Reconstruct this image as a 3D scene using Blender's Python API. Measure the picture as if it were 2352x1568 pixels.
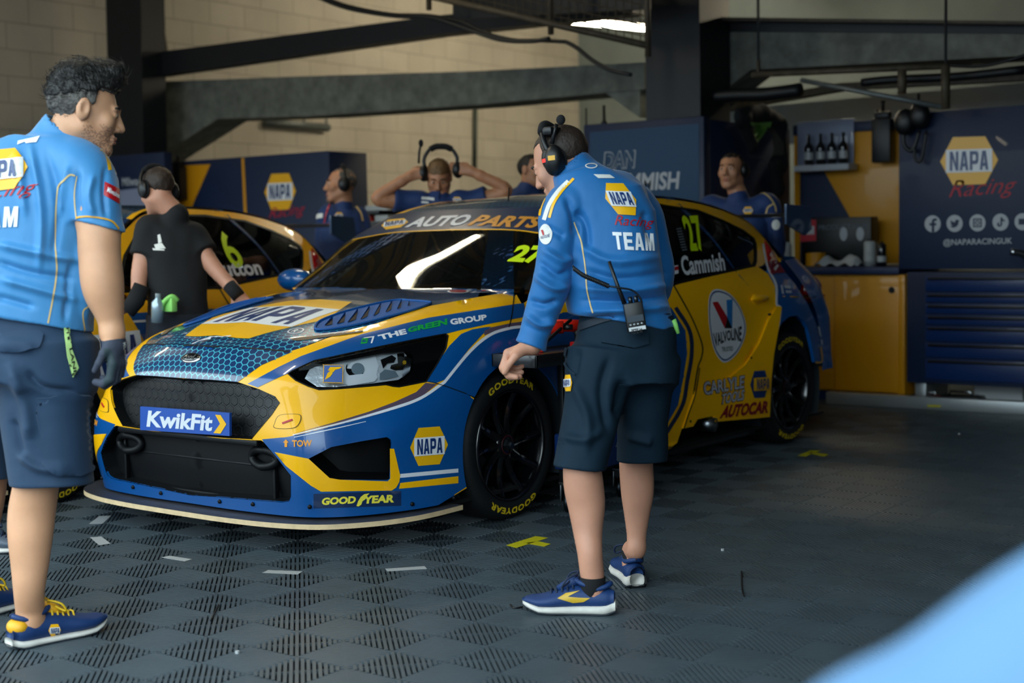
import bpy, bmesh, math, random
import numpy as np
from mathutils import Vector, Matrix
from mathutils.bvhtree import BVHTree
from mathutils.geometry import delaunay_2d_cdt
random.seed(4); rng = np.random.default_rng(7)
SC = bpy.context.scene; COL = SC.collection
for o in list(bpy.data.objects): bpy.data.objects.remove(o, do_unlink=True)

# ------------------------------------------------------------------ camera
# world: +Y runs into the garage (nose to tail of the car), X to the right, Z up
FPX = 2352*50/36.0; PITCH = 0.0707; ROLL = -0.0179; YAW = math.radians(36.6); CAMH = 1.22
_f = np.array([-math.sin(YAW), math.cos(YAW), 0]); _r0 = np.array([math.cos(YAW), math.sin(YAW), 0]); _z = np.array([0, 0, 1.])
FW = _f*math.cos(PITCH)-_z*math.sin(PITCH); _u0 = _z*math.cos(PITCH)+_f*math.sin(PITCH)
_c, _s = math.cos(ROLL), math.sin(ROLL)
RT = _c*_r0+_s*_u0; UP = -_s*_r0+_c*_u0
CO = np.array([0, 0, CAMH])
cam = bpy.data.objects.new('camera', bpy.data.cameras.new('camera')); COL.objects.link(cam)
cam.data.lens = 50; cam.data.sensor_width = 36; cam.data.clip_start = .05; cam.data.clip_end = 200
cam.matrix_world = Matrix(((RT[0], UP[0], -FW[0], 0), (RT[1], UP[1], -FW[1], 0), (RT[2], UP[2], -FW[2], CAMH), (0, 0, 0, 1)))
cam.data.dof.use_dof = True; cam.data.dof.focus_distance = 5.3; cam.data.dof.aperture_fstop = 2.2
SC.camera = cam

# ------------------------------------------------------------------ light
SC.view_settings.view_transform = 'Standard'; SC.view_settings.look = 'None'
SC.view_settings.gamma = 1; SC.view_settings.use_curve_mapping = False
SC.view_settings.exposure = 0.1
wd = bpy.data.worlds.new('sky'); SC.world = wd; wd.use_nodes = True
wn = wd.node_tree
bgn = wn.nodes['Background']
tcn = wn.nodes.new('ShaderNodeTexCoord'); sxn = wn.nodes.new('ShaderNodeSeparateXYZ'); rpn = wn.nodes.new('ShaderNodeValToRGB')
wn.links.new(tcn.outputs['Generated'], sxn.inputs[0]); wn.links.new(sxn.outputs['Z'], rpn.inputs[0])
rpn.color_ramp.elements[0].position = 0.0; rpn.color_ramp.elements[0].color = (.16, .20, .25, 1)
rpn.color_ramp.elements[1].position = .25; rpn.color_ramp.elements[1].color = (.74, .92, .99, 1)
wn.links.new(rpn.outputs[0], bgn.inputs['Color']); bgn.inputs['Strength'].default_value = 4.4

def ray(px, py):
    d = FW*FPX+RT*(px-1176)-UP*(py-784); return d/np.linalg.norm(d)
def D(px, py, dep):                       # the point seen at a pixel, dep metres ahead of the camera
    d = FW*FPX+RT*(px-1176)-UP*(py-784); return CO+d*(dep/FPX)
def at(px, py, **k):                      # the point seen at a pixel on the plane x=, y= or z=
    a = 'xyz'.index(list(k)[0]); d = ray(px, py); return CO+d*((list(k.values())[0]-CO[a])/d[a])
def pix(p):
    p = np.atleast_2d(p)-CO; w = p@FW
    return np.c_[1176+FPX*(p@RT)/w, 784-FPX*(p@UP)/w]

# ------------------------------------------------------------------ materials
MATS = {}
def srgb(h):
    h = h.lstrip('#'); v = [int(h[i:i+2], 16)/255 for i in (0, 2, 4)]
    return tuple(x/12.92 if x <= .04045 else ((x+.055)/1.055)**2.4 for x in v)+(1,)
def mat(name, col, rough=.5, metal=0., coat=0., noise=0., nscale=40, bump=0., bscale=80, spec=.5, emit=None, estr=0, trans=0, sheen=0, stretch=None, alpha=1):
    if name in MATS: return MATS[name]
    m = bpy.data.materials.new(name); m.use_nodes = True; nt = m.node_tree; b = nt.nodes['Principled BSDF']
    c = srgb(col) if isinstance(col, str) else tuple(col)+(1,)
    b.inputs['Base Color'].default_value = c; b.inputs['Roughness'].default_value = rough; b.inputs['Metallic'].default_value = metal
    b.inputs['Coat Weight'].default_value = coat; b.inputs['Coat Roughness'].default_value = .04
    b.inputs['Specular IOR Level'].default_value = spec; b.inputs['Transmission Weight'].default_value = trans
    b.inputs['Sheen Weight'].default_value = sheen; b.inputs['Alpha'].default_value = alpha
    if emit: b.inputs['Emission Color'].default_value = srgb(emit); b.inputs['Emission Strength'].default_value = estr
    tc = nt.nodes.new('ShaderNodeTexCoord')
    vec = tc.outputs['Object']
    if stretch:
        mp = nt.nodes.new('ShaderNodeMapping'); mp.inputs['Scale'].default_value = stretch; nt.links.new(vec, mp.inputs[0]); vec = mp.outputs[0]
    if noise:
        n = nt.nodes.new('ShaderNodeTexNoise'); n.inputs['Scale'].default_value = nscale; n.inputs['Detail'].default_value = 5; nt.links.new(vec, n.inputs['Vector'])
        r = nt.nodes.new('ShaderNodeMapRange'); r.inputs[1].default_value = .3; r.inputs[2].default_value = .7; r.inputs[3].default_value = 1-noise; r.inputs[4].default_value = 1+noise
        nt.links.new(n.outputs[0], r.inputs[0])
        x = nt.nodes.new('ShaderNodeVectorMath'); x.operation = 'SCALE'; x.inputs[0].default_value = c[:3]; nt.links.new(r.outputs[0], x.inputs['Scale']); nt.links.new(x.outputs[0], b.inputs['Base Color'])
    if bump:
        n = nt.nodes.new('ShaderNodeTexNoise'); n.inputs['Scale'].default_value = bscale; n.inputs['Detail'].default_value = 3; nt.links.new(vec, n.inputs['Vector'])
        bp = nt.nodes.new('ShaderNodeBump'); bp.inputs['Strength'].default_value = bump; bp.inputs['Distance'].default_value = .01
        nt.links.new(n.outputs[0], bp.inputs['Height']); nt.links.new(bp.outputs[0], b.inputs['Normal'])
    MATS[name] = m; return m

# ------------------------------------------------------------------ objects
def link(o, parent=None):
    COL.objects.link(o)
    if parent is not None: o.parent = parent
    return o
def mesh(name, V, Fc, m, parent=None, smooth=True, nrm=None, uv=None):
    me = bpy.data.meshes.new(name); me.from_pydata([tuple(map(float, v)) for v in V], [], [tuple(map(int, f)) for f in Fc])
    if m is not None:
        for mm in (m if isinstance(m, (list, tuple)) else [m]): me.materials.append(mm)
    if uv is not None:
        ul = me.uv_layers.new(name='UVMap'); li = np.empty(len(me.loops), int); me.loops.foreach_get('vertex_index', li)
        ul.data.foreach_set('uv', np.asarray(uv, float)[li].ravel())
    me.polygons.foreach_set('use_smooth', [smooth]*len(me.polygons)); me.update()
    if nrm is not None: me.normals_split_custom_set_from_vertices([tuple(map(float, n)) for n in nrm])
    return link(bpy.data.objects.new(name, me), parent)
def thing(name, label, cat, loc=(0, 0, 0), rz=0, group=None):
    o = bpy.data.objects.new(name, None); o.empty_display_size = .1; COL.objects.link(o); o.location = tuple(map(float, loc)); o.rotation_euler = (0, 0, rz)
    return tag(o, label, cat, group)
def tag(o, label, cat, group=None, kind=None):
    o['label'] = label; o['category'] = cat
    if group: o['group'] = group
    if kind: o['kind'] = kind
    return o
def struct(o, label=None):
    o['kind'] = 'structure'
    if label: o['label'] = label
    return o
def lab(o, s): o['label'] = s; return o

class MB:                                 # mesh builder: several primitives collected into one mesh
    def __init__(s): s.V = []; s.F = []; s.M = []
    def add(s, V, F, mi=0):
        n = len(s.V); s.V += [tuple(v) for v in V]; s.F += [tuple(i+n for i in f) for f in F]; s.M += [mi]*len(F); return s
    def box(s, a, b, mi=0, R=None, o=None):
        a, b = np.minimum(a, b), np.maximum(a, b)
        V = np.array([(x, y, z) for x in (a[0], b[0]) for y in (a[1], b[1]) for z in (a[2], b[2])], float)
        if R is not None: V = V@np.asarray(R).T+np.asarray(o)
        return s.add(V, [(0, 1, 3, 2), (4, 6, 7, 5), (0, 4, 5, 1), (2, 3, 7, 6), (0, 2, 6, 4), (1, 5, 7, 3)], mi)
    def tube(s, pts, r, n=8, mi=0, cap=True):
        P = np.asarray(pts, float); m = len(P); r = np.broadcast_to(np.asarray(r, float), (m,))
        T = np.gradient(P, axis=0); T /= np.linalg.norm(T, axis=1)[:, None]+1e-12
        ref = np.array([0, 0, 1.]) if abs(T[0][2]) < .9 else np.array([1., 0, 0])
        N = np.cross(T[0], ref); N /= np.linalg.norm(N); V = []
        for i in range(m):
            N = N-T[i]*(N@T[i]); N /= np.linalg.norm(N); Bn = np.cross(T[i], N)
            for k in range(n):
                t = 2*math.pi*k/n; V.append(P[i]+r[i]*(math.cos(t)*N+math.sin(t)*Bn))
        F = [(i*n+k, i*n+(k+1) % n, (i+1)*n+(k+1) % n, (i+1)*n+k) for i in range(m-1) for k in range(n)]
        if cap: F += [tuple(range(n))[::-1], tuple((m-1)*n+k for k in range(n))]
        return s.add(V, F, mi)
    def lathe(s, prof, c, ax, n=32, mi=0, close=False):   # prof: (radius, along axis)
        ax = np.asarray(ax, float); ax /= np.linalg.norm(ax); ref = np.array([0, 0, 1.]) if abs(ax[2]) < .9 else np.array([1., 0, 0])
        e1 = np.cross(ax, ref); e1 /= np.linalg.norm(e1); e2 = np.cross(ax, e1); c = np.asarray(c, float); V = []
        for rr, h in prof:
            for k in range(n):
                t = 2*math.pi*k/n; V.append(c+ax*h+rr*(math.cos(t)*e1+math.sin(t)*e2))
        m = len(prof); F = [(i*n+k, i*n+(k+1) % n, (i+1)*n+(k+1) % n, (i+1)*n+k) for i in range(m-1) for k in range(n)]
        if close: F += [((m-1)*n+k, (m-1)*n+(k+1) % n, (k+1) % n, k) for k in range(n)]
        return s.add(V, F, mi)
    def ell(s, c, r, n=16, m=10, mi=0, R=None):
        V = []; c = np.asarray(c, float)
        for i in range(m+1):
            p = math.pi*i/m
            for k in range(n):
                t = 2*math.pi*k/n; v = np.array([r[0]*math.sin(p)*math.cos(t), r[1]*math.sin(p)*math.sin(t), r[2]*math.cos(p)])
                V.append(c+(v if R is None else np.asarray(R)@v))
        return s.add(V, [(i*n+k, (i+1)*n+k, (i+1)*n+(k+1) % n, i*n+(k+1) % n) for i in range(m) for k in range(n)], mi)
    def prism(s, poly, f, h, mi=0):        # poly 2D -> f(x,y,0/h)
        n = len(poly); V = [f(x, y, 0) for x, y in poly]+[f(x, y, h) for x, y in poly]
        return s.add(V, [tuple(range(n))[::-1], tuple(range(n, 2*n))]+[(i, (i+1) % n, n+(i+1) % n, n+i) for i in range(n)], mi)
    def build(s, name, m, parent=None, smooth=False, bev=0, seg=2):
        o = mesh(name, s.V, s.F, m, parent, smooth)
        if len(set(s.M)) > 1: o.data.polygons.foreach_set('material_index', s.M)
        bm = bmesh.new(); bm.from_mesh(o.data); bmesh.ops.remove_doubles(bm, verts=bm.verts, dist=1e-6)
        if bev: bmesh.ops.bevel(bm, geom=[e for e in bm.edges if len(e.link_faces) == 2 and e.calc_face_angle(0) > .5], offset=bev, segments=seg, affect='EDGES', profile=.5, clamp_overlap=True)
        bmesh.ops.recalc_face_normals(bm, faces=bm.faces); bm.to_mesh(o.data); bm.free()
        if bev: o.data.polygons.foreach_set('use_smooth', [True]*len(o.data.polygons)); o.data.set_sharp_from_angle(angle=.6)
        return o
def autosmooth(o, a=.6):
    o.data.polygons.foreach_set('use_smooth', [True]*len(o.data.polygons)); o.data.set_sharp_from_angle(angle=a); return o

# ------------------------------------------------------------------ curves, smooth patches
def cr(P, k):                             # Catmull-Rom along axis 0, k samples per span
    P = np.asarray(P, float); n = len(P)
    if n == 2:
        t = np.linspace(0, 1, k+1).reshape((-1,)+(1,)*(P.ndim-1)); return P[0]*(1-t)+P[1]*t
    E = np.concatenate([[2*P[0]-P[1]], P, [2*P[-1]-P[-2]]]); out = []
    for i in range(n-1):
        p0, p1, p2, p3 = E[i:i+4]
        for t in np.linspace(0, 1, k, endpoint=False):
            out.append(.5*((2*p1)+(-p0+p2)*t+(2*p0-5*p1+4*p2-p3)*t*t+(-p0+3*p1-3*p2+p3)*t**3))
    out.append(P[-1]); return np.array(out)
def grid_faces(a, b): return [(i*b+j, i*b+j+1, (i+1)*b+j+1, (i+1)*b+j) for i in range(a-1) for j in range(b-1)]
class Form:                               # a union of patches used to lay panels and stickers onto
    def __init__(s): s.V = []; s.N = []; s.T = []; s.bvh = None
    def patch(s, ctrl, k=7, flip=False):
        G = cr(ctrl, k); G = np.swapaxes(cr(np.swapaxes(G, 0, 1), k), 0, 1)
        a, b = G.shape[:2]; du = np.gradient(G, axis=0); dv = np.gradient(G, axis=1); N = np.cross(du, dv); N /= np.linalg.norm(N, axis=2)[..., None]+1e-12
        if flip: N = -N
        n = len(s.V); s.V += list(G.reshape(-1, 3)); s.N += list(N.reshape(-1, 3))
        for q in grid_faces(a, b): q = [i+n for i in q]; s.T += [(q[0], q[1], q[2]), (q[0], q[2], q[3])]
        return G, N
    def done(s):
        s.V = np.array(s.V); s.N = np.array(s.N); s.bvh = BVHTree.FromPolygons([tuple(v) for v in s.V], s.T); return s
    def mesh_in(s, V, T):                 # take an existing mesh
        V = np.asarray(V); s.V = V; N = np.zeros_like(V); s.T = []
        for f in T:
            for i in range(1, len(f)-1): s.T.append((f[0], f[i], f[i+1]))
        T3 = np.array(s.T); fn = np.cross(V[T3[:, 1]]-V[T3[:, 0]], V[T3[:, 2]]-V[T3[:, 0]])
        for i in range(3): np.add.at(N, T3[:, i], fn)
        s.N = N/(np.linalg.norm(N, axis=1)[:, None]+1e-12); s.bvh = BVHTree.FromPolygons([tuple(v) for v in V], s.T); return s
    def _nrm(s, loc, fi):
        i, j, k = s.T[fi]; a, b, c = s.V[i], s.V[j], s.V[k]; p = np.array(loc)
        v0, v1, v2 = b-a, c-a, p-a; d00, d01, d11, d20, d21 = v0@v0, v0@v1, v1@v1, v2@v0, v2@v1; dn = d00*d11-d01*d01
        if abs(dn) < 1e-18: return s.N[i]
        v = (d11*d20-d01*d21)/dn; w = (d00*d21-d01*d20)/dn; n = (1-v-w)*s.N[i]+v*s.N[j]+w*s.N[k]; return n/(np.linalg.norm(n)+1e-12)
    def cast(s, O, Dr):
        O = np.broadcast_to(O, Dr.shape); P = np.zeros_like(Dr); N = np.zeros_like(Dr); miss = []; ts = []
        for q in range(len(Dr)):
            h = s.bvh.ray_cast(Vector(O[q]), Vector(Dr[q]))
            if h[0] is None: miss.append(q); continue
            P[q] = h[0]; n = s._nrm(h[0], h[2]); N[q] = -n if n@Dr[q] > 0 else n; ts.append(h[3])
        t = np.median(ts) if ts else 5.
        for q in miss:
            x = O[q]+Dr[q]*t
            for _ in range(6):
                h = s.bvh.find_nearest(Vector(x)); y = np.array(h[0]); x = O[q]+Dr[q]*((y-O[q])@Dr[q])
            P[q] = y; n = s._nrm(y, h[2]); N[q] = -n if n@Dr[q] > 0 else n
        return P, N
# ------------------------------------------------------------------ flat outlines laid onto a surface
def inpoly(X, poly):
    P = np.asarray(poly, float); r = np.zeros(len(X), bool); j = len(P)-1
    for i in range(len(P)):
        a, b = P[i], P[j]; c = (a[1] > X[:, 1]) != (b[1] > X[:, 1])
        r ^= c & (X[:, 0] < (b[0]-a[0])*(X[:, 1]-a[1])/((b[1]-a[1]) if b[1] != a[1] else 1e-12)+a[0]); j = i
    return r
def resamp(P, st, closed=True):
    P = np.asarray(P, float); out = []; n = len(P)
    for i in range(n if closed else n-1):
        a, b = P[i], P[(i+1) % n]; k = max(1, int(math.ceil(np.linalg.norm(b-a)/st))); out += [a+(b-a)*t/k for t in range(k)]
    if not closed: out.append(P[-1])
    return np.array(out)
def curve2(P, k=5, closed=False):         # smooth 2D line through the points
    P = np.asarray(P, float)
    if closed:
        E = np.concatenate([P[-2:], P, P[:3]]); return cr(E, k)[2*k:(2+len(P))*k]
    return cr(P, k)
def fill(poly, holes=(), st=12.):
    polys = [resamp(poly, st)]+[resamp(h, st) for h in holes]; V = np.concatenate(polys); E = []; n = 0
    for p in polys: E += [(n+i, n+(i+1) % len(p)) for i in range(len(p))]; n += len(p)
    lo, hi = V.min(0), V.max(0); hs = st*.87
    gx, gy = np.meshgrid(np.arange(lo[0]+st*.37, hi[0], st), np.arange(lo[1]+hs*.41, hi[1], hs)); gx = gx+((np.arange(gx.shape[0]) % 2)*st/2)[:, None]
    G = np.c_[gx.ravel(), gy.ravel()]
    if len(G):
        ok = inpoly(G, polys[0])
        for h in polys[1:]: ok &= ~inpoly(G, h)
        G = G[ok]
    if len(G):
        d = np.min(np.concatenate([((G[:, None]-c[None])**2).sum(2) for c in np.array_split(V, max(1, len(V)//200))], 1), 1); G = G[d > (.45*st)**2]; 
    if len(G): V = np.concatenate([V, G])
    R = delaunay_2d_cdt([Vector(v) for v in V], E, [], 0, 1e-7)
    V2 = np.array([tuple(v) for v in R[0]]); T = [tuple(f) for f in R[2] if len(f) == 3]; T = np.array(T); C = V2[T].mean(1)
    ok = inpoly(C, polys[0])
    for h in polys[1:]: ok &= ~inpoly(C, h)
    return V2, T[ok]
def sheet(name, poly, mp, m, parent=None, holes=(), st=12., off=0., uvf=None, lip=0., lipdir=None, mirror=False, both=False):
    V2, T = fill(poly, holes, st); P, N = mp(V2)
    return raise_sheet(name, V2, T, P, N, m, parent, off, uvf, lip, mirror, both)
def raise_sheet(name, V2, T, P, N, m, parent, off=0., uvf=None, lip=0., mirror=False, both=False):
    P = P+N*off; T = np.asarray(T)
    fn = np.cross(P[T[:, 1]]-P[T[:, 0]], P[T[:, 2]]-P[T[:, 0]]); fl = (fn*N[T[:, 0]]).sum(1) < 0; T = T.copy(); T[fl] = T[fl][:, ::-1]
    uv = uvf(V2, P) if uvf else V2
    F = [tuple(t) for t in T]
    if lip:                               # turn the free edges inwards so the panel has an edge
        ec = {}
        for f in F:
            for a, b in ((f[0], f[1]), (f[1], f[2]), (f[2], f[0])): ec[(a, b)] = 1
        bd = [(a, b) for a, b in ec if (b, a) not in ec]; ids = sorted({i for e in bd for i in e}); mpi = {}; P = list(P); N = list(N); uv = list(uv)
        for i in ids:
            mpi[i] = (len(P), len(P)+1); q = P[i]; P += [q, q-N[i]*lip]; N += [N[i], N[i]]; uv += [uv[i], uv[i]]
        F2 = [(b, a, mpi[a][1], mpi[b][1]) for a, b in bd]; nl = len(F); F += F2; P = np.array(P); N = np.array(N)
    outs = []
    for sgn in ((1, -1) if both else ((-1,) if mirror else (1,))):
        S = np.array([sgn, 1, 1]); FF = F if sgn > 0 else [f[::-1] for f in F]
        outs.append(mesh(name, P*S, FF, m, parent, True, None if lip else N*S, uv))
        if lip: outs[-1].data.set_sharp_from_angle(angle=1.0)
    return outs if both else outs[0]
def quad(c):                              # unit square (0..1, y up) -> four corners TL TR BR BL
    c = np.asarray(c, float)
    def f(U):
        u, v = U[:, :1], 1-U[:, 1:2]; return (1-v)*((1-u)*c[0]+u*c[1])+v*((1-u)*c[3]+u*c[2])
    return f
TXT = {}
def text2(s, bold=0., shear=0., sp=1.):
    k = (s, bold, shear, sp)
    if k in TXT: return TXT[k]
    cu = bpy.data.curves.new('t', 'FONT'); cu.body = s; cu.offset = bold; cu.shear = shear; cu.space_character = sp; cu.resolution_u = 3; cu.fill_mode = 'FRONT'
    o = bpy.data.objects.new('t', cu); COL.objects.link(o); dg = bpy.context.evaluated_depsgraph_get(); me = o.evaluated_get(dg).to_mesh()
    V = np.array([tuple(v.co)[:2] for v in me.vertices]); T = [tuple(p.vertices) for p in me.polygons]; o.evaluated_get(dg).to_mesh_clear()
    bpy.data.objects.remove(o); bpy.data.curves.remove(cu)
    V = (V-V.min(0))/(V.max(0)-V.min(0)); TXT[k] = (V, T); return V, T
def tess(V, T, n):
    if n <= 0: return V, T
    bm = bmesh.new(); vs = [bm.verts.new((v[0], v[1], 0)) for v in V]
    for f in T:
        try: bm.faces.new([vs[i] for i in f])
        except ValueError: pass
    bmesh.ops.triangulate(bm, faces=bm.faces); L = 1.0/n
    for _ in range(4):
        e = [e for e in bm.edges if e.calc_length() > L]
        if not e: break
        bmesh.ops.subdivide_edges(bm, edges=e, cuts=1); bmesh.ops.triangulate(bm, faces=[f for f in bm.faces if len(f.verts) > 3])
    bm.verts.index_update(); V = np.array([tuple(v.co)[:2] for v in bm.verts]); T = [tuple(v.index for v in f.verts) for f in bm.faces]; bm.free(); return V, T
def word(name, s, dom, mp, m, parent, off=.003, bold=.02, shear=0., n=6, sp=1., both=False):
    V, T = text2(s, bold, shear, sp); V, T = tess(V, T, n); P, N = mp(dom(V))
    T3 = [t for f in T for t in ([f] if len(f) == 3 else [(f[0], f[i], f[i+1]) for i in range(1, len(f)-1)])]
    return raise_sheet(name, V, np.array(T3), P, N, m, parent, off)
GL = {'N': ([(0, 0), (0, 1), (.32, 1), (.71, .36), (.71, 1), (1, 1), (1, 0), (.68, 0), (.29, .64), (.29, 0)], []),
      'A': ([(0, 0), (.29, 1), (.71, 1), (1, 0), (.7, 0), (.64, .2), (.36, .2), (.3, 0)], [[(.41, .37), (.5, .8), (.59, .37)]]),
      'P': ([(0, 0), (0, 1), (.74, 1), (.93, .94), (1, .82), (1, .5), (.93, .37), (.74, .31), (.31, .31), (.31, 0)], [[(.31, .5), (.31, .81), (.62, .81), (.69, .76), (.69, .55), (.62, .5)]])}
GL['T'] = ([(.34, 0), (.34, .8), (0, .8), (0, 1), (1, 1), (1, .8), (.66, .8), (.66, 0)], []); GL['E'] = ([(0, 0), (0, 1), (1, 1), (1, .8), (.34, .8), (.34, .6), (.9, .6), (.9, .41), (.34, .41), (.34, .2), (1, .2), (1, 0)], []); GL['M'] = ([(0, 0), (0, 1), (.34, 1), (.5, .45), (.66, 1), (1, 1), (1, 0), (.75, 0), (.75, .6), (.6, 0), (.4, 0), (.25, .6), (.25, 0)], [])
def blockword(name, s, dom, mp, m, parent, off, gap=.16):
    V = []; T = []; w = 1/(len(s)*(1+gap)-gap)
    for i, ch in enumerate(s):
        p, h = GL[ch]; v, t = fill(p, h, .25); T += [tuple(int(k)+len(V) for k in f) for f in t]; V += [((i*(1+gap)+q[0])*w, q[1]) for q in v]
    V = np.array(V); P, N = mp(dom(V)); return raise_sheet(name, V, np.array(T), P, N, m, parent, off)
def napa(dom, mp, parent, off=.003, st=.12, flat=False, mats=None, name='sponsor_badge', cols=('napa_yellow', 'napa_white', 'napa_navy')):
    Y, W, Nv = [MATS[c] for c in cols]; o1 = sheet(name, [(.0, .5), (.22, 1), (.78, 1), (1, .5), (.78, 0), (.22, 0)], lambda u: mp(dom(u)), Y, parent, st=st, off=off)
    sheet(name+'_band', [(.1, .74), (.9, .74), (.9, .26), (.1, .26)], lambda u: mp(dom(u)), W, parent, st=st, off=off*1.8)
    V = []; T = []; x = .17
    for ch in 'NAPA':
        p, h = GL[ch]; v, t = fill(p, h, .25); T += [tuple(int(i)+len(V) for i in f) for f in t]; V += [(x+q[0]*.148, .30+q[1]*.40) for q in v]; x += .172
    V = np.array(V); P, N = mp(dom(V)); raise_sheet(name+'_lettering', V, np.array(T), P, N, Nv, parent, off*2.6)
    return o1
def planemap(pt, nrm):                    # camera pixels -> a plane in the world
    pt = np.asarray(pt, float); n = np.asarray(nrm, float)
    def f(X):
        d = FW*FPX+RT*(X[:, :1]-1176)-UP*(X[:, 1:2]-784); t = ((pt-CO)@n)/(d@n); P = CO+d*t[:, None]; return P, np.broadcast_to(n, P.shape)
    return f
# ================================================================== paint and car materials
mat('yellow_paint', '#ffba00', .36, coat=.4, spec=.35)
mat('blue_paint', '#004e92', .32, coat=.7)
mat('white_vinyl', '#e6e8ee', .35, coat=.6)
mat('grey_vinyl', '#5b4b5c', .35, coat=.6)
mat('green_vinyl', '#10a03c', .35, coat=.5)
mat('lime_vinyl', '#d2f000', .45)
mat('red_vinyl', '#b5101c', .4)
mat('maroon_vinyl', '#8a0f22', .4)
mat('navy_paint', '#0b2a52', .28, coat=1.)
mat('gap_black', '#04060a', .6)
mat('napa_yellow', '#f9b90a', .4, coat=.3); mat('napa_white', '#eef0f2', .4, coat=.3); mat('napa_navy', '#10346e', .4, coat=.3)
mat('gloss_black', '#07080b', .18, coat=.6); mat('satin_black', '#07090c', .5, spec=.25); mat('rubber', '#101215', .62, bump=.15, bscale=60)
mat('tyre_print', '#e8c81a', .6); mat('chrome', '#cfd4d8', .12, metal=1.); mat('steel', '#9aa0a6', .3, metal=1.); mat('carbon', '#14161a', .3, coat=.6, noise=.25, nscale=220)
mat('wood_edge', '#d9bd93', .6, noise=.12, nscale=30); mat('skid_top', '#3a3a40', .45, noise=.25, nscale=12)
mat('tape_brown', '#6d5a44', .55, noise=.1); mat('lamp_white', '#eef2f4', .25, coat=1.); mat('amber', '#c79a20', .3)
mat('interior_black', '#06080c', .75); mat('cage_grey', '#4a5058', .5); mat('red_lamp', '#8e0a12', .15, coat=1.)
def nodes(m): return m.node_tree.nodes, m.node_tree.links
def glass(name, tint, alpha, rough=.02):
    m = bpy.data.materials.new(name); m.use_nodes = True; N, L = nodes(m); N.remove(N['Principled BSDF'])
    tr = N.new('ShaderNodeBsdfTransparent'); tr.inputs[0].default_value = tuple(tint)+(1,)
    gl = N.new('ShaderNodeBsdfGlossy'); gl.inputs['Roughness'].default_value = rough
    fr = N.new('ShaderNodeFresnel'); fr.inputs[0].default_value = 1.5; mx = N.new('ShaderNodeMixShader')
    ma = N.new('ShaderNodeMath'); ma.operation = 'MULTIPLY'; ma.inputs[1].default_value = alpha; L.new(fr.outputs[0], ma.inputs[0]); L.new(ma.outputs[0], mx.inputs[0])
    L.new(tr.outputs[0], mx.inputs[1]); L.new(gl.outputs[0], mx.inputs[2]); L.new(mx.outputs[0], N['Material Output'].inputs[0]); MATS[name] = m; return m
glass('screen_glass', (.55, .6, .6), 1.3); glass('tinted_glass', (.10, .11, .12), 1.1); glass('lens_glass', (.95, .97, 1.), 1.)
def hexmat(name, base, line, scale, width, fade=None, rough=.28, coat=1., metal=0, hole=False):
    m = bpy.data.materials.new(name); m.use_nodes = True; N, L = nodes(m); b = N['Principled BSDF']; b.inputs['Roughness'].default_value = rough; b.inputs['Coat Weight'].default_value = coat; b.inputs['Coat Roughness'].default_value = .04
    uv = N.new('ShaderNodeTexCoord')
    def vm(op, a, bb=None):
        n = N.new('ShaderNodeVectorMath'); n.operation = op
        for i, q in enumerate((a, bb)):
            if q is None: continue
            if isinstance(q, tuple): n.inputs[i].default_value = q
            else: L.new(q, n.inputs[i])
        return n
    def mm(op, a, bb=None):
        n = N.new('ShaderNodeMath'); n.operation = op
        for i, q in enumerate((a, bb)):
            if q is None: continue
            if isinstance(q, (int, float)): n.inputs[i].default_value = q
            else: L.new(q, n.inputs[i])
        return n.outputs[0]
    p = vm('MULTIPLY', uv.outputs['UV'], (scale, scale, 0)).outputs[0]; R = (1., 1.7320508, 1.)
    def cell(q):
        md = vm('MODULO', q, R).outputs[0]; md = vm('MODULO', vm('ADD', md, R).outputs[0], R).outputs[0]; return vm('SUBTRACT', md, (.5, .8660254, .5)).outputs[0]
    a = cell(p); c = cell(vm('SUBTRACT', p, (.5, .8660254, 0)).outputs[0])
    a = vm('MULTIPLY', a, (1, 1, 0)).outputs[0]; c = vm('MULTIPLY', c, (1, 1, 0)).outputs[0]
    def hd(g):
        g = vm('ABSOLUTE', g).outputs[0]; s = N.new('ShaderNodeSeparateXYZ'); L.new(g, s.inputs[0]); return mm('MAXIMUM', s.outputs[0], vm('DOT_PRODUCT', g, (.5, .8660254, 0)).outputs['Value'])
    d = mm('MINIMUM', hd(a), hd(c)); e = mm('SUBTRACT', .5, d)
    k = N.new('ShaderNodeMapRange'); k.inputs[1].default_value = width*.7; k.inputs[2].default_value = width*1.3; k.inputs[3].default_value = 1; k.inputs[4].default_value = 0; L.new(e, k.inputs[0]); msk = k.outputs[0]
    if fade:                              # printed fade of the pattern along v
        s = N.new('ShaderNodeSeparateXYZ'); L.new(uv.outputs['UV'], s.inputs[0]); f = N.new('ShaderNodeMapRange'); f.inputs[1].default_value = fade[0]; f.inputs[2].default_value = fade[1]; f.inputs[3].default_value = 1; f.inputs[4].default_value = fade[2]; L.new(s.outputs[1], f.inputs[0]); msk = mm('MULTIPLY', msk, f.outputs[0])
    mx = N.new('ShaderNodeMix'); mx.data_type = 'RGBA'; mx.inputs[6].default_value = srgb(base); mx.inputs[7].default_value = srgb(line); L.new(msk, mx.inputs[0]); L.new(mx.outputs[2], b.inputs['Base Color'])
    if hole:
        bp = N.new('ShaderNodeBump'); bp.inputs['Strength'].default_value = 1.; bp.inputs['Distance'].default_value = .004; L.new(msk, bp.inputs['Height']); L.new(bp.outputs[0], b.inputs['Normal'])
    MATS[name] = m; return m
hexmat('hex_vinyl', '#05305f', '#45b4c8', 29., .06, fade=(.30, 1.15, .12))
hexmat('roof_vinyl', '#0a2c52', '#2f7f98', 27., .06, fade=(1.0, 1.75, 0.))
hexmat('grille_mesh', '#020304', '#0c0e12', 22., .09, rough=.5, coat=.1, hole=True)

mat('vent_blue', '#004e94', .6)
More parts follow.
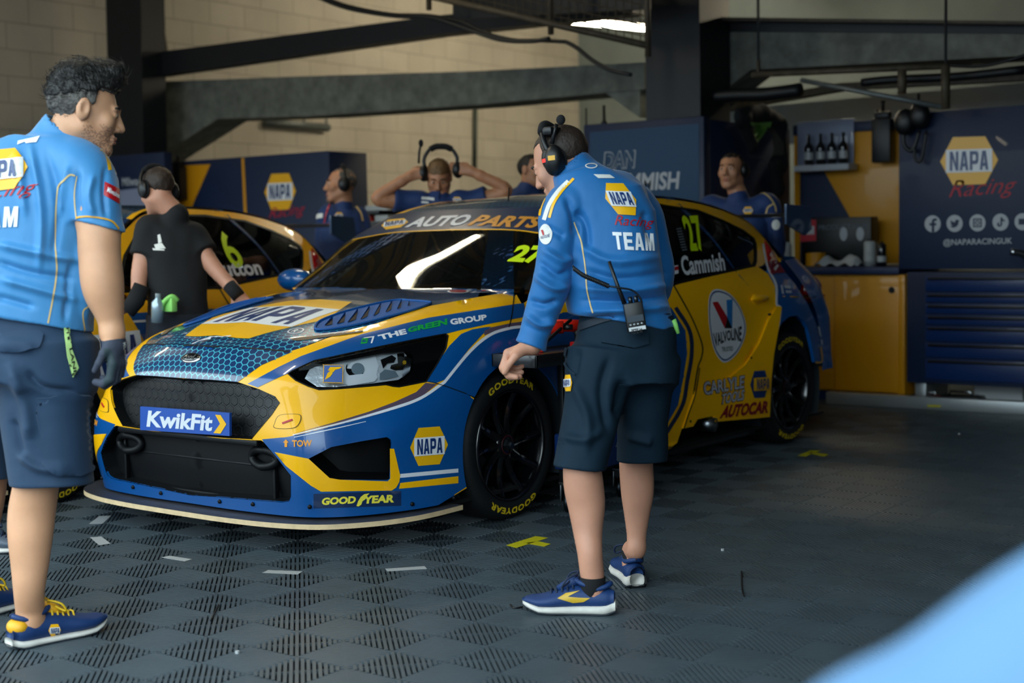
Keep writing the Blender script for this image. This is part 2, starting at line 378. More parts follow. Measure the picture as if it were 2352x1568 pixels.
# ================================================================== the car body as smooth reference surfaces (local: x to its near side, y to its tail, z up)
CX0, CY0, CA = -4.581, 4.952, -0.013
_ca, _sa = math.cos(CA), math.sin(CA); RL = np.array([[_ca, _sa, 0], [-_sa, _ca, 0], [0, 0, 1.]])   # world -> local
def toL(P): return (np.atleast_2d(P)-np.array([CX0, CY0, 0]))@RL.T
def toW(P): return np.atleast_2d(P)@RL+np.array([CX0, CY0, 0])
def PX(P): return pix(toW(np.atleast_2d(np.asarray(P, float))))
def px1(*p): return tuple(PX(p)[0])
ys = None
LV = [
 [(0,-1.03,.14),(.3,-1.03,.14),(.58,-1.0,.14),(.72,-.93,.14),(.82,-.80,.14),(.89,-.62,.14),(.925,-.40,.14),(.93,0,.14),(.925,.36,.14),(.925,.75,.14),(.93,1.25,.15),(.93,1.8,.17),(.935,2.3,.18),(.935,2.7,.2),(.93,3.07,.3),(.82,3.32,.3),(0,3.42,.3)],
 [(0,-1.055,.30),(.3,-1.055,.30),(.6,-1.03,.30),(.72,-.965,.30),(.80,-.85,.30),(.88,-.66,.30),(.93,-.39,.30),(.94,0,.30),(.93,.36,.30),(.90,.75,.30),(.905,1.25,.30),(.91,1.8,.30),(.93,2.3,.30),(.94,2.7,.32),(.93,3.07,.4),(.82,3.34,.4),(0,3.46,.4)],
 [(0,-1.06,.45),(.3,-1.06,.45),(.58,-1.04,.45),(.70,-.98,.45),(.79,-.84,.45),(.87,-.68,.45),(.925,-.38,.45),(.945,0,.45),(.93,.36,.45),(.875,.75,.45),(.88,1.25,.45),(.885,1.8,.45),(.915,2.3,.45),(.945,2.7,.46),(.93,3.07,.5),(.80,3.36,.5),(0,3.5,.5)],
 [(0,-1.06,.58),(.3,-1.055,.58),(.56,-1.015,.58),(.68,-.92,.59),(.77,-.77,.59),(.855,-.58,.59),(.915,-.35,.60),(.935,0,.61),(.915,.36,.60),(.865,.75,.58),(.87,1.25,.58),(.872,1.8,.58),(.895,2.3,.59),(.935,2.7,.62),(.915,3.07,.62),(.79,3.38,.62),(0,3.51,.62)],
 [(0,-1.056,.677),(.3,-1.045,.68),(.52,-.985,.70),(.64,-.88,.71),(.74,-.71,.73),(.82,-.48,.75),(.875,-.28,.77),(.90,0,.79),(.885,.36,.79),(.865,.75,.74),(.868,1.25,.73),(.868,1.8,.73),(.872,2.3,.74),(.915,2.7,.77),(.89,3.07,.76),(.78,3.38,.76),(0,3.5,.76)],
 [(0,-1.01,.757),(.28,-.995,.755),(.44,-.9,.785),(.55,-.79,.81),(.65,-.62,.83),(.74,-.38,.86),(.79,-.15,.895),(.815,.05,.925),(.825,.36,.92),(.835,.75,.88),(.84,1.25,.88),(.842,1.8,.89),(.85,2.3,.90),(.862,2.7,.915),(.84,3.0,.92),(.72,3.35,.95),(0,3.48,.95)],
 [(0,-.965,.805),(.25,-.95,.80),(.38,-.84,.83),(.47,-.70,.85),(.57,-.50,.878),(.66,-.26,.92),(.71,-.02,.95),(.745,.2,.975),(.79,.40,.965),(.80,.75,.955),(.80,1.25,.965),(.80,1.8,.985),(.79,2.3,1.02),(.76,2.7,1.05),(.72,3.0,1.07),(.62,3.28,1.09),(0,3.42,1.1)]]
HD = []
for (y, zc), e in zip([(-.965,.805),(-.85,.848),(-.70,.889),(-.50,.932),(-.26,.966),(-.02,.988),(.18,1.002),(.33,1.01)], [(.25,-.95,.80),(.38,-.84,.83),(.47,-.70,.85),(.57,-.50,.878),(.66,-.26,.92),(.71,-.02,.95),(.745,.2,.975),(.79,.40,.965)]):
    w = e[0]; HD.append([(0, y, zc), (w*.35, y+(e[1]-y)*.2, zc-.006-(zc-e[2])*.10), (w*.68, y+(e[1]-y)*.55, zc-(zc-e[2])*.42), e])
WS = [[(0,.18,1.002),(.4,.20,1.002),(.65,.27,1.0),(.78,.33,.995)], [(0,.44,1.15),(.38,.455,1.147),(.62,.49,1.13),(.745,.52,1.115)],
      [(0,.697,1.281),(.36,.70,1.275),(.58,.69,1.253),(.70,.68,1.236)], [(0,.935,1.387),(.34,.94,1.387),(.55,.955,1.38),(.64,.97,1.372)]]
RF = [[(0,yc,zc),(e[0]*.5,(yc+e[1])/2,zc-.006-(zc-e[2])*.12),(e[0]*.82,e[1]*.8+yc*.2,zc-.008-(zc-e[2])*.42),e] for yc,zc,e in
      [(.935,1.387,(.64,.97,1.372)),(1.10,1.434,(.60,1.12,1.415)),(1.36,1.468,(.57,1.36,1.45)),(1.75,1.478,(.56,1.75,1.452)),(2.15,1.462,(.56,2.15,1.432)),(2.5,1.42,(.565,2.5,1.385)),(2.83,1.35,(.58,2.78,1.315)),(3.02,1.29,(.60,2.95,1.22))]]
_T = [(.78,.33,.995),(.745,.52,1.115),(.70,.68,1.236),(.64,.97,1.372),(.60,1.12,1.415),(.57,1.36,1.45),(.56,1.75,1.452),(.56,2.15,1.432),(.565,2.5,1.385),(.58,2.78,1.315),(.60,2.95,1.22)]
_B = [(.785,.36,.975),(.795,.52,.962),(.80,.75,.955),(.80,1.0,.96),(.80,1.25,.965),(.80,1.5,.972),(.80,1.8,.985),(.79,2.3,1.02),(.775,2.5,1.04),(.75,2.75,1.055),(.72,3.0,1.07)]
GH = [_T, [((a[0]+b[0])/2+.022,(a[1]+b[1])/2,(a[2]+b[2])/2) for a,b in zip(_T,_B)], _B]
RR = [[(0,3.02,1.29),(.36,3.0,1.275),(.60,2.95,1.22)],[(0,3.24,1.19),(.38,3.2,1.17),(.67,2.98,1.145)],[(0,3.42,1.1),(.4,3.37,1.09),(.72,3.0,1.07)]]
BODY = Form(); PG = {}
for nm, ct in (('side', LV), ('hood', HD), ('screen', WS), ('roof', RF), ('house', GH), ('rear', RR)): PG[nm] = BODY.patch(ct, 7)
BODY.done(); OL = toL(CO)[0]
FULL = Form(); FULL.V = np.r_[BODY.V, BODY.V*[-1, 1, 1]]; FULL.N = np.r_[BODY.N, BODY.N*[-1, 1, 1]]; FULL.T = BODY.T+[tuple(i+len(BODY.V) for i in t) for t in BODY.T]; FULL.bvh = BVHTree.FromPolygons([tuple(v) for v in FULL.V], FULL.T)
def cc2(X): d = FW*FPX+RT*(X[:, :1]-1176)-UP*(X[:, 1:2]-784); d /= np.linalg.norm(d, axis=1)[:, None]; return FULL.cast(OL, d@RL.T)
def cc(X):                                # camera pixel -> car skin
    d = FW*FPX+RT*(X[:, :1]-1176)-UP*(X[:, 1:2]-784); d /= np.linalg.norm(d, axis=1)[:, None]; P, N = FULL.cast(OL, d@RL.T)
    k = (P[:, 0] < .016) & (P[:, 0] > -.05) & (P[:, 1] < -.9); P[k, 0] = 0; N[k, 0] = 0; return P, N
def cs(X): return BODY.cast(np.c_[np.full(len(X), 3.), X], np.tile([-1., 0, 0], (len(X), 1)))          # side view (y,z)
def cp(X): return BODY.cast(np.c_[X, np.full(len(X), 4.)], np.tile([0, 0, -1.], (len(X), 1)))          # plan view (x,y)
def grid_mesh(name, G, N, m, parent, both=True, sel=None, off=0, uvf=None):
    a, b = G.shape[:2]; V = G.reshape(-1, 3); Nn = N.reshape(-1, 3); F = grid_faces(a, b)
    c = np.array([0, 1.3, .55]); 
    if ((V-c)*Nn).sum() < 0: Nn = -Nn
    fn = np.cross(V[F[len(F)//2][1]]-V[F[len(F)//2][0]], V[F[len(F)//2][2]]-V[F[len(F)//2][0]])
    if fn@Nn[F[len(F)//2][0]] < 0: F = [f[::-1] for f in F]
    V = V+Nn*off
    if both:
        n = len(V); V = np.r_[V, V*[-1, 1, 1]]; Nn = np.r_[Nn, Nn*[-1, 1, 1]]; F = F+[tuple(i+n for i in f[::-1]) for f in F]
    return mesh(name, V, F, m, parent, True, Nn, uvf(V) if uvf else None)
AX = np.linspace(-1.2, 1.2, 200)
_cl = np.array([(-1.056,.677),(-1.03,.72),(-1.01,.757),(-.965,.805),(-.85,.848),(-.5,.932),(0,.99),(.35,1.01),(.935,1.387),(1.36,1.468),(2,1.47)]); _al = np.r_[0, np.cumsum(np.linalg.norm(np.diff(_cl, axis=0), axis=1))]
def huv(V2, P): return np.c_[P[:, 0], np.interp(P[:, 1], _cl[:, 0], _al)]
def circ(cy, cz, ry, rz, a0, a1, n): return [(cy+ry*math.cos(math.radians(a)), cz+rz*math.sin(math.radians(a))) for a in np.linspace(a0, a1, n)]
def archpx(cy, ry, rz, a0, a1, n=24):
    P, _ = cs(np.array(circ(cy, .325, ry, rz, a0, a1, n))); return [tuple(q) for q in PX(P)]

HL = [(661.4,857.9),(672,850.7),(722,827.5),(765,818.6),(872,795.4),(961.4,777.5),(1024,766),(1029.3,770.4),(1024,799),(1006,833),(979.3,875.7),(916.8,888),(904,887),(886.4,882.9),(836.4,887.3),(782.9,891.8),(732.9,894.5),(707.9,886.4),(679.3,873)]
GU = [(414,868),(483,872),(546,877),(594,893),(632,910),(643,925),(625,952),(598,984),(579,1007),(525,1003.5),(430,996)]   # right part of the upper grille
GLo = [(605.6,1015),(632,1045.6),(667.6,1091.5),(668,1140),(664,1150),(648,1153),(506,1141),(440,1133)]
INT = [(709,1053),(760.7,1026.4),(829.5,1013),(888.8,1003.4),(898,1009),(900,1017),(896.5,1099),(890,1102),(779.8,1101),(757,1097)]
SEAM = [(979.3,875.7),(1000,879.5),(1030,889),(1071,904)]
HB = [px1(0,-.965,.805),(520,797),(600,801),(665,807)]                              # bonnet / bumper seam
HE = [(665,807),(700,796),(768,770),(868,741),(982.6,703),(1097,682),(1181.5,668.7)]   # bonnet edge
_cc = PG['side'][0][:, 0]
def ctp(z): return px1(0, np.interp(z, _cc[:, 2], _cc[:, 1]), z)
ctr = [ctp(.805), ctp(.757), ctp(.677)]
GUc = [ctp(.673), ctp(.44)]; GLc = [ctp(.425), ctp(.185)]
botpx = [px1(p[0], p[1]-.0008, p[2]+.009) for p in cr(np.array(LV[0][:7]), 4)]                         # bumper lower edge, centre to wheel arch

def build_car(root, full=True):
    Y, B, Wv = MATS['yellow_paint'], MATS['blue_paint'], MATS['white_vinyl']
    # ---- front bumper skin (two halves, openings left out)
    bp = [ctr[0]]+HB[1:]+[(700,817)]+[HL[2], HL[1], HL[0]]+HL[:9:-1][:9]
    bp = [ctr[0]]+HB[1:]+[(700,816), (722,827.5), (672,850.7), (661.4,857.9), (679.3,873), (707.9,886.4), (732.9,894.5), (782.9,891.8), (836.4,887.3), (886.4,882.9), (904,887), (916.8,888)]+SEAM
    bp += [q for q in archpx(0, .375, .375, 140, 200, 10)]+botpx[-3::-1]
    # the grille openings touch the centre line, so the outline walks around them
    bp += [GLc[1]]+[q for q in GLo[::-1][1:]]+[(600,1011)]+[GLc[0]]+[GUc[1]]+[(525,1006), (583,1009)]+[q for q in GU[-3::-1][:9]]+[GUc[0]]+[ctr[1]]
    bumper = sheet('front_bumper', bp, cc, Y, root, holes=[INT], st=11, lip=.008, both=True)
    for o, sg in zip(bumper, (1, -1)):
        mir = dict(mirror=sg < 0)
        nose = [ctr[0]]+HB[1:]+[(672,808), (600,839), (548,876), (483,871.5), ctr[2], ctr[1]]
        sheet('hexagon_print', nose, cc, MATS['hex_vinyl'], o, st=9, off=.0012, uvf=huv, **mir)
        sheet('colour_band', [(569,881), (640,843), (693,817.5), (722,827.5), (672,850.7), (661.4,857.9), (640,867), (592,889.5)], cc, B, o, st=9, off=.0012, **mir)
        blue = curve2([(602,1008.5), (640,1005), (676,1000), (791,972), (906,940), (967,917), (1021,881)], 4).tolist()+[(1030,889), (1071,904)]+archpx(0, .376, .376, 141, 199, 10)+botpx[-3::-1]+[(GLc[1][0]-3, GLc[1][1]+1)]+[(q[0]+1.5, q[1]+1.2) for q in GLo[::-1][1:]]
        recolour(o, [[tuple(q) for q in blue], [tuple(q) for q in nose]], B, sg)
        sheet('colour_band', blue, cc, B, o, holes=[[(q[0]*1.0, q[1]) for q in INT]], st=11, off=.0012, **mir)
        sheet('colour_band', [(676,995), (760,972), (845,946), (906,923), (956,900), (977,879), (1003,882), (967,912), (906,934), (791,967)], cc, MATS['grey_vinyl'], o, st=9, off=.0018, **mir)
        def ribbon(pts, w, m, st=9, off=.0026):
            c = curve2(pts, 6); t = np.gradient(c, axis=0); t /= np.linalg.norm(t, axis=1)[:, None]; n = np.c_[-t[:, 1], t[:, 0]]*np.interp(np.linspace(0, 1, len(c)), np.linspace(0, 1, len(w)), w)[:, None]/2
            return sheet('pinstripe', np.r_[c+n, (c-n)[::-1]], cc, m, o, st=st, off=off, **mir)
        ribbon([(673,998.8), (791,969.5), (906,936.5), (967,913.5), (1021,877)], [2, 4, 6.5, 6.5, 6.5], Wv)
        ribbon([(676,1004), (760,986), (840,968)], [1.2, 2.4, 1.2], Wv)
        sheet('pinstripe', [(919,1088), (1052,1075.5), (1052,1084.5), (918,1097)], cc, Wv, o, st=9, off=.002, **mir)
        sheet('pinstripe', [(919,1108.6), (1052,1093), (1052,1109), (916,1122)], cc, Y, o, st=9, off=.002, **mir)
        sheet('intake_surround', [(632.5,1038), (709,1053), (757,1097), (779.8,1101), (890,1104.8), (896.5,1099), (895.5,1030), (904,1030), (918,1091), (916,1106), (909,1119), (898.4,1126), (737.7,1128), (714.8,1114.4), (657.4,1068.5)], cc, Y, o, st=9, off=.004, lip=.004, **mir)
        sheet('panel_gap', [(q[0], q[1]-.8) for q in HB]+[(665,810), (600,803.2), (520,799), (450,795)], cc, MATS['gap_black'], o, st=9, off=.0022, **mir)
        # towing-eye cover and bolts
        c = curve2([(631,972), (643,953), (686,951), (692,962), (684,978), (668,984), (632,983)], 4, True)
        sheet('tow_cover_outline', c, cc, MATS['gap_black'], o, st=6, off=.0022, **mir); k = c.mean(0)
        sheet('tow_cover', (c-k)*.95+k, cc, Y, o, st=6, off=.0032, **mir)
        sheet('tow_strap', [(649,970), (672,962), (673.5,966), (650.5,974)], cc, MATS['red_vinyl'], o, st=5, off=.006, lip=.004, **mir)
        for bx, by in ((506,1151), (582,1157), (712,1163), (946,1157), (1042,1143)):
            P, N = cc(np.array([[bx, by]], float)); MB().lathe([(.0, .009), (.007, .009), (.009, .004), (.009, -.004)], P[0]*[sg, 1, 1], N[0]*[sg, 1, 1], 12).build('bolt', MATS['satin_black'], o, True)
        # intake duct behind the opening
        V2, T = fill(INT, (), 12); P, N = cc(V2); inner = P+np.array([-.10, .16, 0])
        raise_sheet('intake_duct', V2, T, inner, N, MATS['satin_black'], o, **mir)
        rim = resamp(INT, 12); P, N = cc(rim); n = len(rim); S = np.array([sg, 1, 1])
        mesh('intake_wall', np.r_[P, P+[-.10, .16, 0]]*S, [(i, (i+1) % n, n+(i+1) % n, n+i) for i in range(n)], MATS['satin_black'], o)
    nb = bumper[0]
    # ---- grilles set back inside the bumper
    gr = thing_part('upper_grille', root)
    full_u = [GUc[0]]+GU[1:10]+[GUc[1]]; V2, T = fill(full_u, (), 12); P, N = cc(V2); P = P-N*.055*np.clip((N[:, 1:2] < 2), 0, 1)
    Pm = np.r_[P, P*[-1, 1, 1]]; nn = len(P)
    mesh('grille_mesh', Pm, [tuple(t) for t in T]+[tuple(i+nn for i in t[::-1]) for t in T], MATS['grille_mesh'], gr, True, None, np.c_[Pm[:, 0], Pm[:, 2]])
    gl = thing_part('lower_grille', root)
    full_l = [GLc[0]]+[(600,1013)]+GLo[:-1]+[GLc[1]]; V2, T = fill(full_l, (), 12); P, N = cc(V2); P = P-N*.06; Pm = np.r_[P, P*[-1, 1, 1]]; nn = len(P)
    mesh('grille_mesh', Pm, [tuple(t) for t in T]+[tuple(i+nn for i in t[::-1]) for t in T], MATS['satin_black'], gl, True)
    for nm, par, outl, dp in (('grille_surround', gr, full_u, .055), ('grille_surround', gl, full_l, .06)):
        rim = resamp(outl, 12); P, N = cc(rim); n = len(rim); keep = [i for i in range(n) if not (P[i][0] < .02 and P[(i+1) % n][0] < .02)]
        for sg in (1, -1): mesh(nm, np.r_[P+N*.002, P-N*dp]*[sg, 1, 1], [(i, (i+1) % n, n+(i+1) % n, n+i) for i in keep], MATS['satin_black'], par)
    mb = MB()
    for xx in (-.47, .47): mb.box((xx-.008, -1.005, .18), (xx+.008, -.98, .42))
    mb.box((-.46, -1.0, .33), (.46, -.98, .34)); mb.box((-.5, -1.01, .185), (.5, -.98, .2)); mb.build('grille_bar', MATS['satin_black'], gl, bev=.004)
    for sx in (-1, 1):
        mb = MB(); ring = [(sx*(.425+.075*math.cos(t)), -1.025+.02*abs(math.cos(t)), .372+.034*math.sin(t)) for t in np.linspace(0, 2*math.pi, 25)]; mb.tube(ring, .017, 8, cap=False).build('duct_rim', MATS['satin_black'], gl, True)
    MB().box((-.44, -1.062, .423), (.44, -1.03, .447)).build('grille_divider', MATS['satin_black'], root, bev=.006)
    # number-plate style panel in the upper grille
    pl = [L_at(q, y=-1.078) for q in ((322,933), (527,948), (527,1001), (322,987))]
    pn = MB().add([p for p in pl]+[p+np.array([0, .012, 0]) for p in pl], [(3, 2, 1, 0), (4, 5, 6, 7), (0, 1, 5, 4), (1, 2, 6, 5), (2, 3, 7, 6), (3, 0, 4, 7)]).build('sponsor_plate', mat('plate_blue', '#1c4fa8', .4, coat=.4), root)
    q = quad(PXs(pl)); pm = lambda X: plane_local(X, -1.0795)
    word('plate_lettering', 'KwikFit', lambda u: q(u*[.74, .70]+[.07, .15]), pm, mat('plate_white', '#d9dde4', .5), pn, off=0, bold=.035, shear=.12, n=0)
    sheet('plate_chevron', [(.84, .88), (.90, .88), (.965, .5), (.90, .08), (.82, .08), (.895, .5)], lambda u: pm(q(u)), MATS['napa_yellow'], pn, st=.3, off=0)
    # ---- splitter
    so = [(.0, -1.135), (.3, -1.13), (.55, -1.10), (.74, -1.03), (.86, -.90), (.93, -.75), (.955, -.6), (.955, -.41)]; so = curve2(so, 5); so = np.r_[so, [(.6, -.41)], [(-.6, -.41)], (so*[-1, 1])[::-1][:-1]]
    zs = .118
    def splt(x, y, h): return (x, y, .118+h)
    sp = MB(); sp.prism([tuple(v) for v in so], splt, .02); sp = sp.build('splitter', [MATS['wood_edge'], MATS['skid_top']], root)
    for p in sp.data.polygons:
        if abs(p.normal.z) > .9: p.material_index = 1
    # ---- bonnet (plan outline, both halves in one panel)
    P, _ = cc(np.array(HB+HE[1:], float)); ed = P[:, :2]; ed[0][0] = 0; ed = np.r_[ed, [(.745,.24), (.70,.262), (.4,.205), (0,.175)]]
    hood = np.r_[ed[1:-1], [ed[-1]], (ed[1:-1]*[-1, 1])[::-1], [ed[0]]]
    def cpm(X): P, N = cp(np.c_[np.abs(X[:, 0]), X[:, 1]]); s = np.sign(X[:, 0]+1e-12)[:, None]; return P*np.c_[s, s*0+1, s*0+1], N*np.c_[s, s*0+1, s*0+1]
    bon = sheet('bonnet', hood, cpm, MATS['hex_vinyl'], root, st=.035, uvf=huv, lip=.012)
    lq = lambda U: np.c_[(U[:, 0]*2-1)*.36, -.868+U[:, 1]*.62]
    napa(lq, cpm, bon, off=.0014, st=.06, name='bonnet_badge')
    word('trademark', 'R', lambda u: np.c_[.330+u[:, 0]*.024, -.755+u[:, 1]*.035], cpm, Wv, bon, off=.002, bold=.03, n=0)
    rg = np.array(circ(.343, -.737, .034, .036, 0, 360, 28)[:-1]); sheet('trademark', rg, cpm, Wv, bon, holes=[(rg-rg.mean(0))*.82+rg.mean(0)], st=.03, off=.002)
    for sg in (1, -1):                    # louvred bonnet outlets
        vt = thing_part('bonnet_vent', bon)
        a, b2 = np.array([.44, -.69]), np.array([.625, -.10]); dr = (b2-a)/np.linalg.norm(b2-a); nr = np.array([dr[1], -dr[0]])
        out = curve2([a-dr*.02, a+nr*.055+dr*.02, a+nr*.058+dr*.2, a+nr*.05+dr*.45, b2+nr*.015, b2+dr*.05, b2-nr*.03, a-nr*.06+dr*.42, a-nr*.055+dr*.15, a-nr*.04+dr*.02], 4, True)
        def cps(X, sg=sg): P, N = cp(X); return P*[sg, 1, 1], N*[sg, 1, 1]
        if True:
            vo = curve2([(723.8,755),(731,743),(747.6,733.8),(795,717),(866.7,699),(914,691),(938,692),(985.7,695.7),(983,701.7),(938,717),(866.7,736),(819,748),(778.6,755),(747.6,758.8),(728.6,758.8)], 3, True); sheet('vent_base', vo, cc, MATS['vent_blue'], bon, st=8, off=.004, mirror=sg < 0)
            Pr, Nr = cc(resamp(vo, 8)); Pr = (Pr+Nr*.006)*[sg, 1, 1]; MB().tube(np.r_[Pr, Pr[:2]], .0055, 8, cap=False).build('vent_frame', MATS['vent_blue'], bon, True)
        for tri in ([(746.4,751),(764.3,733.3),(763,748)], [(774.3,747),(794,723.8),(790,742)], [(799,744),(822.6,716),(817,736)], [(828.6,737),(849.5,708.8),(844,729)], [(858.3,729),(875.5,701.7),(870,721)], [(886.4,720),(901.2,695.7),(898,714)], [(912.6,713),(923.3,692.9),(920,709)], [(937,706),(940.5,696),(942,703)]):
            sheet('vent_slot', tri, cc, MATS['gap_black'], bon, st=6, off=.0065, mirror=sg < 0); P, N = cc(np.array(tri, float)); P = (P+N*.0065)*[sg, 1, 1]; N = N*[sg, 1, 1]
            MB().add([P[0], P[1], P[1]+N[1]*.010, P[0]+N[0]*.004], [(0, 1, 2, 3)]).build('louvre', MATS['vent_blue'], bon)
        tp = [a-dr*.13-nr*.005, a-dr*.05+nr*.03, a+dr*.10+nr*.088, a+dr*.14+nr*.098, a+dr*.12+nr*.115, a-dr*.02+nr*.075, a-dr*.12+nr*.03]
        sheet('tape_patch', curve2(tp, 3, True), cps, MATS['tape_brown'], bon, st=.03, off=.0025)
        COL.objects.unlink(vt); bpy.data.objects.remove(vt)
    P, N = cc(np.array([[440., 822.]])); p, n = P[0], N[0]; p[0] = 0; n[0] = 0; n /= np.linalg.norm(n); e1 = np.array([1., 0, 0]); e2 = np.cross(n, e1)
    Rm = np.c_[e1, e2, n]; bd = MB().ell(p, (.062, .026, .008), 28, 8, R=Rm).build('nose_badge', MATS['chrome'], root, True); MB().ell(p+n*.002, (.054, .021, .0085), 28, 8, R=Rm).build('badge_face', MATS['gloss_black'], bd, True)
    word('badge_script', 'Ford', lambda u: (u-[.5, .5])*[.07, .022], lambda X: (p+n*.0112+X[:, :1]*e1+X[:, 1:2]*e2, np.tile(n, (len(X), 1))), MATS['steel'], bd, off=0, shear=.3, n=0)
    # ---- front fenders
    fp = [(665,807)]+HE[1:]+[(1175,722), (1168,752)]
    dseam = [px1(*q) for q in cs(np.array([(.50,.80), (.52,.6), (.50,.4), (.47,.17)]))[0]]
    fp = HE[1:-1]+[(1181.5,668.7), (1200,700)]+dseam+archpx(0, .375, .375, -22, 139, 26)+SEAM[::-1]+[(1006,833), (1024,799), (1029.3,770.4), (1024,766), (961.4,777.5), (872,795.4), (765,818.6), (722,827.5), (700,816), (665,807), (700,796)]
    fen = sheet('front_fender', fp, cc, Y, root, st=11, lip=.007, both=True)
    for o, sg in zip(fen, (1, -1)):
        mir = dict(mirror=sg < 0)
        sheet('colour_band', [(693,817.5), (829.5,768), (982.6,730), (1179.6,699), (1203,696), (1208,727), (1120,744.5), (1060,757.5), (1029,765.5), (1024,766), (961.4,777.5), (872,795.4), (765,818.6), (722,827.5)], cc, B, o, st=10, off=.0012, **mir)
        fb = curve2([(1018,879), (1075,808.5), (1122,770), (1165,755), (1200,750), (1235,747.5)], 4).tolist()+dseam+archpx(0, .376, .376, -22, 139, 26)+[(1071,904), (1030,889)]; recolour(o, [tuple(q) for q in fb], B, sg, 9.)
        sheet('colour_band', curve2([(1018,879), (1075,808.5), (1122,770), (1165,755), (1200,750), (1235,747.5)], 4).tolist()+dseam+archpx(0, .376, .376, -22, 139, 26)+[(1071,904), (1030,889)], cc, B, o, st=11, off=.0012, **mir)
        sheet('colour_band', [(978.7,876.5), (1005.5,832), (1032,794), (1059,767), (1085,756.5), (1112,752), (1128,750), (1108,768), (1078,800), (1021,872), (1000,880)], cc, B, o, st=9, off=.0014, **mir)
        sheet('colour_band', [(1112,760), (1128,752), (1174,742), (1212,736.5), (1240,733.5), (1240,744), (1200,748), (1160,753.5), (1128,764), (1112,770)], cc, MATS['grey_vinyl'], o, st=9, off=.0018, **mir)
        c = curve2([(1019,879), (1078,808), (1124,770), (1166,755), (1200.6,750), (1240,745.5)], 6); t = np.gradient(c, axis=0); t /= np.linalg.norm(t, axis=1)[:, None]; n2 = np.c_[-t[:, 1], t[:, 0]]*3.3
        sheet('pinstripe', np.r_[c+n2, (c-n2)[::-1]], cc, Wv, o, st=9, off=.0026, **mir)
        sheet('panel_gap', [(1180.5,668.7), (1183,668.7), (1177,722), (1170,752), (1167.5,752), (1174,722)], cc, MATS['gap_black'], o, st=9, off=.0026, **mir)
        sheet('panel_gap', [(979,875), (1000,878.7), (1030,888), (1071,903), (1071,905.4), (1030,890.2), (1000,881)], cc, MATS['gap_black'], o, st=9, off=.0026, **mir)
    nf = fen[0]
    # ---- headlights
    for sg in (1, -1):
        S = np.array([sg, 1, 1]); hl = thing_part('headlight', root)
        V2, T = fill(HL, (), 9); P, N = cc(V2); raise_sheet('lamp_bowl', V2, T, P-N*.075, N, MATS['gloss_black'], hl, mirror=sg < 0)
        rim = resamp(HL, 9); P, N = cc(rim); n = len(rim); mesh('lamp_wall', np.r_[P, P-N*.075]*S, [(i, (i+1) % n, n+(i+1) % n, n+i) for i in range(n)], MATS['gloss_black'], hl)
        def lamp(nm, poly, dep, m_, st=6): V2, T = fill(poly, (), st); P, N = cc(V2); q_ = P-OL; q_ /= np.linalg.norm(q_, axis=1)[:, None]; return raise_sheet(nm, V2, T, P+q_*dep, N, MATS[m_], hl, mirror=sg < 0)
        lamp('reflector', [(700,869), (712,846), (735,836), (800,824), (880,809), (925,806), (934,816), (930,862), (915,872), (850,881), (770,889), (728,888)], .05, 'lamp_silver', 9)
        lamp('reflector', [(806,833), (826,825), (862,818), (870,840), (862,868), (846,880), (800,884), (780,880), (792,850)], .046, 'lamp_white')
        lamp('lamp_shroud', circ(817, 846, 23, 20, 40, 215, 18)+[(797,846), (830,848)], .042, 'gloss_black', 5)
        lamp('projector_lens', circ(822, 847, 15, 14, 0, 360, 24)[:-1], .038, 'lamp_glass', 4)
        lamp('lamp_shroud', [(874,826), (900,815), (910,822), (905,832), (890,834), (880,846)], .042, 'gloss_black', 5)
        lamp('lamp_shroud', [(872,858), (884,848), (908,852), (916,864), (890,870), (872,872)], .042, 'lamp_glass', 5)
        lamp('reflector', [(912,812), (928,811), (931,834), (928,848), (908,850), (896,846), (898,838), (914,834)], .040, 'chrome', 5)
        lamp('indicator_bulb', circ(929, 832, 4.5, 5, 0, 360, 12)[:-1], .036, 'amber', 3)
        lamp('lamp_strip', [(792,880), (800,862), (862,855), (868,866), (860,876), (800,886)], .036, 'lamp_white')
        mb = MB()
        for k in range(8):
            P, N = cc(np.array([[936+k*2.2, 807+k*1.2], [932+k*2.2, 862-k*2.]], float)); mb.tube((P-N*.030)*S, .0022, 6)
        mb.build('indicator_ribs', MATS['steel'], hl, True)
        blk = [(722,828.5), (765,819.6), (872,796.4), (961.4,778.5), (1023,767), (1028,771), (1023,799), (1005,833), (978.5,874.7), (917,887), (904,886), (925,874), (945,858), (952,832), (951,812), (930,803), (880,806), (800,821), (740,831)]
        sheet('lamp_mask', blk, cc, MATS['gloss_black'], hl, st=9, off=-.012, mirror=sg < 0)
        sheet('lamp_lens', HL, cc, MATS['lens_glass'], hl, st=10, off=.0, mirror=sg < 0)
        fr = np.r_[np.array(HL), np.array(HL[:1])]; P, N = cc(resamp(HL, 8)); MB().tube(np.r_[P-N*.001, (P-N*.001)[:2]]*S, .0035, 6, cap=False).build('lamp_seal', MATS['satin_black'], hl, True)
        if sg > 0 and full:
            rc = curve2([(744,838), (787,839), (788,841), (787,878), (785,880), (744,879), (742,877), (743,840)], 2, True); rk = rc.mean(0)
            sheet('lens_sticker', rc, cc, MATS['napa_yellow'], hl, st=8, off=.0022); sheet('lens_sticker', (rc-rk)*.93+rk, cc, mat('sticker_blue', '#4a68a6', .4), hl, st=8, off=.003)
            for poly in ([(746,873), (752,858), (761,850), (764,858), (758,866)], [(753,852), (758,844), (770,844), (786,843), (780,848), (770,850), (765,856), (757,852)]): sheet('lens_sticker', poly, cc, MATS['napa_yellow'], hl, st=6, off=.0038)
    return bumper, fen, bon
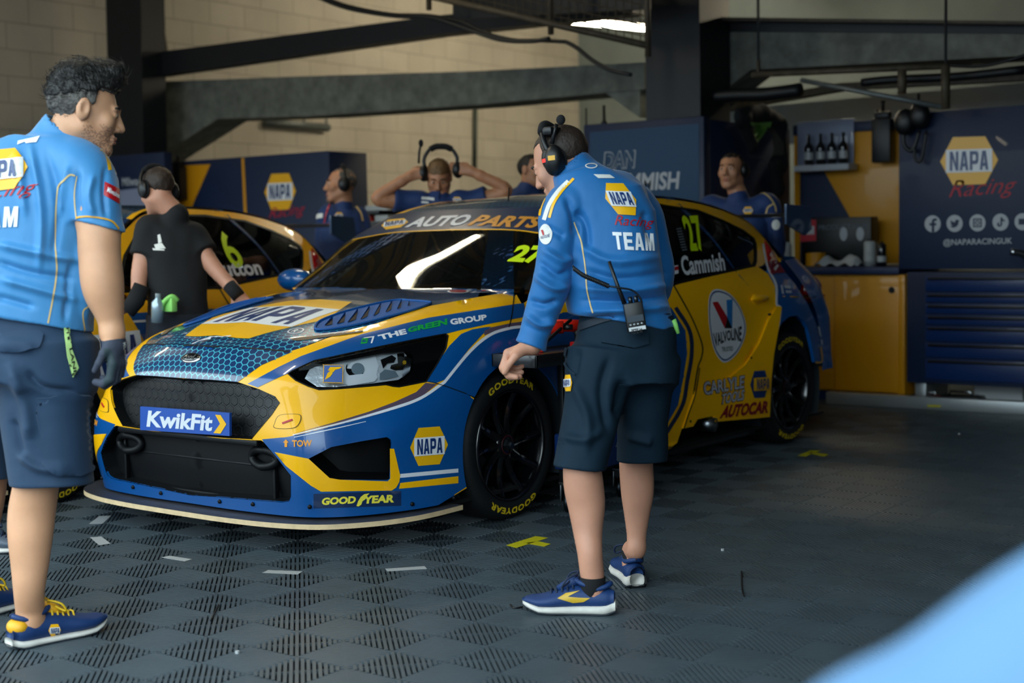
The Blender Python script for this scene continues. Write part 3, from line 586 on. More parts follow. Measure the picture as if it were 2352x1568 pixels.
def recolour(o, polys, m, sg, k=6.):       # the panel itself is painted where the colour field lies (turned edges included)
    o.data.materials.append(m); V_ = np.array([tuple(v.co) for v in o.data.vertices])*[sg, 1, 1]; X = PX(V_); res = np.zeros(len(o.data.polygons), np.int32)
    for poly in (polys if isinstance(polys[0][0], (list, tuple)) else [polys]):
        ins = inpoly(X, poly)
        for dx, dy in ((2.5, 0), (-2.5, 0), (0, 2.5), (0, -2.5)): ins |= inpoly(X+[dx, dy], poly)
        big = ins.copy()
        for dx, dy in ((k, 0), (-k, 0), (0, k), (0, -k)): big |= inpoly(X+[dx, dy], poly)
        for i, p in enumerate(o.data.polygons):
            if (big if len(p.vertices) == 4 else ins)[list(p.vertices)].all(): res[i] = 1
    o.data.polygons.foreach_set('material_index', res)
def thing_part(name, parent): o = bpy.data.objects.new(name, None); o.empty_display_size = .05; return link(o, parent)
def L_at(q, **k):
    d = FW*FPX+RT*(q[0]-1176)-UP*(q[1]-784); d = RL@d; a = 'xyz'.index(list(k)[0]); return OL+d*((list(k.values())[0]-OL[a])/d[a])
def PXs(P): return PX(np.array(P))
def plane_local(X, y):
    d = (FW*FPX+RT*(X[:, :1]-1176)-UP*(X[:, 1:2]-784))@RL.T; t = (y-OL[1])/d[:, 1]; return OL+d*t[:, None], np.tile([0, -1., 0], (len(X), 1))
mat('lamp_silver', '#e6ecef', .25, metal=.25, bump=.9, bscale=34); mat('lamp_glass', '#8fa3ad', .08, metal=.3, coat=1.)

car = thing('race_car', 'yellow and blue race car number 27 parked beside the stooping man', 'car', (CX0, CY0, 0), CA)
BMP, FEN, BON = build_car(car)
# ================================================================== sides, glasshouse, wheels, wing
DS = [(1547,656), (1582,718), (1600,757), (1612.7,795.5), (1610,822), (1602,844.5), (1592,905.7), (1578,946.5), (1566,984)]     # rear door shut line
RG = [(1783,703), (1762,735), (1741,788), (1708,838), (1676,864), (1640,885), (1594,898)]
SL = [px1(*p) for p in cr(np.array(LV[0][8:13]), 6)]
def ribbon2(name, pts, w, m, par, off=.0026, st=9, k=6, **kw):
    c = curve2(pts, k); t = np.gradient(c, axis=0); t /= np.linalg.norm(t, axis=1)[:, None]; n = np.c_[-t[:, 1], t[:, 0]]*w/2
    return sheet(name, np.r_[c+n, (c-n)[::-1]], cc, m, par, st=st, off=off, **kw)
WIN = [tuple(PX([(.79,.62,.985)])[0]), tuple(PX([(.738,.76,1.18)])[0]), tuple(PX([(.672,1.0,1.34)])[0]), tuple(PX([(.632,1.2,1.385)])[0]), tuple(PX([(.61,1.5,1.405)])[0]),
       (1510,467), (1533,471), (1602,481), (1663.7,505.7), (1708.6,528), (1733,546.5), (1738,560), (1739,575), (1739,600), (1735,612), (1643,632), (1547,655)]
def build_car2(root):
    Y, B, Wv, K = MATS['yellow_paint'], MATS['blue_paint'], MATS['white_vinyl'], MATS['gap_black']
    belt = [px1(*p) for p in cr(np.array(_B), 4)]; top = [px1(p[0]+.012, p[1], p[2]-.016) for p in cr(np.array(_T), 4)]
    dse = [px1(*q) for q in cs(np.array([(.50,.80), (.52,.6), (.50,.4), (.47,.17)]))[0]]
    # front door
    fd = [b for b in belt if b[0] < 1545]+DS+[s for s in SL[::-1] if dse[-1][0]+3 < s[0] < 1562]+dse[::-1]+[(1203,696)]
    for o, sg in zip(sheet('front_door', fd, cc, Y, root, st=13, lip=.02, both=True), (1, -1)):
        bl = [(1208,727), (1330,716), (1480,708), (1541,706), (1574,759), (1578,812), (1568,873), (1557,930), (1521,993)]+[s for s in SL[::-1] if dse[-1][0]+3 < s[0] < 1519]+dse[::-1]
        recolour(o, [tuple(q) for q in bl], B, sg, 8.)
        sheet('colour_band', bl, cc, B, o, st=13, off=.0012, mirror=sg < 0)
        ribbon2('pinstripe', [(1240,745.5), (1330,738), (1430,732)], 6, Wv, o, mirror=sg < 0)
        ribbon2('pinstripe', [(1551,706), (1583,759), (1588,812), (1578,873), (1567,930), (1531,993)], 9, MATS['navy_paint'], o, off=.002, mirror=sg < 0)
    # rear door
    rd = DS[:-3]+[(1594,898)]+RG[::-1][1:]+[(1780,657), (1764,628), (1739,611), (1643,632.5)]
    rdo = sheet('rear_door', rd, cc, Y, root, st=12, lip=.012, both=True)
    sk = [RG[-1], (1592,905.7), (1578,946.5), (1566,984), (1588,979), (1598,963), (1637,955), (1639,969), (1764,957), (1768,869), (1774,812), (1784,759), (1792,706)]+RG[:-1]
    ska = sheet('side_skirt', sk, cc, Y, root, st=12, off=.012, lip=.016, both=True)
    for o, q, sg in zip(rdo, ska, (1, -1)):
        ribbon2('panel_gap', DS[:-2], 3, K, o, st=9, mirror=sg < 0); ribbon2('panel_gap', DS[-4:], 2.5, K, q, off=.014, mirror=sg < 0)
        h = thing_part('door_handle', o); c = cc(np.array([[1741., 690.]]))[0][0]*[sg, 1, 1]
        MB().ell(c+[sg*.012, 0, .012], (.022, .10, .018), 20, 10).build('handle_grip', Y, h, True); MB().ell(c+[sg*-.006, -.015, -.0], (.012, .055, .038), 20, 10).build('handle_recess', Y, h, True)
        for bx, by in ((1765,722), (1721,822), (1581,968)):
            P, N = cc(np.array([[bx, by]], float)); MB().lathe([(.0, .016), (.006, .016), (.007, .0)], P[0]*[sg, 1, 1], N[0]*[sg, 1, 1], 10).build('rivet', MATS['satin_black'], q, True)
    MB().box((.62, .42, .10), (.86, 2.34, .135)).build('floor_edge', MATS['carbon'], root, bev=.004); MB().box((-.86, .42, .10), (-.62, 2.34, .135)).build('floor_edge', MATS['carbon'], root, bev=.004)
    for sg in (1, -1):
        p = L_at((1610, 972), x=.86)*[sg, 1, 1]; MB().lathe([(.035, 0), (.038, .0), (.038, .10), (.030, .10), (.030, .02)], p-[sg*.02, 0, 0], (sg, .2, -.05), 20).build('exhaust_pipe', MATS['steel'], root, True)
    # rear quarter
    rq = [(1764,618), (1774,632), (1794,624), (1803,625), (1827,652.7), (1855.5,697.6), (1876,746.5), (1888,795.5), (1890,830), (1872,832), (1866,800), (1855,752), (1845,735), (1831,724), (1812,727), (1797,740), (1784,759), (1792,706), (1783,703), (1780,657)]
    for o, sg in zip(sheet('rear_quarter', rq, cc, B, root, st=9, lip=.02, both=True), (1, -1)):
        ribbon2('pinstripe', [(1752,560), (1757,590), (1764,618), (1782,655), (1783,698), (1792,707), (1789,740), (1785,758)], 5, Wv, o, k=4, mirror=sg < 0)
        ribbon2('bumper_edge', [(1884,797), (1887,829), (1872,832)], 4, Y, o, k=3, mirror=sg < 0, off=.004)
    # arches, inner liners
    for sg in (1, -1):
        for cy, ry, rz, nm in ((0, .40, .40, 'front_wheel_well'), (2.7, .40, .43, 'rear_wheel_well')):
            pr = circ(cy, .325, ry, rz, -25, 205, 28); V = [(sg*.90, y, z) for y, z in pr]+[(sg*.55, y, z) for y, z in pr]; n = len(pr)
            V += [(sg*.55, cy, .325)]; mesh(nm, V, [(i, i+1, n+i+1, n+i) for i in range(n-1)]+[(n+i, n+i+1, 2*n) for i in range(n-1)], mat('liner', '#0f1c24', .7), root)
    # roof, pillars, screens
    G, N = PG['roof']; r = grid_mesh('roof', G, N, [MATS['roof_vinyl'], Y], root, uvf=lambda V: V[:, :2])
    nb = G.shape[1]-1; nf = (G.shape[0]-1)*nb
    mi = [1 if (i % nf) % nb >= 18 else 0 for i in range(2*nf)]; r.data.polygons.foreach_set('material_index', mi)
    fr = sheet('side_frame', top[1:]+belt[::-1][1:], cc, Y, root, holes=[WIN], st=11, lip=.012, both=True)
    for o, sg in zip(sheet('side_window', WIN, cc, MATS['tinted_glass'], root, st=12, off=-.003, both=True), (1, -1)):
        sheet('window_trim', WIN, cc, MATS['satin_black'], o, holes=[(np.array(WIN)-np.mean(WIN, 0))*[.965, .93]+np.mean(WIN, 0)], st=10, off=.001, mirror=sg < 0)
    G, N = PG['screen']
    grid_mesh('windscreen', G[:, :20], N[:, :20], MATS['screen_glass'], root); WSC = grid_mesh('screen_pillar', G[:, 19:], N[:, 19:], MATS['satin_black'], root)
    st_ = grid_mesh('sun_strip', G[14:, :21], N[14:, :21], MATS['navy_paint'], root, off=.002); grid_mesh('strip_line', G[13:15, :20]*np.r_[.75, .25].reshape(2, 1, 1)*0+np.stack([G[14, :20]*.72+G[13, :20]*.28, G[14, :20]]), N[13:15, :20], Y, st_, off=.003)
    # narrow rear quarter lamps and tailgate
    G, N = PG['rear']; tg = grid_mesh('tailgate', G, N, MATS['navy_paint'], root)
    for o in sheet('tail_lamp', [(1755,551), (1772,572), (1788,604), (1803,626), (1770,629), (1763,602)], cc, MATS['red_lamp'], root, st=9, off=.004, lip=.004, both=True):
        pass
    sd = Form(); G, N = PG['side']; k = 13*7; grid_mesh('rear_bumper', G[7:, 14*7:], N[7:, 14*7:], B, root)
    for sg in (1, -1): MB().ell((sg*.76, 3.28, .88), (.05, .12, .09), 18, 12).build('tail_lamp', MATS['red_lamp'], root, True)
    # cabin
    cb = thing_part('cabin', root); MB().box((-.70, .30, .14), (.70, 3.0, .16)).box((-.66, .30, .16), (.66, .36, .93)).box((-.66, 2.9, .16), (.66, 2.95, .95)).box((-.74, .32, .16), (-.72, 2.95, .93)).box((.72, .32, .16), (.74, 2.95, .93)).build('cabin_tub', MATS['interior_black'], cb)
    MB().add([(-.72,.27,.985),(.72,.27,.985),(.70,.74,.93),(-.70,.74,.93),(.70,.76,.70),(-.70,.76,.70)], [(0,1,2,3),(3,2,4,5)]).build('dashboard', MATS['interior_black'], cb)
    for sx in (-1, 1):
        mb = MB(); mb.tube(cr(np.array([(sx*.70,.50,.55),(sx*.71,.52,.98),(sx*.655,.74,1.20),(sx*.57,1.05,1.36),(sx*.52,1.5,1.40),(sx*.5,2.0,1.39)]), 5), .022, 10)
        mb.tube([(sx*.5,2.0,1.39),(sx*.58,1.95,.9),(sx*.6,1.9,.2)], .022, 10).tube([(sx*.5,2.0,1.38),(sx*.5,2.5,1.0),(sx*.5,2.9,.7)], .02, 10); mb.build('roll_cage', MATS['cage_grey'], cb, True)
        g = []; c0, c1 = np.array([sx*.70,.45,1.0]), np.array([sx*.615,.83,1.25]); 
        MB().add([c0, c1, c1+[-sx*.05,.01,0], c0+[-sx*.075,.015,0]], [(0,1,2,3)]).build('pillar_gusset', mat('gusset', '#3e454c', .5), cb)
        for t in np.linspace(.08, .92, 8): MB().lathe([(0,.004),(.018,.004),(.018,0)], c0+(c1-c0)*t+[-sx*.03,-.003,.0], (0,-.75,.6), 14).build('gusset_hole', MATS['gap_black'], cb)
    mb = MB(); mb.tube([(-.52,1.48,1.40),(.52,1.48,1.40)], .02, 10).tube([(-.5,2.0,1.39),(.5,2.0,1.39)], .02, 10).tube([(-.5,2.0,1.38),(.58,1.95,.5)], .02, 10).tube([(.5,2.0,1.38),(-.58,1.95,.5)], .02, 10); mb.build('roll_cage', MATS['cage_grey'], cb, True)
    mb = MB(); mb.box((.12,1.25,.25), (.58,1.75,.45)).box((.14,1.62,.4), (.56,1.80,1.12)).box((.10,1.55,.8), (.15,1.8,1.15)).box((.55,1.55,.8), (.6,1.8,1.15)); mb.build('racing_seat', MATS['satin_black'], cb, bev=.03)
    MB().tube([(.35+.15*math.cos(t), 1.02, .92+.12*math.sin(t)) for t in np.linspace(0, 2*math.pi, 25)], .014, 8, cap=False).build('steering_wheel', MATS['satin_black'], cb, True)
    MB().box((-.88, -.6, .125), (.88, 3.2, .14)).box((-.54, -.9, .14), (.54, .3, .66)).build('floor_pan', MATS['interior_black'], root)
    # mirrors
    for sg in (1, -1):
        m_ = thing_part('door_mirror', root); MB().ell((sg*.955, .52, 1.03), (.115, .07, .062), 20, 12).build('mirror_shell', B, m_, True); MB().tube([(sg*.80,.55,.985),(sg*.88,.54,1.0)], .02, 8).build('mirror_arm', MATS['satin_black'], m_, True)
        MB().ell((sg*.955, .575, 1.03), (.10, .022, .05), 20, 8).build('mirror_glass', MATS['chrome'], m_, True)
    # rear wing
    wg = thing_part('rear_wing', root); pr = [(2.98, 1.335), (3.02, 1.352), (3.1, 1.36), (3.2, 1.352), (3.26, 1.345), (3.2, 1.336), (3.08, 1.333)]
    MB().prism(pr, lambda y, z, h: (-.74+h, y, z), 1.48).build('wing_blade', MATS['carbon'], wg)
    for sg in (1, -1):
        MB().prism([(2.95,1.29), (2.95,1.41), (3.27,1.40), (3.30,1.26), (3.2,1.22)], lambda y, z, h: (sg*(.745+h), y, z), .012).build('wing_endplate', mat('teal_blue', '#0d3d66', .35, coat=.7), wg)
        MB().prism([(2.96,1.2), (3.03,1.33), (3.12,1.335), (3.1,1.15)], lambda y, z, h: (sg*(.30+h), y, z), .012).build('wing_support', MATS['carbon'], wg)
    mb = MB().tube([(.08, 1.08, 1.43), (.08, 1.09, 1.50)], .004, 6); mb.build('roof_aerial', MATS['satin_black'], root, True)
    # wheels
    wheels = []
    w0 = make_wheel(root); wheels.append(w0)
    for x, y, s in ((.905, 2.7, 1), (-.905, 0, -1), (-.905, 2.7, -1)):
        w = copy_tree(w0, root); w.location = (x, y, .33); w.rotation_euler = (0, 0, 0 if s > 0 else math.pi); wheels.append(w)
    w0.location = (.905, 0, .33)
    return wheels
def copy_tree(o, parent=None):
    c = o.copy(); COL.objects.link(c); c.parent = parent
    for ch in list(o.children): copy_tree(ch, c)
    return c
def make_wheel(root):                     # axle along x, outer face towards +x
    w = thing_part('wheel', root); ax = (1, 0, 0); O = (0, 0, 0)
    ty = MB().lathe([(.238,-.235),(.262,-.245),(.305,-.243),(.322,-.225),(.329,-.19),(.330,-.12),(.329,-.055),(.322,-.022),(.306,-.004),(.285,.002),(.262,-.001),(.246,-.008),(.238,-.012)], O, ax, 72).build('tyre', MATS['rubber'], w, True)
    rim = thing_part('rim', w)
    MB().lathe([(.246,-.010),(.244,-.003),(.237,-.001),(.232,-.010),(.226,-.045),(.222,-.09),(.222,-.22)], O, ax, 64).build('rim_barrel', MATS['gloss_black'], w, True)
    sp = MB()
    for k in range(10):
        a0 = 2*math.pi*k/10; P = []; 
        for t in np.linspace(0, 1, 8):
            r = .052+.176*t; a = a0+.16*math.sin(t*math.pi*.5)*.6; wd = .021-.010*t+.009*t**3; x = -.040-.018*math.sin(t*math.pi)+.022*t
            for da, dx in ((-wd, -.004), (-wd*.35, .006), (wd*.35, .006), (wd, -.004), (wd*.5, -.03), (-wd*.5, -.03)):
                P.append((x+dx, r*math.cos(a)-da*math.sin(a), r*math.sin(a)+da*math.cos(a)))
        sp.add(P, [(i*6+j, i*6+(j+1) % 6, (i+1)*6+(j+1) % 6, (i+1)*6+j) for i in range(7) for j in range(6)]+[tuple(range(6)), tuple(range(42, 48))[::-1]])
    so = sp.build('spokes', MATS['gloss_black'], w, True); so.data.set_sharp_from_angle(angle=.7)
    MB().lathe([(.0,-.03),(.036,-.03),(.058,-.036),(.064,-.055),(.062,-.09)], O, ax, 32).build('wheel_hub', MATS['gloss_black'], w, True)
    MB().lathe([(.0,.0),(.014,.0),(.018,-.004),(.020,-.012),(.028,-.016),(.031,-.03)], O, ax, 6).build('centre_nut', MATS['dark_metal'], w)
    MB().lathe([(.037,-.026),(.040,-.024),(.043,-.028)], O, ax, 32).build('nut_ring', mat('nut_red', '#3a1016', .4), w, True)
    MB().lathe([(.08,-.11),(.19,-.11),(.19,-.14),(.08,-.14)], O, ax, 40, close=True).build('brake_disc', mat('disc_metal', '#2a2e33', .4, metal=.7), w, True)
    MB().box((-.16,-.205,-.07), (-.085,-.145,.07)).build('brake_caliper', MATS['satin_black'], w, bev=.012)
    COL.objects.unlink(rim); bpy.data.objects.remove(rim)
    def arc(c, half, r0, r1):
        def f(U):
            a = math.radians(c)+math.radians(half)*(1-2*U[:, 0]); r = r0+(r1-r0)*U[:, 1]; x = np.interp(r, [.246,.262,.285,.306,.322], [-.008,-.001,.002,-.004,-.022])+.0012
            return np.c_[x, r*np.cos(a), r*np.sin(a)], np.tile([1., 0, 0], (len(U), 1))
        return f
    for c in (90, 270): word('tyre_lettering', 'GOODYEAR', lambda u: u, arc(c, 34, .272, .300), MATS['tyre_print'], w, off=.0, bold=.035, n=10, sp=1.15)
    return w
mat('dark_metal', '#3a4046', .3, metal=.9)
WHEELS = build_car2(car)
# ================================================================== stickers of car 27 (laid on after the second car is copied)
def car_stickers():
    b, f = BMP[0], FEN[0]; Wv = MATS['white_vinyl']; Yv = MATS['napa_yellow']; orange = mat('orange_vinyl', '#f09a1e', .4)
    word('tow_lettering', 'TOW', quad([(671.5,1010.5),(716.5,1010),(716.5,1025),(671.5,1026)]), cc, orange, b, bold=.03, n=3); sheet('tow_arrow', [(657.5,1008.5), (664,1016), (660.5,1016), (660.5,1026), (654.5,1026), (654.5,1016), (651,1016)], cc, orange, b, st=5, off=.003)
    V, T = text2('TOW', .03); V, T = tess(V, T, 3); P, N = cc(quad([(671.5,1010.5),(716.5,1010),(716.5,1025),(671.5,1026)])(V*[-1, 1]+[1, 0])); T3 = [t for q in T for t in ([q] if len(q) == 3 else [(q[0], q[i], q[i+1]) for i in range(1, len(q)-1)])]; raise_sheet('tow_lettering', V, np.array(T3), P, N, orange, BMP[1], .003, mirror=True)
    sheet('sponsor_panel', [(720.5,1133.5), (921,1127), (921,1161), (720.5,1167)], cc, MATS['navy_paint'], b, st=9, off=.002)
    gy = mat('pale_yellow', '#efe048', .4); word('sponsor_lettering', 'GOOD', quad([(739.5,1142),(817,1138),(817,1155),(739.5,1159)]), cc, gy, b, off=.004, bold=.05, shear=.12, n=5); word('sponsor_lettering', 'YEAR', quad([(835,1138),(904,1135),(904,1153),(835,1156)]), cc, gy, b, off=.004, bold=.05, shear=.12, n=5)
    sheet('winged_foot', [(818,1161), (822,1150), (828,1140), (836,1134), (848,1132), (842,1138), (838,1146), (832,1150), (829,1158), (823,1162)], cc, gy, b, st=6, off=.0042)
    napa(quad([(941,984),(1028,977.5),(1028,1064),(941,1071)]), cc, b, off=.003, st=.1, name='sponsor_badge')
    gp = MATS['green_vinyl']
    sheet('sponsor_mark', [(832,778), (847,776), (846,779), (834,781), (831,787), (841,786), (842,783), (837,784), (838,781), (845,780), (843,789), (828,791)], cc, gp, f, st=5, off=.003); sheet('sponsor_mark', [(835,776.5), (860,773), (855,789), (851,789.5), (855,776), (836,778)], cc, Wv, f, st=5, off=.0034)
    word('sponsor_lettering', 'THE', quad([(866.6,771),(931,756),(935,767.5),(873.5,782)]), cc, Wv, f, bold=.045, n=5); word('sponsor_lettering', 'GREEN', quad([(936,754),(1026.5,732),(1027,746.5),(937,765)]), cc, gp, f, bold=.045, n=6); word('sponsor_lettering', 'GROUP', quad([(1032,734),(1116.5,722.5),(1118,735.5),(1036,747.5)]), cc, Wv, f, bold=.045, n=6)
    ss = find(car, 'sun_strip'); word('strip_lettering', 'AUTO', quad([(947,501),(1088,493.5),(1068,519),(929,524)]), cc2, Wv, ss, off=.005, bold=.04, shear=.25, n=5); word('strip_lettering', 'PARTS', quad([(1098,494.5),(1250,500),(1236,526),(1072,519.5)]), cc2, mat('strip_orange', '#d8912a', .4), ss, off=.005, bold=.04, shear=.25, n=5)
    napa(quad([(878,507),(943,501),(934,521),(874,531)]), cc2, ss, off=.004, st=.2, name='strip_badge')
    zz = [(408+i*13.4+(0 if j == 0 else 6), 731.5-i*5.3-(0 if j == 0 else 5)) for i in range(8) for j in (0, 1)]; c_ = np.array(zz); sheet('vent_print', np.r_[c_+[-2, -2.5], (c_+[2, 2.5])[::-1]], cc2, Wv, BON, st=7, off=.012)
    ws = find(car, 'windscreen'); word('number', '27', quad([(1186,564),(1264,566),(1244,608),(1164,603)]), cc2, MATS['lime_vinyl'], ws, off=.005, bold=.05, shear=.1, n=4)
    sheet('bonnet_sticker', circ(1052, 670.5, 25, 4.6, 0, 360, 30)[:-1], cc2, Wv, BON, st=7, off=.004); sheet('bonnet_sticker', circ(1052, 670.5, 20, 3.2, 0, 360, 26)[:-1], cc2, MATS['maroon_vinyl'], BON, st=7, off=.0055); sheet('bonnet_sticker', [(1079,674), (1112,663.5), (1138,672)], cc2, Wv, BON, st=7, off=.004); sheet('bonnet_sticker', [(1088,673), (1112,665.5), (1131,671.5)], cc2, MATS['napa_navy'], BON, st=7, off=.0055); sheet('bonnet_sticker', [(1104,671.5), (1112,667), (1118,671)], cc2, MATS['red_vinyl'], BON, st=7, off=.007)
    w = find(car, 'side_window'); rd = find(car, 'rear_door'); sk = find(car, 'side_skirt')
    word('number', '27', quad([(1561,496),(1601,495),(1621,577),(1586,580)]), cc, MATS['lime_vinyl'], w, off=.006, bold=.035, n=4); word('driver_name', 'Cammish', quad([(1559,588),(1659,580),(1665,622),(1567,634)]), cc, Wv, w, off=.006, bold=.03, n=6)
    sheet('flag_sticker', [(1545,611), (1556,609), (1557,628), (1547,631)], cc, Wv, w, st=6, off=.005); sheet('flag_sticker', [(1546,614), (1556,612), (1556.5,620), (1546.5,622)], cc, MATS['red_vinyl'], w, st=6, off=.006)
    for k in range(9): sheet('window_louvre', [(1551+k*1.6,526+k*6), (1563+k*1.6,524+k*6), (1564+k*1.6,527+k*6), (1552+k*1.6,529+k*6)], cc, MATS['dim_grey2'], w, st=9, off=.006)
    eg = curve2([(1647,664), (1676,675), (1700,706), (1712.7,746.5), (1708.6,779), (1692,812), (1667.8,832), (1651,824), (1637,795.5), (1627.8,746.5), (1626,701.6), (1631,673)], 4, True); k = eg.mean(0)
    sheet('oil_badge', eg, cc, Wv, rd, st=8, off=.002); sheet('oil_badge', (eg-k)*.955+k, cc, MATS['napa_navy'], rd, st=8, off=.003); sheet('oil_badge', (eg-k)*.91+k, cc, Wv, rd, st=8, off=.004)
    sheet('badge_letter', [(1634.5,694.3), (1647,692.7), (1668.6,728), (1663,754)], cc, MATS['red_vinyl'], rd, st=7, off=.005); sheet('badge_letter', [(1667,689.4), (1681,687.3), (1680,754), (1668.6,728)], cc, mat('badge_blue', '#1f7ac0', .4), rd, st=7, off=.005); sheet('badge_letter', [(1668.6,728), (1680,754), (1663,754)], cc, MATS['gap_black'], rd, st=7, off=.0055)
    qd = quad([(1636,765),(1702,748),(1701,785),(1640,799)])
    word('badge_lettering', 'VALVOLINE', lambda u: qd(np.c_[u[:, 0], u[:, 1]])+np.c_[u[:, 0]*0, -9*np.sin(u[:, 0]*math.pi)*(1-u[:, 1])+2*np.sin(u[:, 0]*math.pi)*u[:, 1]], cc, mat('badge_ink', '#10202c', .4), rd, off=.005, bold=.03, n=8); word('badge_lettering', 'TRUSTED', quad([(1656,797),(1682,795),(1682,805),(1656,808)]), cc, MATS['badge_ink'], rd, off=.005, bold=.02, n=5)
    for bo, of, m, iq in ((.075, .002, 'outline_ink', 0), (.02, .0035, 'silver_vinyl', 1.6)): word('sponsor_lettering', 'CARLYLE', quad([(1607+iq,877+iq),(1706-iq,861+iq),(1706-iq,893-iq),(1612+iq,910-iq)]), cc, MATS[m], sk, off=of+.0125, bold=bo, shear=.1, n=6); word('sponsor_lettering', 'TOOLS', quad([(1652+iq,904+iq),(1706-iq,893+iq),(1705-iq,920-iq),(1649+iq,931-iq)]), cc, MATS[m], sk, off=of+.0125, bold=bo, shear=.15, n=5)
    napa(quad([(1718,853),(1761,850),(1761,912),(1718,915)]), cc, sk, off=.0145, st=.3, cols=('napa_navy', 'napa_yellow', 'napa_navy'), name='sponsor_badge')
    sheet('sponsor_panel', [(1645,931), (1765,916), (1764,955), (1643,966)], cc, mat('bright_yellow', '#f2d20c', .4), sk, st=9, off=.002); word('sponsor_lettering', 'AUTOCAR', quad([(1655,932),(1760,919),(1758,948),(1646,962)]), cc, MATS['maroon_vinyl'], sk, off=.0165, bold=.05, shear=.12, n=6)
    q = find(car, 'rear_quarter')
    for pts in ([(1792,655), (1797,655), (1800,676), (1795,674)], [(1800,655), (1814,656), (1816,663), (1802,662)], [(1803,667), (1817,667), (1818,673), (1805,673)]): sheet('quarter_print', pts, cc, MATS['silver_vinyl'], q, st=6, off=.003)
    for pts in ([(1877,748), (1881,752), (1886,775), (1881,770)], [(1883,778), (1888,782), (1889,793), (1885,790)]): sheet('quarter_print', pts, cc, Wv, q, st=6, off=.004)
    tl = find(car, 'tail_lamp'); sheet('lamp_print', [(1766,600), (1773,606), (1784,598), (1778,612), (1770,612)], cc, MATS['silver_vinyl'], tl, st=6, off=.007); sheet('lamp_print', [(1775,618), (1784,608), (1787,612), (1779,624)], cc, MATS['silver_vinyl'], tl, st=6, off=.007)
mat('silver_vinyl', '#b9bcc6', .4); mat('outline_ink', '#3a1c3c', .4); mat('dim_grey2', '#5a636b', .5)
def find(root, nm, k=0): return [o for o in root.children if o.name.split('.')[0] == nm][k]
# ================================================================== the garage
WX, BYY, CZ = -12.7, 19.0, 5.2
def blockmat(name, c1, c2, mortar, w, h):
    m = bpy.data.materials.new(name); m.use_nodes = True; N, L = nodes(m); b = N['Principled BSDF']; b.inputs['Roughness'].default_value = .7
    g = N.new('ShaderNodeNewGeometry'); s = N.new('ShaderNodeSeparateXYZ'); L.new(g.outputs['Position'], s.inputs[0]); c = N.new('ShaderNodeCombineXYZ')
    a = N.new('ShaderNodeMath'); L.new(s.outputs[0], a.inputs[0]); L.new(s.outputs[1], a.inputs[1]); L.new(a.outputs[0], c.inputs[0]); L.new(s.outputs[2], c.inputs[1])
    br = N.new('ShaderNodeTexBrick'); br.inputs['Scale'].default_value = 1; br.inputs['Brick Width'].default_value = w; br.inputs['Row Height'].default_value = h; br.inputs['Mortar Size'].default_value = .007; br.inputs['Mortar Smooth'].default_value = .6
    br.inputs['Color1'].default_value = srgb(c1); br.inputs['Color2'].default_value = srgb(c2); br.inputs['Mortar'].default_value = srgb(mortar); L.new(c.outputs[0], br.inputs[0])
    n = N.new('ShaderNodeTexNoise'); n.inputs['Scale'].default_value = 1.4; n.inputs['Detail'].default_value = 8; L.new(g.outputs['Position'], n.inputs['Vector'])
    r = N.new('ShaderNodeMapRange'); r.inputs[1].default_value = .3; r.inputs[2].default_value = .7; r.inputs[3].default_value = .86; r.inputs[4].default_value = 1.06; L.new(n.outputs[0], r.inputs[0])
    x = N.new('ShaderNodeVectorMath'); x.operation = 'SCALE'; L.new(br.outputs[0], x.inputs[0]); L.new(r.outputs[0], x.inputs['Scale']); L.new(x.outputs[0], b.inputs['Base Color'])
    bp = N.new('ShaderNodeBump'); bp.inputs['Strength'].default_value = .5; bp.inputs['Distance'].default_value = .006; bp.invert = True; L.new(br.outputs['Fac'], bp.inputs['Height']); L.new(bp.outputs[0], b.inputs['Normal']); MATS[name] = m; return m
blockmat('block_wall', '#cbc3b4', '#c4bcac', '#9a9284', .54, .27)
mat('ceiling_sheet', '#8d9494', .6, noise=.08, nscale=2); mat('back_sheet', '#7f8a8a', .6, noise=.1, nscale=2)
mat('dark_steel', '#10151b', .5, noise=.15, nscale=6); mat('concrete', '#777a70', .8, noise=.3, nscale=9, bump=.3, bscale=30); mat('rust_steel', '#4c4334', .6, noise=.3, nscale=14)
mat('galv', '#6f7676', .45, metal=.5, noise=.15, nscale=20)
mat('plastic_grey', '#434e55', .40, noise=.12, nscale=5, spec=.55); mat('under_tile', '#0a0d10', .8)
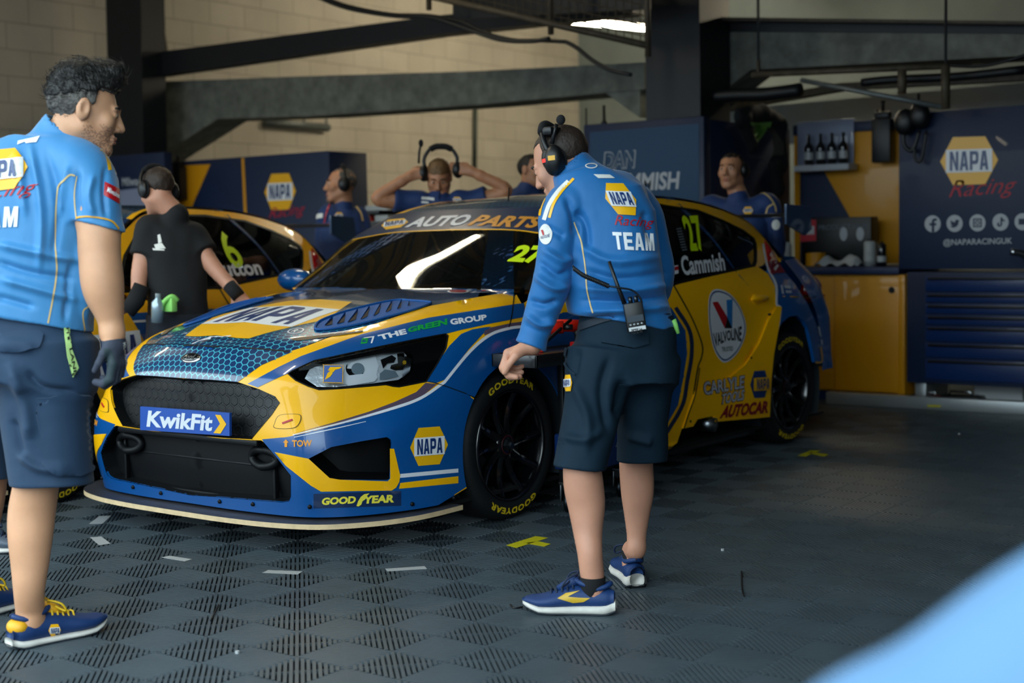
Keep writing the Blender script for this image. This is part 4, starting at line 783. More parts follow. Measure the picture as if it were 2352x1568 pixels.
# floor: open ribbed 40 cm tiles, each of four 20 cm squares with ribs set diagonally, the direction swapping from square to square
S2 = .2; GY = .14; pitch = S2*math.sqrt(2)/17; hw = .0052
def ribs(i0, i1, j0, j1):
    V = []; F = []; vis = 0
    for i in range(i0, i1):
        for j in range(j0, j1):
            cx, cy = (i+.5)*S2, GY+(j+.5)*S2
            d = np.array([cx, cy, 0])-CO; w = d@FW
            if w < 1.2: continue
            u, v = 1176+FPX*(d@RT)/w, 784-FPX*(d@UP)/w
            if not (-900 < u < 3200 and v < 2300): continue
            a = (1, 1) if (i+j) % 2 else (1, -1); a = np.array(a)/math.sqrt(2); b = np.array([-a[1], a[0]]); D2 = S2/math.sqrt(2)
            for k in range(-8, 9):
                o = k*pitch; L = D2-abs(o)-.002
                if L < .006: continue
                c = np.array([cx, cy])+b*o; n = len(V); e = L
                for sx, sy, z in ((-e, -hw, 0), (e, -hw, 0), (e, hw, 0), (-e, hw, 0), (-e, -hw*1.25, -.013), (e, -hw*1.25, -.013), (e, hw*1.25, -.013), (-e, hw*1.25, -.013)):
                    p = c+a*sx+b*sy; V.append((p[0], p[1], z))
                F += [(n, n+1, n+2, n+3), (n, n+4, n+5, n+1), (n+2, n+6, n+7, n+3), (n+1, n+5, n+6, n+2), (n+3, n+7, n+4, n)]
            for sx in (-1, 1):            # the cross rib through the middle of each square
                n = len(V); q = np.array([cx, cy])
                for t, z in ((-D2, -.0015), (D2, -.0015), (D2, -.012), (-D2, -.012)): p = q+b*t+a*.0022*sx; V.append((p[0], p[1], z))
                F.append((n, n+1, n+2, n+3))
            n = len(V); q = np.array([cx, cy])
            for t, sx in ((-D2, -1), (D2, -1), (D2, 1), (-D2, 1)): p = q+b*t+a*.0022*sx; V.append((p[0], p[1], -.0015))
            F.append((n, n+1, n+2, n+3))
    return V, F
V, F = ribs(-62, 16, 2, 60); fl = struct(mesh('floor', V, F, MATS['plastic_grey'], None, False), 'dark grey ribbed plastic floor tiles in a diamond pattern')
mesh('floor_base', [(-14,-6,-.0135),(9,-6,-.0135),(9,21,-.0135),(-14,21,-.0135)], [(0,1,2,3)], MATS['under_tile'], fl, False)
def slab(name, a, b, m): return struct(MB().box(a, b).build(name, m))
slab('wall_left', (WX-.3, 1.2, -.02), (WX, BYY, CZ), MATS['block_wall'])
slab('wall_back', (WX-.3, BYY, -.02), (.9, BYY+.3, CZ), MATS['back_sheet'])
slab('shade_wall_right', (.6, 1.4, -.02), (.9, BYY, CZ), MATS['dark_steel'])  # unseen wall, set close in and dark to darken the right side
slab('ceiling', (WX-.3, 1.2, CZ), (6.3, BYY+.3, CZ+.2), MATS['ceiling_sheet'])
slab('wall_front', (WX-.3, 1.2, 3.7), (6.3, 1.4, CZ), MATS['dark_steel'])
def plate(name, poly, y, th, m, parent=None, bev=0):   # outline read on the plane y, given real thickness
    P = [at(*q, y=y) for q in poly]; n = len(P); V = P+[p+np.array([0, th, 0]) for p in P]
    return MB().add(V, [tuple(range(n)), tuple(range(2*n-1, n-1, -1))]+[(i, n+i, n+(i+1) % n, (i+1) % n) for i in range(n)]).build(name, m, parent, bev=bev)
slab('shade_wall_front', (.35, 1.2, -.02), (6.3, 1.4, 3.7), MATS['dark_steel'])  # unseen wall added to narrow the opening and shade the right side
# columns and beams
slab('trim_1', (-5.70, 9.45, 0), (-5.23, 9.92, CZ), MATS['dark_steel'])
struct(plate('trim_2', [(241,-70), (322,-70), (340,925), (268,925)], 9.35, .30, MATS['dark_steel']))
struct(plate('trim_3', [(318,125), (1000,36), (1452,-8), (1452,32), (1000,80), (318,179)], 9.6, .18, MATS['dark_steel']))
struct(plate('trim_4', [(322,189), (700,175), (1100,163), (1480,143), (1480,205), (1100,240), (720,266), (500,273), (376,352), (322,392)], 9.95, .40, MATS['concrete']))
struct(plate('trim_5', [(1560,45), (2480,56), (2480,122), (2352,128), (1725,160), (1640,225), (1560,290)], 9.95, .40, MATS['concrete']))
struct(plate('trim_6', [(1580,38), (2480,50), (2480,57), (1580,46)], 9.80, .5, MATS['rust_steel']))
struct(plate('trim_7', [(1590,48), (2480,60), (2480,78), (1590,72)], 9.93, .02, MATS['dark_steel']))
struct(plate('trim_8', [(1380,205), (1470,205), (1470,270), (1440,250)], 9.97, .35, MATS['concrete']))
# tube lamps
mat('tube_glow', '#fff3d6', .4, emit='#fff0cf', estr=70.)
mat('lamp_body', '#c9ccc8', .5)
mat('tube_wall_fill', '#fff3d6', .4, emit='#fff0cf', estr=150.)  # stronger glow for the two unseen lamps added to brighten the block wall
def tube_lamp(c, ax, ln, label, grp='tube lamps under the roof', glow='tube_glow'):
    t = thing('tube_lamp', label, 'lamp', c, math.atan2(ax[1], ax[0]), grp)
    MB().box((-ln/2-.04, -.06, .035), (ln/2+.04, .06, .10)).build('lamp_housing', MATS['lamp_body'], t, bev=.01)
    MB().box((-ln/2, -.03, -.015), (ln/2, .03, .035)).build('tube', MATS[glow], t, bev=.015); MB().tube([(0, 0, .1), (0, 0, CZ-c[2])], .008, 6).build('hanger', MATS['dark_steel'], t); return t
p = at(1385, 58, y=12.); L1 = at(1337, 46, y=12.); L2 = at(1440, 66, y=12.)
tube_lamp(p, (.3, .95), 1.5, 'glowing tube lamp seen through the mesh tray at the top')
tube_lamp(at(2036, -22, y=12.), (1., .1), .9, 'glowing tube lamp cut by the top edge at the right')
for c, ax, ln in (((-6.91, 7.0, 3.75), (.38, .86), .95), ((-9.6, 4.0, 3.75), (.66, .75), 1.0), ((-5.0, 3.4, 3.6), (0, 1), 1.2), ((-9.4, 14.2, 4.75), (.3, .95), 1.5), ((-9.0, 16.6, 4.75), (.3, .95), 1.5)):
    tube_lamp(c, ax, ln, 'unseen tube lamp hung under the roof for its light', glow='tube_wall_fill' if c[1] > 12 else 'tube_glow')
# wall fittings
mat('cable_black', '#0c0f12', .5)
c = np.array([at(1092, 238, x=WX+.03), at(1090, 392, x=WX+.03)]); tag(MB().tube(c, .035, 10).build('drain_pipe', mat('pipe_green', '#39443f', .5), None, True), 'thin dark vertical pipe on the pale block wall', 'pipe')
t = thing('light_batten', 'unlit grey batten fixed high on the block wall', 'lamp', at(683, 287, x=WX+.05)); o0 = np.array(t.location)
pA, pB = at(610, 281, x=WX+.06)-o0, at(754, 293, x=WX+.06)-o0; MB().tube([pA, pB], .05, 8).build('batten_body', MATS['galv'], t, True)
for k in (.25, .6, .97): q = pA+(pB-pA)*k; MB().tube([q+[0, 0, .10], q-[0, 0, .05]], .015, 6).build('bracket', MATS['galv'], t)
cb = [at(x, y, x=WX+.03) for x, y in ((366, -10), (374, 30), (376, 60), (375, 115))]; cm = MB().tube(cr(np.array(cb), 4), .018, 6)
for dx in (-8, 0, 8): cm.tube([at(375, 60, x=WX+.03), at(375+dx, 118, x=WX+.03)], .012, 5)
tag(cm.build('conduit', mat('conduit_brown', '#3a352c', .6), None, True), 'brown cable conduit running down the wall above the dark beam', 'cable')
# mesh cable tray at the top, and its cables
tr = thing('cable_tray', 'rusty mesh cable tray hanging across the top of the picture', 'tray', at(1200, 60, y=8.6)); o0 = np.array(tr.location)
A, B2, C2, D3 = [at(*q, y=8.6)-o0 for q in ((760, -60), (1490, 105), (1490, 15), (980, -60))]
m1 = MB().tube([A, B2], .028, 6); 
for q in ((985, 5), (1265, 60), (1488, 110)): b0 = at(*q, y=8.6)-o0; m1.tube([b0-[0, 0, .06], b0+[0, 0, .75]], .022, 6)
m1.build('tray_frame', MATS['rust_steel'], tr, True); m1 = MB()
for k in np.linspace(0, 1, 46): b0 = A+(B2-A)*k; m1.tube([b0, b0+[0, 0, .62]], .0045, 4)
for k in np.linspace(.06, .62, 9): m1.tube([A+[0, 0, k], B2+[0, 0, k]], .0045, 4)
m1.build('tray_mesh', MATS['rust_steel'], tr); m1 = MB().box((-1.9,.05,.42), (.85,.6,.45), R=None); 
pl = [at(1040, 45, y=8.9)-o0, at(1490, 20, y=8.9)-o0, at(1490, -60, y=8.9)-o0, at(1040, -60, y=8.9)-o0]; MB().add(pl+[q+np.array([0, .04, 0]) for q in pl], [(0,1,2,3),(7,6,5,4),(0,4,5,1),(1,5,6,2),(2,6,7,3),(3,7,4,0)]).build('tray_liner', MATS['dark_steel'], tr)
for lb, pts in (('black cable slung along the left underside of the mesh tray', [(735,-8),(800,14),(900,33),(985,36),(1060,50),(1110,74),(1180,92),(1240,93),(1300,96)]), ('black cable sagging a little lower under the mesh tray', [(725,-8),(800,20),(910,38),(990,40),(1080,70),(1150,92),(1220,95),(1262,88)]), ('black cable dropping from the tray towards the dark column', [(1300,96),(1325,110),(1360,138),(1400,160),(1450,172)])):
    yk = 8.55 if 'left under' in lb else (8.44 if 'sagging' in lb else 8.52); tag(MB().tube(cr(np.array([at(*q, y=yk) for q in pts]), 5), .016, 6).build('power_cable', MATS['cable_black'], None, True), lb, 'cable', 'cables under the roof')
# pipe frame and hose lines in the dark upper right
fr = thing('hanging_frame', 'thin rusty pipe frame hanging from the concrete beam at the right', 'frame', at(2000, 200, y=9.4)); o0 = np.array(fr.location)
def fpts(P, y=9.4): return [at(*q, y=y)-o0 for q in P]
m1 = MB().tube(fpts([(1728,172), (2175,152)]), .022, 6).tube(fpts([(2172,150), (2172,250)]), .03, 6).tube(fpts([(1742,138), (1742,178)]), .015, 6).tube(fpts([(2072,160), (2072,215)]), .03, 6); m1.build('frame_pipes', MATS['rust_steel'], fr, True)
MB().tube(fpts([(1840,184), (2165,246)]), .02, 6).build('frame_rail', MATS['galv'], fr, True); hq = fpts([(1742, 150), (2172, 152)])
for k_ in hq: MB().tube([k_, k_+[0, 0, CZ-o0[2]-k_[2]]], .010, 6).build('hanger', MATS['dark_steel'], fr)
for lb, pts, r in (('black foam-wrapped hose line under the roof at the right', [(1640,222),(1690,218),(1760,216),(1840,206)], .05), ('black hose line sagging beside the pipe frame', [(1980,190),(2050,183),(2200,176),(2352,160)], .03), ('thin cable looped along the right end of the beam', [(2170,150),(2250,152),(2310,140),(2360,125)], .012)):
    tag(MB().tube(cr(np.array([at(*q, y=9.6) for q in pts]), 5), r, 8).build('hose', MATS['cable_black'], None, True), lb, 'hose', 'hoses under the roof')
struct(plate('trim_9', [(1600,250), (1930,190), (2480,165), (2480,178), (1940,206), (1600,266)], 10.6, .1, MATS['rust_steel']))
struct(plate('trim_10', [(1600,258), (2480,178), (2480,330), (1600,330)], 11.6, .1, MATS['back_sheet']))
# floor tape
mat('tape_yellow', '#c9bf12', .55); mat('tape_white', '#a9abac', .6)
def tape(name, strips, lab_, cat, m, grp):
    b = MB()
    for s in strips:
        Q = [at(*q, z=.0008) for q in s]; b.add(Q+[q+np.array([0, 0, .0008]) for q in Q], [(0,1,2,3),(7,6,5,4),(0,4,5,1),(1,5,6,2),(2,6,7,3),(3,7,4,0)])
    return tag(b.build(name, m), lab_, cat, grp)
tape('floor_tape', [[(1163,1252),(1230,1231),(1259,1235),(1186,1258)], [(1206,1247),(1236,1243),(1265,1249),(1250,1255)]], 'bright yellow tape cross on the tiles left of the front shoe', 'tape', MATS['tape_yellow'], 'yellow tape crosses')
tape('floor_tape', [[(1832,1046),(1862,1034),(1886,1034),(1850,1048)], [(1855,1040),(1873,1039),(1903,1043),(1893,1048)]], 'bright yellow tape cross on the tiles beside the rear wheel', 'tape', MATS['tape_yellow'], 'yellow tape crosses')
for q, lb in (([(204,1203),(228,1185),(256,1184),(236,1202)], 'white tape piece farthest from the viewer, below the front splitter corner'), ([(207,1234),(233,1232),(254,1248),(228,1252)], 'short white tape piece nearest the tanned leg'), ([(371,1280),(389,1276),(441,1284),(424,1289)], 'white tape strip left of the middle of the car nose'), ([(602,1315),(616,1309),(695,1312),(684,1319)], 'long white tape strip second from the right'), ([(885,1306),(975,1300),(981,1306),(890,1312)], 'long narrow white tape strip farthest right')):
    tape('floor_tape', [q], lb, 'tape', MATS['tape_white'], 'white tape strips')
for pts, lb in (([(1703,1312),(1704,1345),(1707,1367)], 'black cable tie lying upright on the tiles right of the shoes'), ([(1172,1388),(1180,1396),(1200,1393)], 'bent black cable tie at the toe of the blue shoe'), ([(502,1388),(494,1405),(484,1424)], 'black cable tie lying on a dark diamond at the left')):
    tag(MB().tube(cr(np.array([at(*q, z=.003) for q in pts]), 4), .003, 5).build('cable_tie', MATS['cable_black'], None, True), lb, 'cable tie', 'cable ties on the floor')
for x, y, lb in ((545, 1497, 'tiny white nut on the ribs at the bottom left'), (1660, 1262, 'tiny white scrap on the tiles right of the shoes'), (2203, 996, 'tiny pale scrap far back on the dark tiles')):
    c = at(x, y, z=.004); tag(MB().lathe([(.003,.004),(.007,.004),(.007,-.004),(.003,-.004)], c, (0, 0, 1), 6, close=True).build('scrap', MATS['tape_white'], None), lb, 'scrap')
# ================================================================== cabinets, panels and clutter
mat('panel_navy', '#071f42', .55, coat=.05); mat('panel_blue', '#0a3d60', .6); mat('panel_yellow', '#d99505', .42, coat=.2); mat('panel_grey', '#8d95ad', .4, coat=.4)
mat('drawer_blue', '#0a2c63', .4, coat=.3); mat('counter_navy', '#0d2350', .5); mat('alu', '#aeb3b5', .4, metal=.7); mat('sign_white', '#b4b8be', .6); mat('sign_red', '#b3122a', .5); mat('black_plastic', '#0b0d10', .42)
mat('bottle_dark', '#14181c', .15, coat=.6); mat('bottle_pale', '#a9aeb0', .35); mat('paper_white', '#c9cbcc', .6); mat('red_plastic', '#d2200f', .35); mat('green_hivis', '#8fd86a', .6); mat('cloth_dark', '#101418', .9); mat('cloth_brown', '#3a372f', .9)
PN = lambda y: planemap((0, y, 0), (0, -1., 0))
PXW = lambda x: planemap((x, 0, 0), (1., 0, 0))
def racing(q, mp, par, off=.004): return word('script_lettering', 'Racing', quad(q), mp, MATS['sign_red'], par, off=off, bold=-.005, shear=.45, n=0)
def bx(name, a, b, m, par, o, bev=.004): return MB().box(np.array(a)-o, np.array(b)-o).build(name, m, par, bev=bev)
def flat(name, poly, mp, m, par, off=.003, st=200): return sheet(name, poly, mp, m, par, st=st, off=off)
class Par:                                # world-built parts under an Empty
    def __init__(s, name, label, cat, loc, group=None): s.o = thing(name, label, cat, loc, 0, group); s.l = np.array(s.o.location)
    def mp(s, f):
        def g(X): P, N = f(X); return P-s.l, N
        return g
    def box(s, name, a, b, m, bev=.004): return bx(name, a, b, MATS[m], s.o, s.l, bev)
# right: blue cabinet with logo panel and drawers
yC = 9.72
c = Par('tool_cabinet', 'tall navy tool cabinet with white social icons above a bank of drawers at the right', 'cabinet', (-3.2, yC, 0))
c.box('body', (-3.74, yC, .17), (-2.45, yC+.62, .95), 'panel_navy'); up_ = c.box('upper_panel', (-3.80, yC, .97), (-2.45, yC+.05, 2.06), 'panel_navy'); c.box('side_panel', (-3.80, yC+.05, .97), (-3.75, yC+.6, 2.06), 'panel_blue')
m5 = c.mp(PN(yC)); napa(quad([(2160,316),(2293,312),(2293,422),(2160,426)]), m5, c.o, off=.004, st=.5, name='logo'); racing([(2180,415),(2336,405),(2336,452),(2180,466)], m5, c.o)
word('handle_text', '@NAPARACINGUK', quad([(2167,549),(2325,545),(2325,563),(2167,567)]), m5, MATS['sign_white'], c.o, bold=.015, n=0)
for i, (x, y) in enumerate(((2142.6,514),(2193,513),(2245.5,511.6),(2298.5,510),(2349,509))):
    dsc = flat('icon_disc', circ(x, y, 18.5, 19.5, 0, 360, 32)[:-1], m5, MATS['sign_white'], c.o)
    K = MATS['panel_navy']; f = lambda pts: [(x+a, y+b) for a, b in pts]
    if i == 0: flat('icon', f([(-2,19),(-2,4),(-7,4),(-7,-2),(-2,-2),(-2,-6),(0,-11),(5,-13),(10,-12.5),(10,-7),(6,-7),(4,-5),(4,-2),(9,-2),(8,4),(4,4),(4,19)]), m5, K, c.o, .005)
    if i == 1: flat('icon', f([(-11,7),(-5,5),(-10,1),(-7,0),(-11,-4),(-8,-4),(-10,-9),(-4,-4),(1,-3),(2,-8),(7,-9),(12,-6),(9,-4),(9,2),(4,8),(-3,10)]), m5, K, c.o, .005)
    if i == 2:
        sheet('icon', f([(-10,-10),(10,-10),(10,10),(-10,10)]), m5, K, c.o, holes=[f([(-7,-7),(7,-7),(7,7),(-7,7)])], st=50, off=.005); sheet('icon', f(circ(0,0,5.5,5.5,0,360,20)[:-1]), m5, K, c.o, holes=[f(circ(0,0,3,3,0,360,16)[:-1])], st=50, off=.005)
    if i == 3: flat('icon', f([(0,-11),(4,-11),(6,-6),(10,-5),(10,-1),(4,-3),(4,6),(1,10),(-4,11),(-8,7),(-7,2),(-3,0),(-3,4),(-4,6),(-1,7),(0,4)]), m5, K, c.o, .005)
    if i == 4: flat('icon', f([(-9,-7),(9,-7),(9,7),(-9,7)]), m5, K, c.o, .005)
zs = [at(2150, y, y=yC)[2] for y in (632, 671, 696, 721.5, 747, 785, 822, 873)]
for i in range(7):
    d = c.box('drawer', (-3.60, yC-.018, zs[i+1]+.006), (-2.45, yC+.02, zs[i]-.006), 'drawer_blue'); q = np.array([0, 0, 0]); MB().box(np.array((-3.58, yC-.040, zs[i]-.030))-c.l, np.array((-2.46, yC-.018, zs[i]-.012))-c.l).build('drawer_pull', MATS['black_plastic'], d, bev=.006)
c.box('cabinet_foot', (-3.70, yC+.05, .0), (-3.62, yC+.5, .17), 'alu')
mat('dim_grey', '#4a5564', .5)
# plinth rail
t = tag(MB().box((-4.30, 9.60, 0), (-2.3, 9.68, .085)).build('plinth_rail', MATS['alu'], None, bev=.004), 'long aluminium rail on the floor in front of the right cabinets', 'rail'); lb = flat('rail_label', [(2130,929),(2161,930),(2161,935),(2130,934)], PN(9.60), MATS['tape_yellow'], t)
# yellow base cabinets with counter
PX2 = at(1616, 266, y=9.15)[0]+.02
c = Par('base_cabinet', 'yellow base cabinet under the navy counter, lock dot on its door', 'cabinet', (-4.4, 9.80, 0)); c.box('carcass', (PX2, 9.83, .07), (-3.78, 10.5, .93), 'panel_yellow')
X0_, X1_, X2_ = at(1917, 780, y=9.8)[0], at(2064, 780, y=9.8)[0], at(2080, 780, y=9.8)[0]
c.box('door', (PX2, 9.80, .08), (X0_-.004, 9.83, .92), 'panel_yellow'); dd = c.box('door', (X0_, 9.80, .08), (X1_, 9.83, .92), 'panel_yellow'); c.box('end_post', (X1_+.004, 9.78, .06), (X2_, 10.4, .928), 'panel_yellow')
p = at(2048, 666, y=9.80)-c.l; MB().lathe([(.0, .006), (.022, .006), (.024, 0)], p, (0, -1, 0), 20).build('lock', MATS['black_plastic'], dd); c.box('plinth', (PX2, 9.84, 0), (-3.8, 10.4, .07), 'drawer_blue')
tag(MB().box((PX2, 9.77, .932), (-3.82, 10.59, .985)).build('worktop', MATS['counter_navy'], None, bev=.006), 'navy worktop over the yellow base cabinets', 'worktop')
yB = 10.6
c = Par('back_panel', 'yellow back panel with navy diagonal stripe above the worktop', 'panel', (-4.5, yB, .985)); c.box('sheet_panel', (PX2, yB, .99), (-3.80, yB+.05, 2.02), 'panel_yellow'); c.box('top_rail', (PX2, yB-.02, 2.02), (-3.8, yB+.06, 2.10), 'panel_navy')
flat('navy_stripe', [(1838,380),(1886,380),(1953,500),(1953,612),(1838,612)], c.mp(PN(yB)), MATS['panel_navy'], c.o)
# bottle shelf
yS = 10.42
sh = Par('bottle_shelf', 'small grey shelf of dark bottles fixed to the yellow panel', 'shelf', at(1895, 384, y=yS)); a, b = at(1832, 290, y=yS+.16), at(1962, 383, y=yS+.16); sh.box('shelf_back', (a[0], yS+.15, b[2]), (b[0], yB-.023, a[2]+.03), 'panel_grey'); a, b = at(1827, 381, y=yS), at(1952, 389, y=yS); sh.box('shelf_board', (a[0], yS-.03, b[2]), (b[0], yS+.15, a[2]), 'sign_white')
zS = a[2]
def bottle(x, z, y, h, r, label, m='bottle_dark', grp='dark bottles on the small shelf', neck=True):
    t = thing('bottle', label, 'bottle', (x, y, z), 0, grp); pr = [(0, .001), (r, .001), (r, h*.55), (r*.9, h*.62), (r*.35, h*.74), (r*.3, h*.97), (0, h*.97)] if neck else [(0, .001), (r, .001), (r, h*.85), (r*.7, h*.93), (0, h*.93)]
    MB().lathe(pr, (0, 0, 0), (0, 0, 1), 20).build('bottle_body', MATS[m], t, True); MB().lathe([(r*1.012, h*.18), (r*1.012, h*.42)], (0, 0, 0), (0, 0, 1), 20).build('bottle_label', MATS['bottle_pale'], t, True); MB().lathe([(0, h), (r*.36, h), (r*.36, h*.9)], (0, 0, 0), (0, 0, 1), 14).build('bottle_cap', MATS['black_plastic'], t, True)
for x, lb in ((1858, 'leftmost dark bottle on the small grey shelf'), (1885, 'second dark bottle from the left on the grey shelf'), (1911, 'third dark bottle from the left on the grey shelf'), (1937, 'rightmost dark bottle on the small grey shelf')): bottle(at(x, 370, y=yS+.06)[0], zS, yS+.06, .245, .036, lb)
# product box and counter clutter
yP = 10.3; b0 = at(1842, 600, y=yP); b1 = at(2000, 497, y=yP)
c = Par('product_box', 'black display box lettered product hub standing on the worktop', 'box', (b0[0], yP, .985)); c.box('box_body', (b0[0], yP, .986), (b1[0], yP+.15, b1[2]), 'black_plastic'); m6 = c.mp(PN(yP)); word('box_text', 'PRODUCT HUB', quad([(1880,517),(1992,512),(1992,524),(1880,529)]), m6, MATS['dim_grey'], c.o, n=0)
flat('box_label', [(1838,506),(1875,504),(1875,553),(1838,555)], m6, MATS['sign_red'], c.o); flat('box_label', [(1842,520),(1871,519),(1871,538),(1842,539)], m6, MATS['sign_white'], c.o, .005)
for x in (1938, 1976): flat('box_print', circ(x, 537, 9, 16, 0, 360, 14)[:-1], m6, MATS['sign_white'], c.o, .004)
bottle(at(1808, 590, y=10.1)[0], .985, 10.1, .20, .036, 'pale bottle at the left end of the worktop', 'bottle_pale', 'containers on the worktop', False); bottle(at(1998, 590, y=10.05)[0], .985, 10.05, .20, .045, 'tall grey can beside the white cloth on the worktop', 'bottle_pale', 'containers on the worktop', False); bottle(at(2025, 590, y=10.0)[0], .985, 10.0, .18, .035, 'dim grey bottle at the right end of the worktop', 'bottle_dark', 'containers on the worktop', False)
cx = at(1870, 570, y=10.12); tag(MB().lathe([(.03, -.05), (.075, -.05), (.075, .05), (.03, .05)], (cx[0], 10.15, .985+.052), (0, 0, 1), 24, close=True).build('tape_roll', MATS['panel_yellow'], None), 'orange roll standing on the worktop before the black box', 'roll')
V = []; n1, n2 = 22, 12; A0, A1 = at(1885, 600, y=10.0)[0], at(1978, 600, y=10.0)[0]
for i in range(n1):
    for j in range(n2):
        u, v = i/(n1-1), j/(n2-1); V.append((A0+(A1-A0)*u, 9.88+.22*v, 1.000+.10*math.sin(math.pi*u)**.5*math.sin(math.pi*v)*(.6+.4*math.sin(7*u+3*v))+.012*math.sin(19*u-8*v)))
tag(mesh('white_cloth', V, grid_faces(n1, n2), MATS['paper_white'], None), 'crumpled white cloth heaped on the worktop', 'cloth')
# tools under the blue cabinet
for x, y, w, hh, m_, lb in ((2205, 905, .28, .075, 'black_plastic', 'black tool case low under the blue cabinet'), (2140, 910, .08, .06, 'red_plastic', 'dark red tool case beside the black one under the cabinet')):
    p = at(x, y, y=9.86); t = thing('tool_case', lb, 'tool case', (p[0], 9.9, 0)); MB().box((-w/2, -.06, 0), (w/2, .10, hh)).build('case_body', MATS[m_], t, bev=.015); MB().tube([(-w*.3, -.03, hh), (-w*.25, -.03, hh+.03), (w*.25, -.03, hh+.03), (w*.3, -.03, hh)], .008, 6).build('case_handle', MATS['chrome'], t, True)
    MB().box((-w*.2, -.065, hh*.4), (w*.2, -.06, hh*.65)).build('case_badge', MATS['sign_red'], t)
p = at(2285, 905, y=9.95); tag(MB().box((p[0]-.16, 9.99, 0), (p[0]+.18, 10.2, .155)).build('white_box', MATS['paper_white'], None, bev=.006), 'white box standing under the blue cabinet', 'box')
# driver-name panel (centre)
yD = 9.15
P1 = at(1340, 288, y=yD); P2 = at(1616, 266, y=yD)
c = Par('name_panel', 'big navy panel lettered with a driver name behind the race car', 'panel', ((P1[0]+P2[0])/2, yD, 0)); c.box('panel_frame', (P1[0], yD, .0), (P2[0], yD+.10, P2[2]), 'panel_navy', .01); flat('panel_face', [(1356,304),(1606,284),(1606,900),(1356,900)], c.mp(PN(yD)), MATS['panel_blue'], c.o, .004)
m7 = c.mp(PN(yD-.004)); word('panel_lettering', 'CAMMISH', quad([(1386,400),(1562,393),(1562,434),(1386,442)]), m7, MATS['sign_white'], c.o, bold=.03, shear=.12, n=0)
for off_, mm_, bo, iq in ((.003, 'sign_white', .05, 0), (.0045, 'panel_blue', .022, 2.2)): word('panel_lettering', 'DAN', quad([(1386+iq,349+iq),(1461-iq,344+iq),(1461-iq,386-iq),(1386+iq,390-iq)]), m7, MATS[mm_], c.o, off=off_, bold=bo, shear=.12, n=0)
c.box('side_panel', (P2[0]-.06, yD+.10, 0), (P2[0], yB-.03, P2[2]-.02), 'panel_navy'); word('panel_lettering', 'Milwaukee', quad([(1716,347),(1757,352),(1757,368),(1716,362)]), c.mp(PXW(P2[0])), MATS['dim_grey'], c.o, n=0)
for x, y, lb in ((1386, 278, 'thin black aerial standing at the left on the name panel'), ):
    p = at(1345, 288, y=yD+.04); tag(MB().tube([(p[0], yD+.05, P2[2]), (p[0], yD+.05, P2[2]+.13)], .006, 6).build('aerial', MATS['black_plastic'], None, True), lb, 'aerial', 'aerials on the name panel')
    p = at(1386, 285, y=yD+.04); tag(MB().tube([(p[0], yD+.05, P2[2]), (p[0], yD+.05, P2[2]+.03), (p[0], yD+.05, P2[2]+.14)], [.03, .012, .010], 8).build('aerial', MATS['black_plastic'], None, True), 'stubby black aerial on a round foot on the name panel', 'aerial', 'aerials on the name panel')
# radio and headset hung at the right
def radio_box(px, py, y, label, w=.15, hh=.42):
    p = at(px, py, y=y); t = thing('radio_holster', label, 'radio', p); MB().box((-w/2, -.05, -hh/2), (w/2, .05, hh*.3)).build('holster_body', MATS['black_plastic'], t, bev=.012); MB().box((-w*.38, -.04, hh*.3), (w*.38, .04, hh*.42)).build('radio_top', MATS['black_plastic'], t, bev=.008); MB().tube([(0, 0, hh*.42), (0, 0, hh*.55), (0, 0, hh*.62)], [.013, .013, .022], 8).build('radio_aerial', MATS['black_plastic'], t, True); MB().tube([(-w*.3, 0, hh*.42), (-w*.3, 0, hh*.47)], .012, 8).build('radio_knob', MATS['black_plastic'], t, True); return t
radio_box(2028, 310, 10.5, 'black radio holster on the yellow panel left of the headset'); radio_box(410, 412, 9.195, 'black radio holster on the yellow corner panel at the left', .14, .40)
hs = thing('headset', 'black headset hanging with its coiled lead on the right cabinet corner', 'headset', at(2095, 300, y=9.66)); o0 = np.array(hs.location)
def HP(q, y=9.66): return at(*q, y=y)-o0
for q in ((2078, 280), (2112, 265)): MB().ell(HP(q), (.075, .05, .095), 16, 10).build('ear_cup', MATS['black_plastic'], hs, True)
MB().tube(cr(np.array([HP((2078, 285)), HP((2076, 330)), HP((2096, 345)), HP((2112, 300))]), 5), .014, 8).build('head_band', MATS['black_plastic'], hs, True); MB().tube(cr(np.array([HP((2110, 300)), HP((2100, 352)), HP((2108, 372)), HP((2118, 360)), HP((2128, 300))]), 5), .010, 6).build('coiled_lead', MATS['black_plastic'], hs, True); MB().tube([HP((2110, 250)), HP((2110, 215))], .010, 6).build('microphone_boom', MATS['black_plastic'], hs, True); MB().ell(HP((2088, 258)), (.028, .02, .012), 12, 8).build('chrome_clip', MATS['chrome'], hs, True)
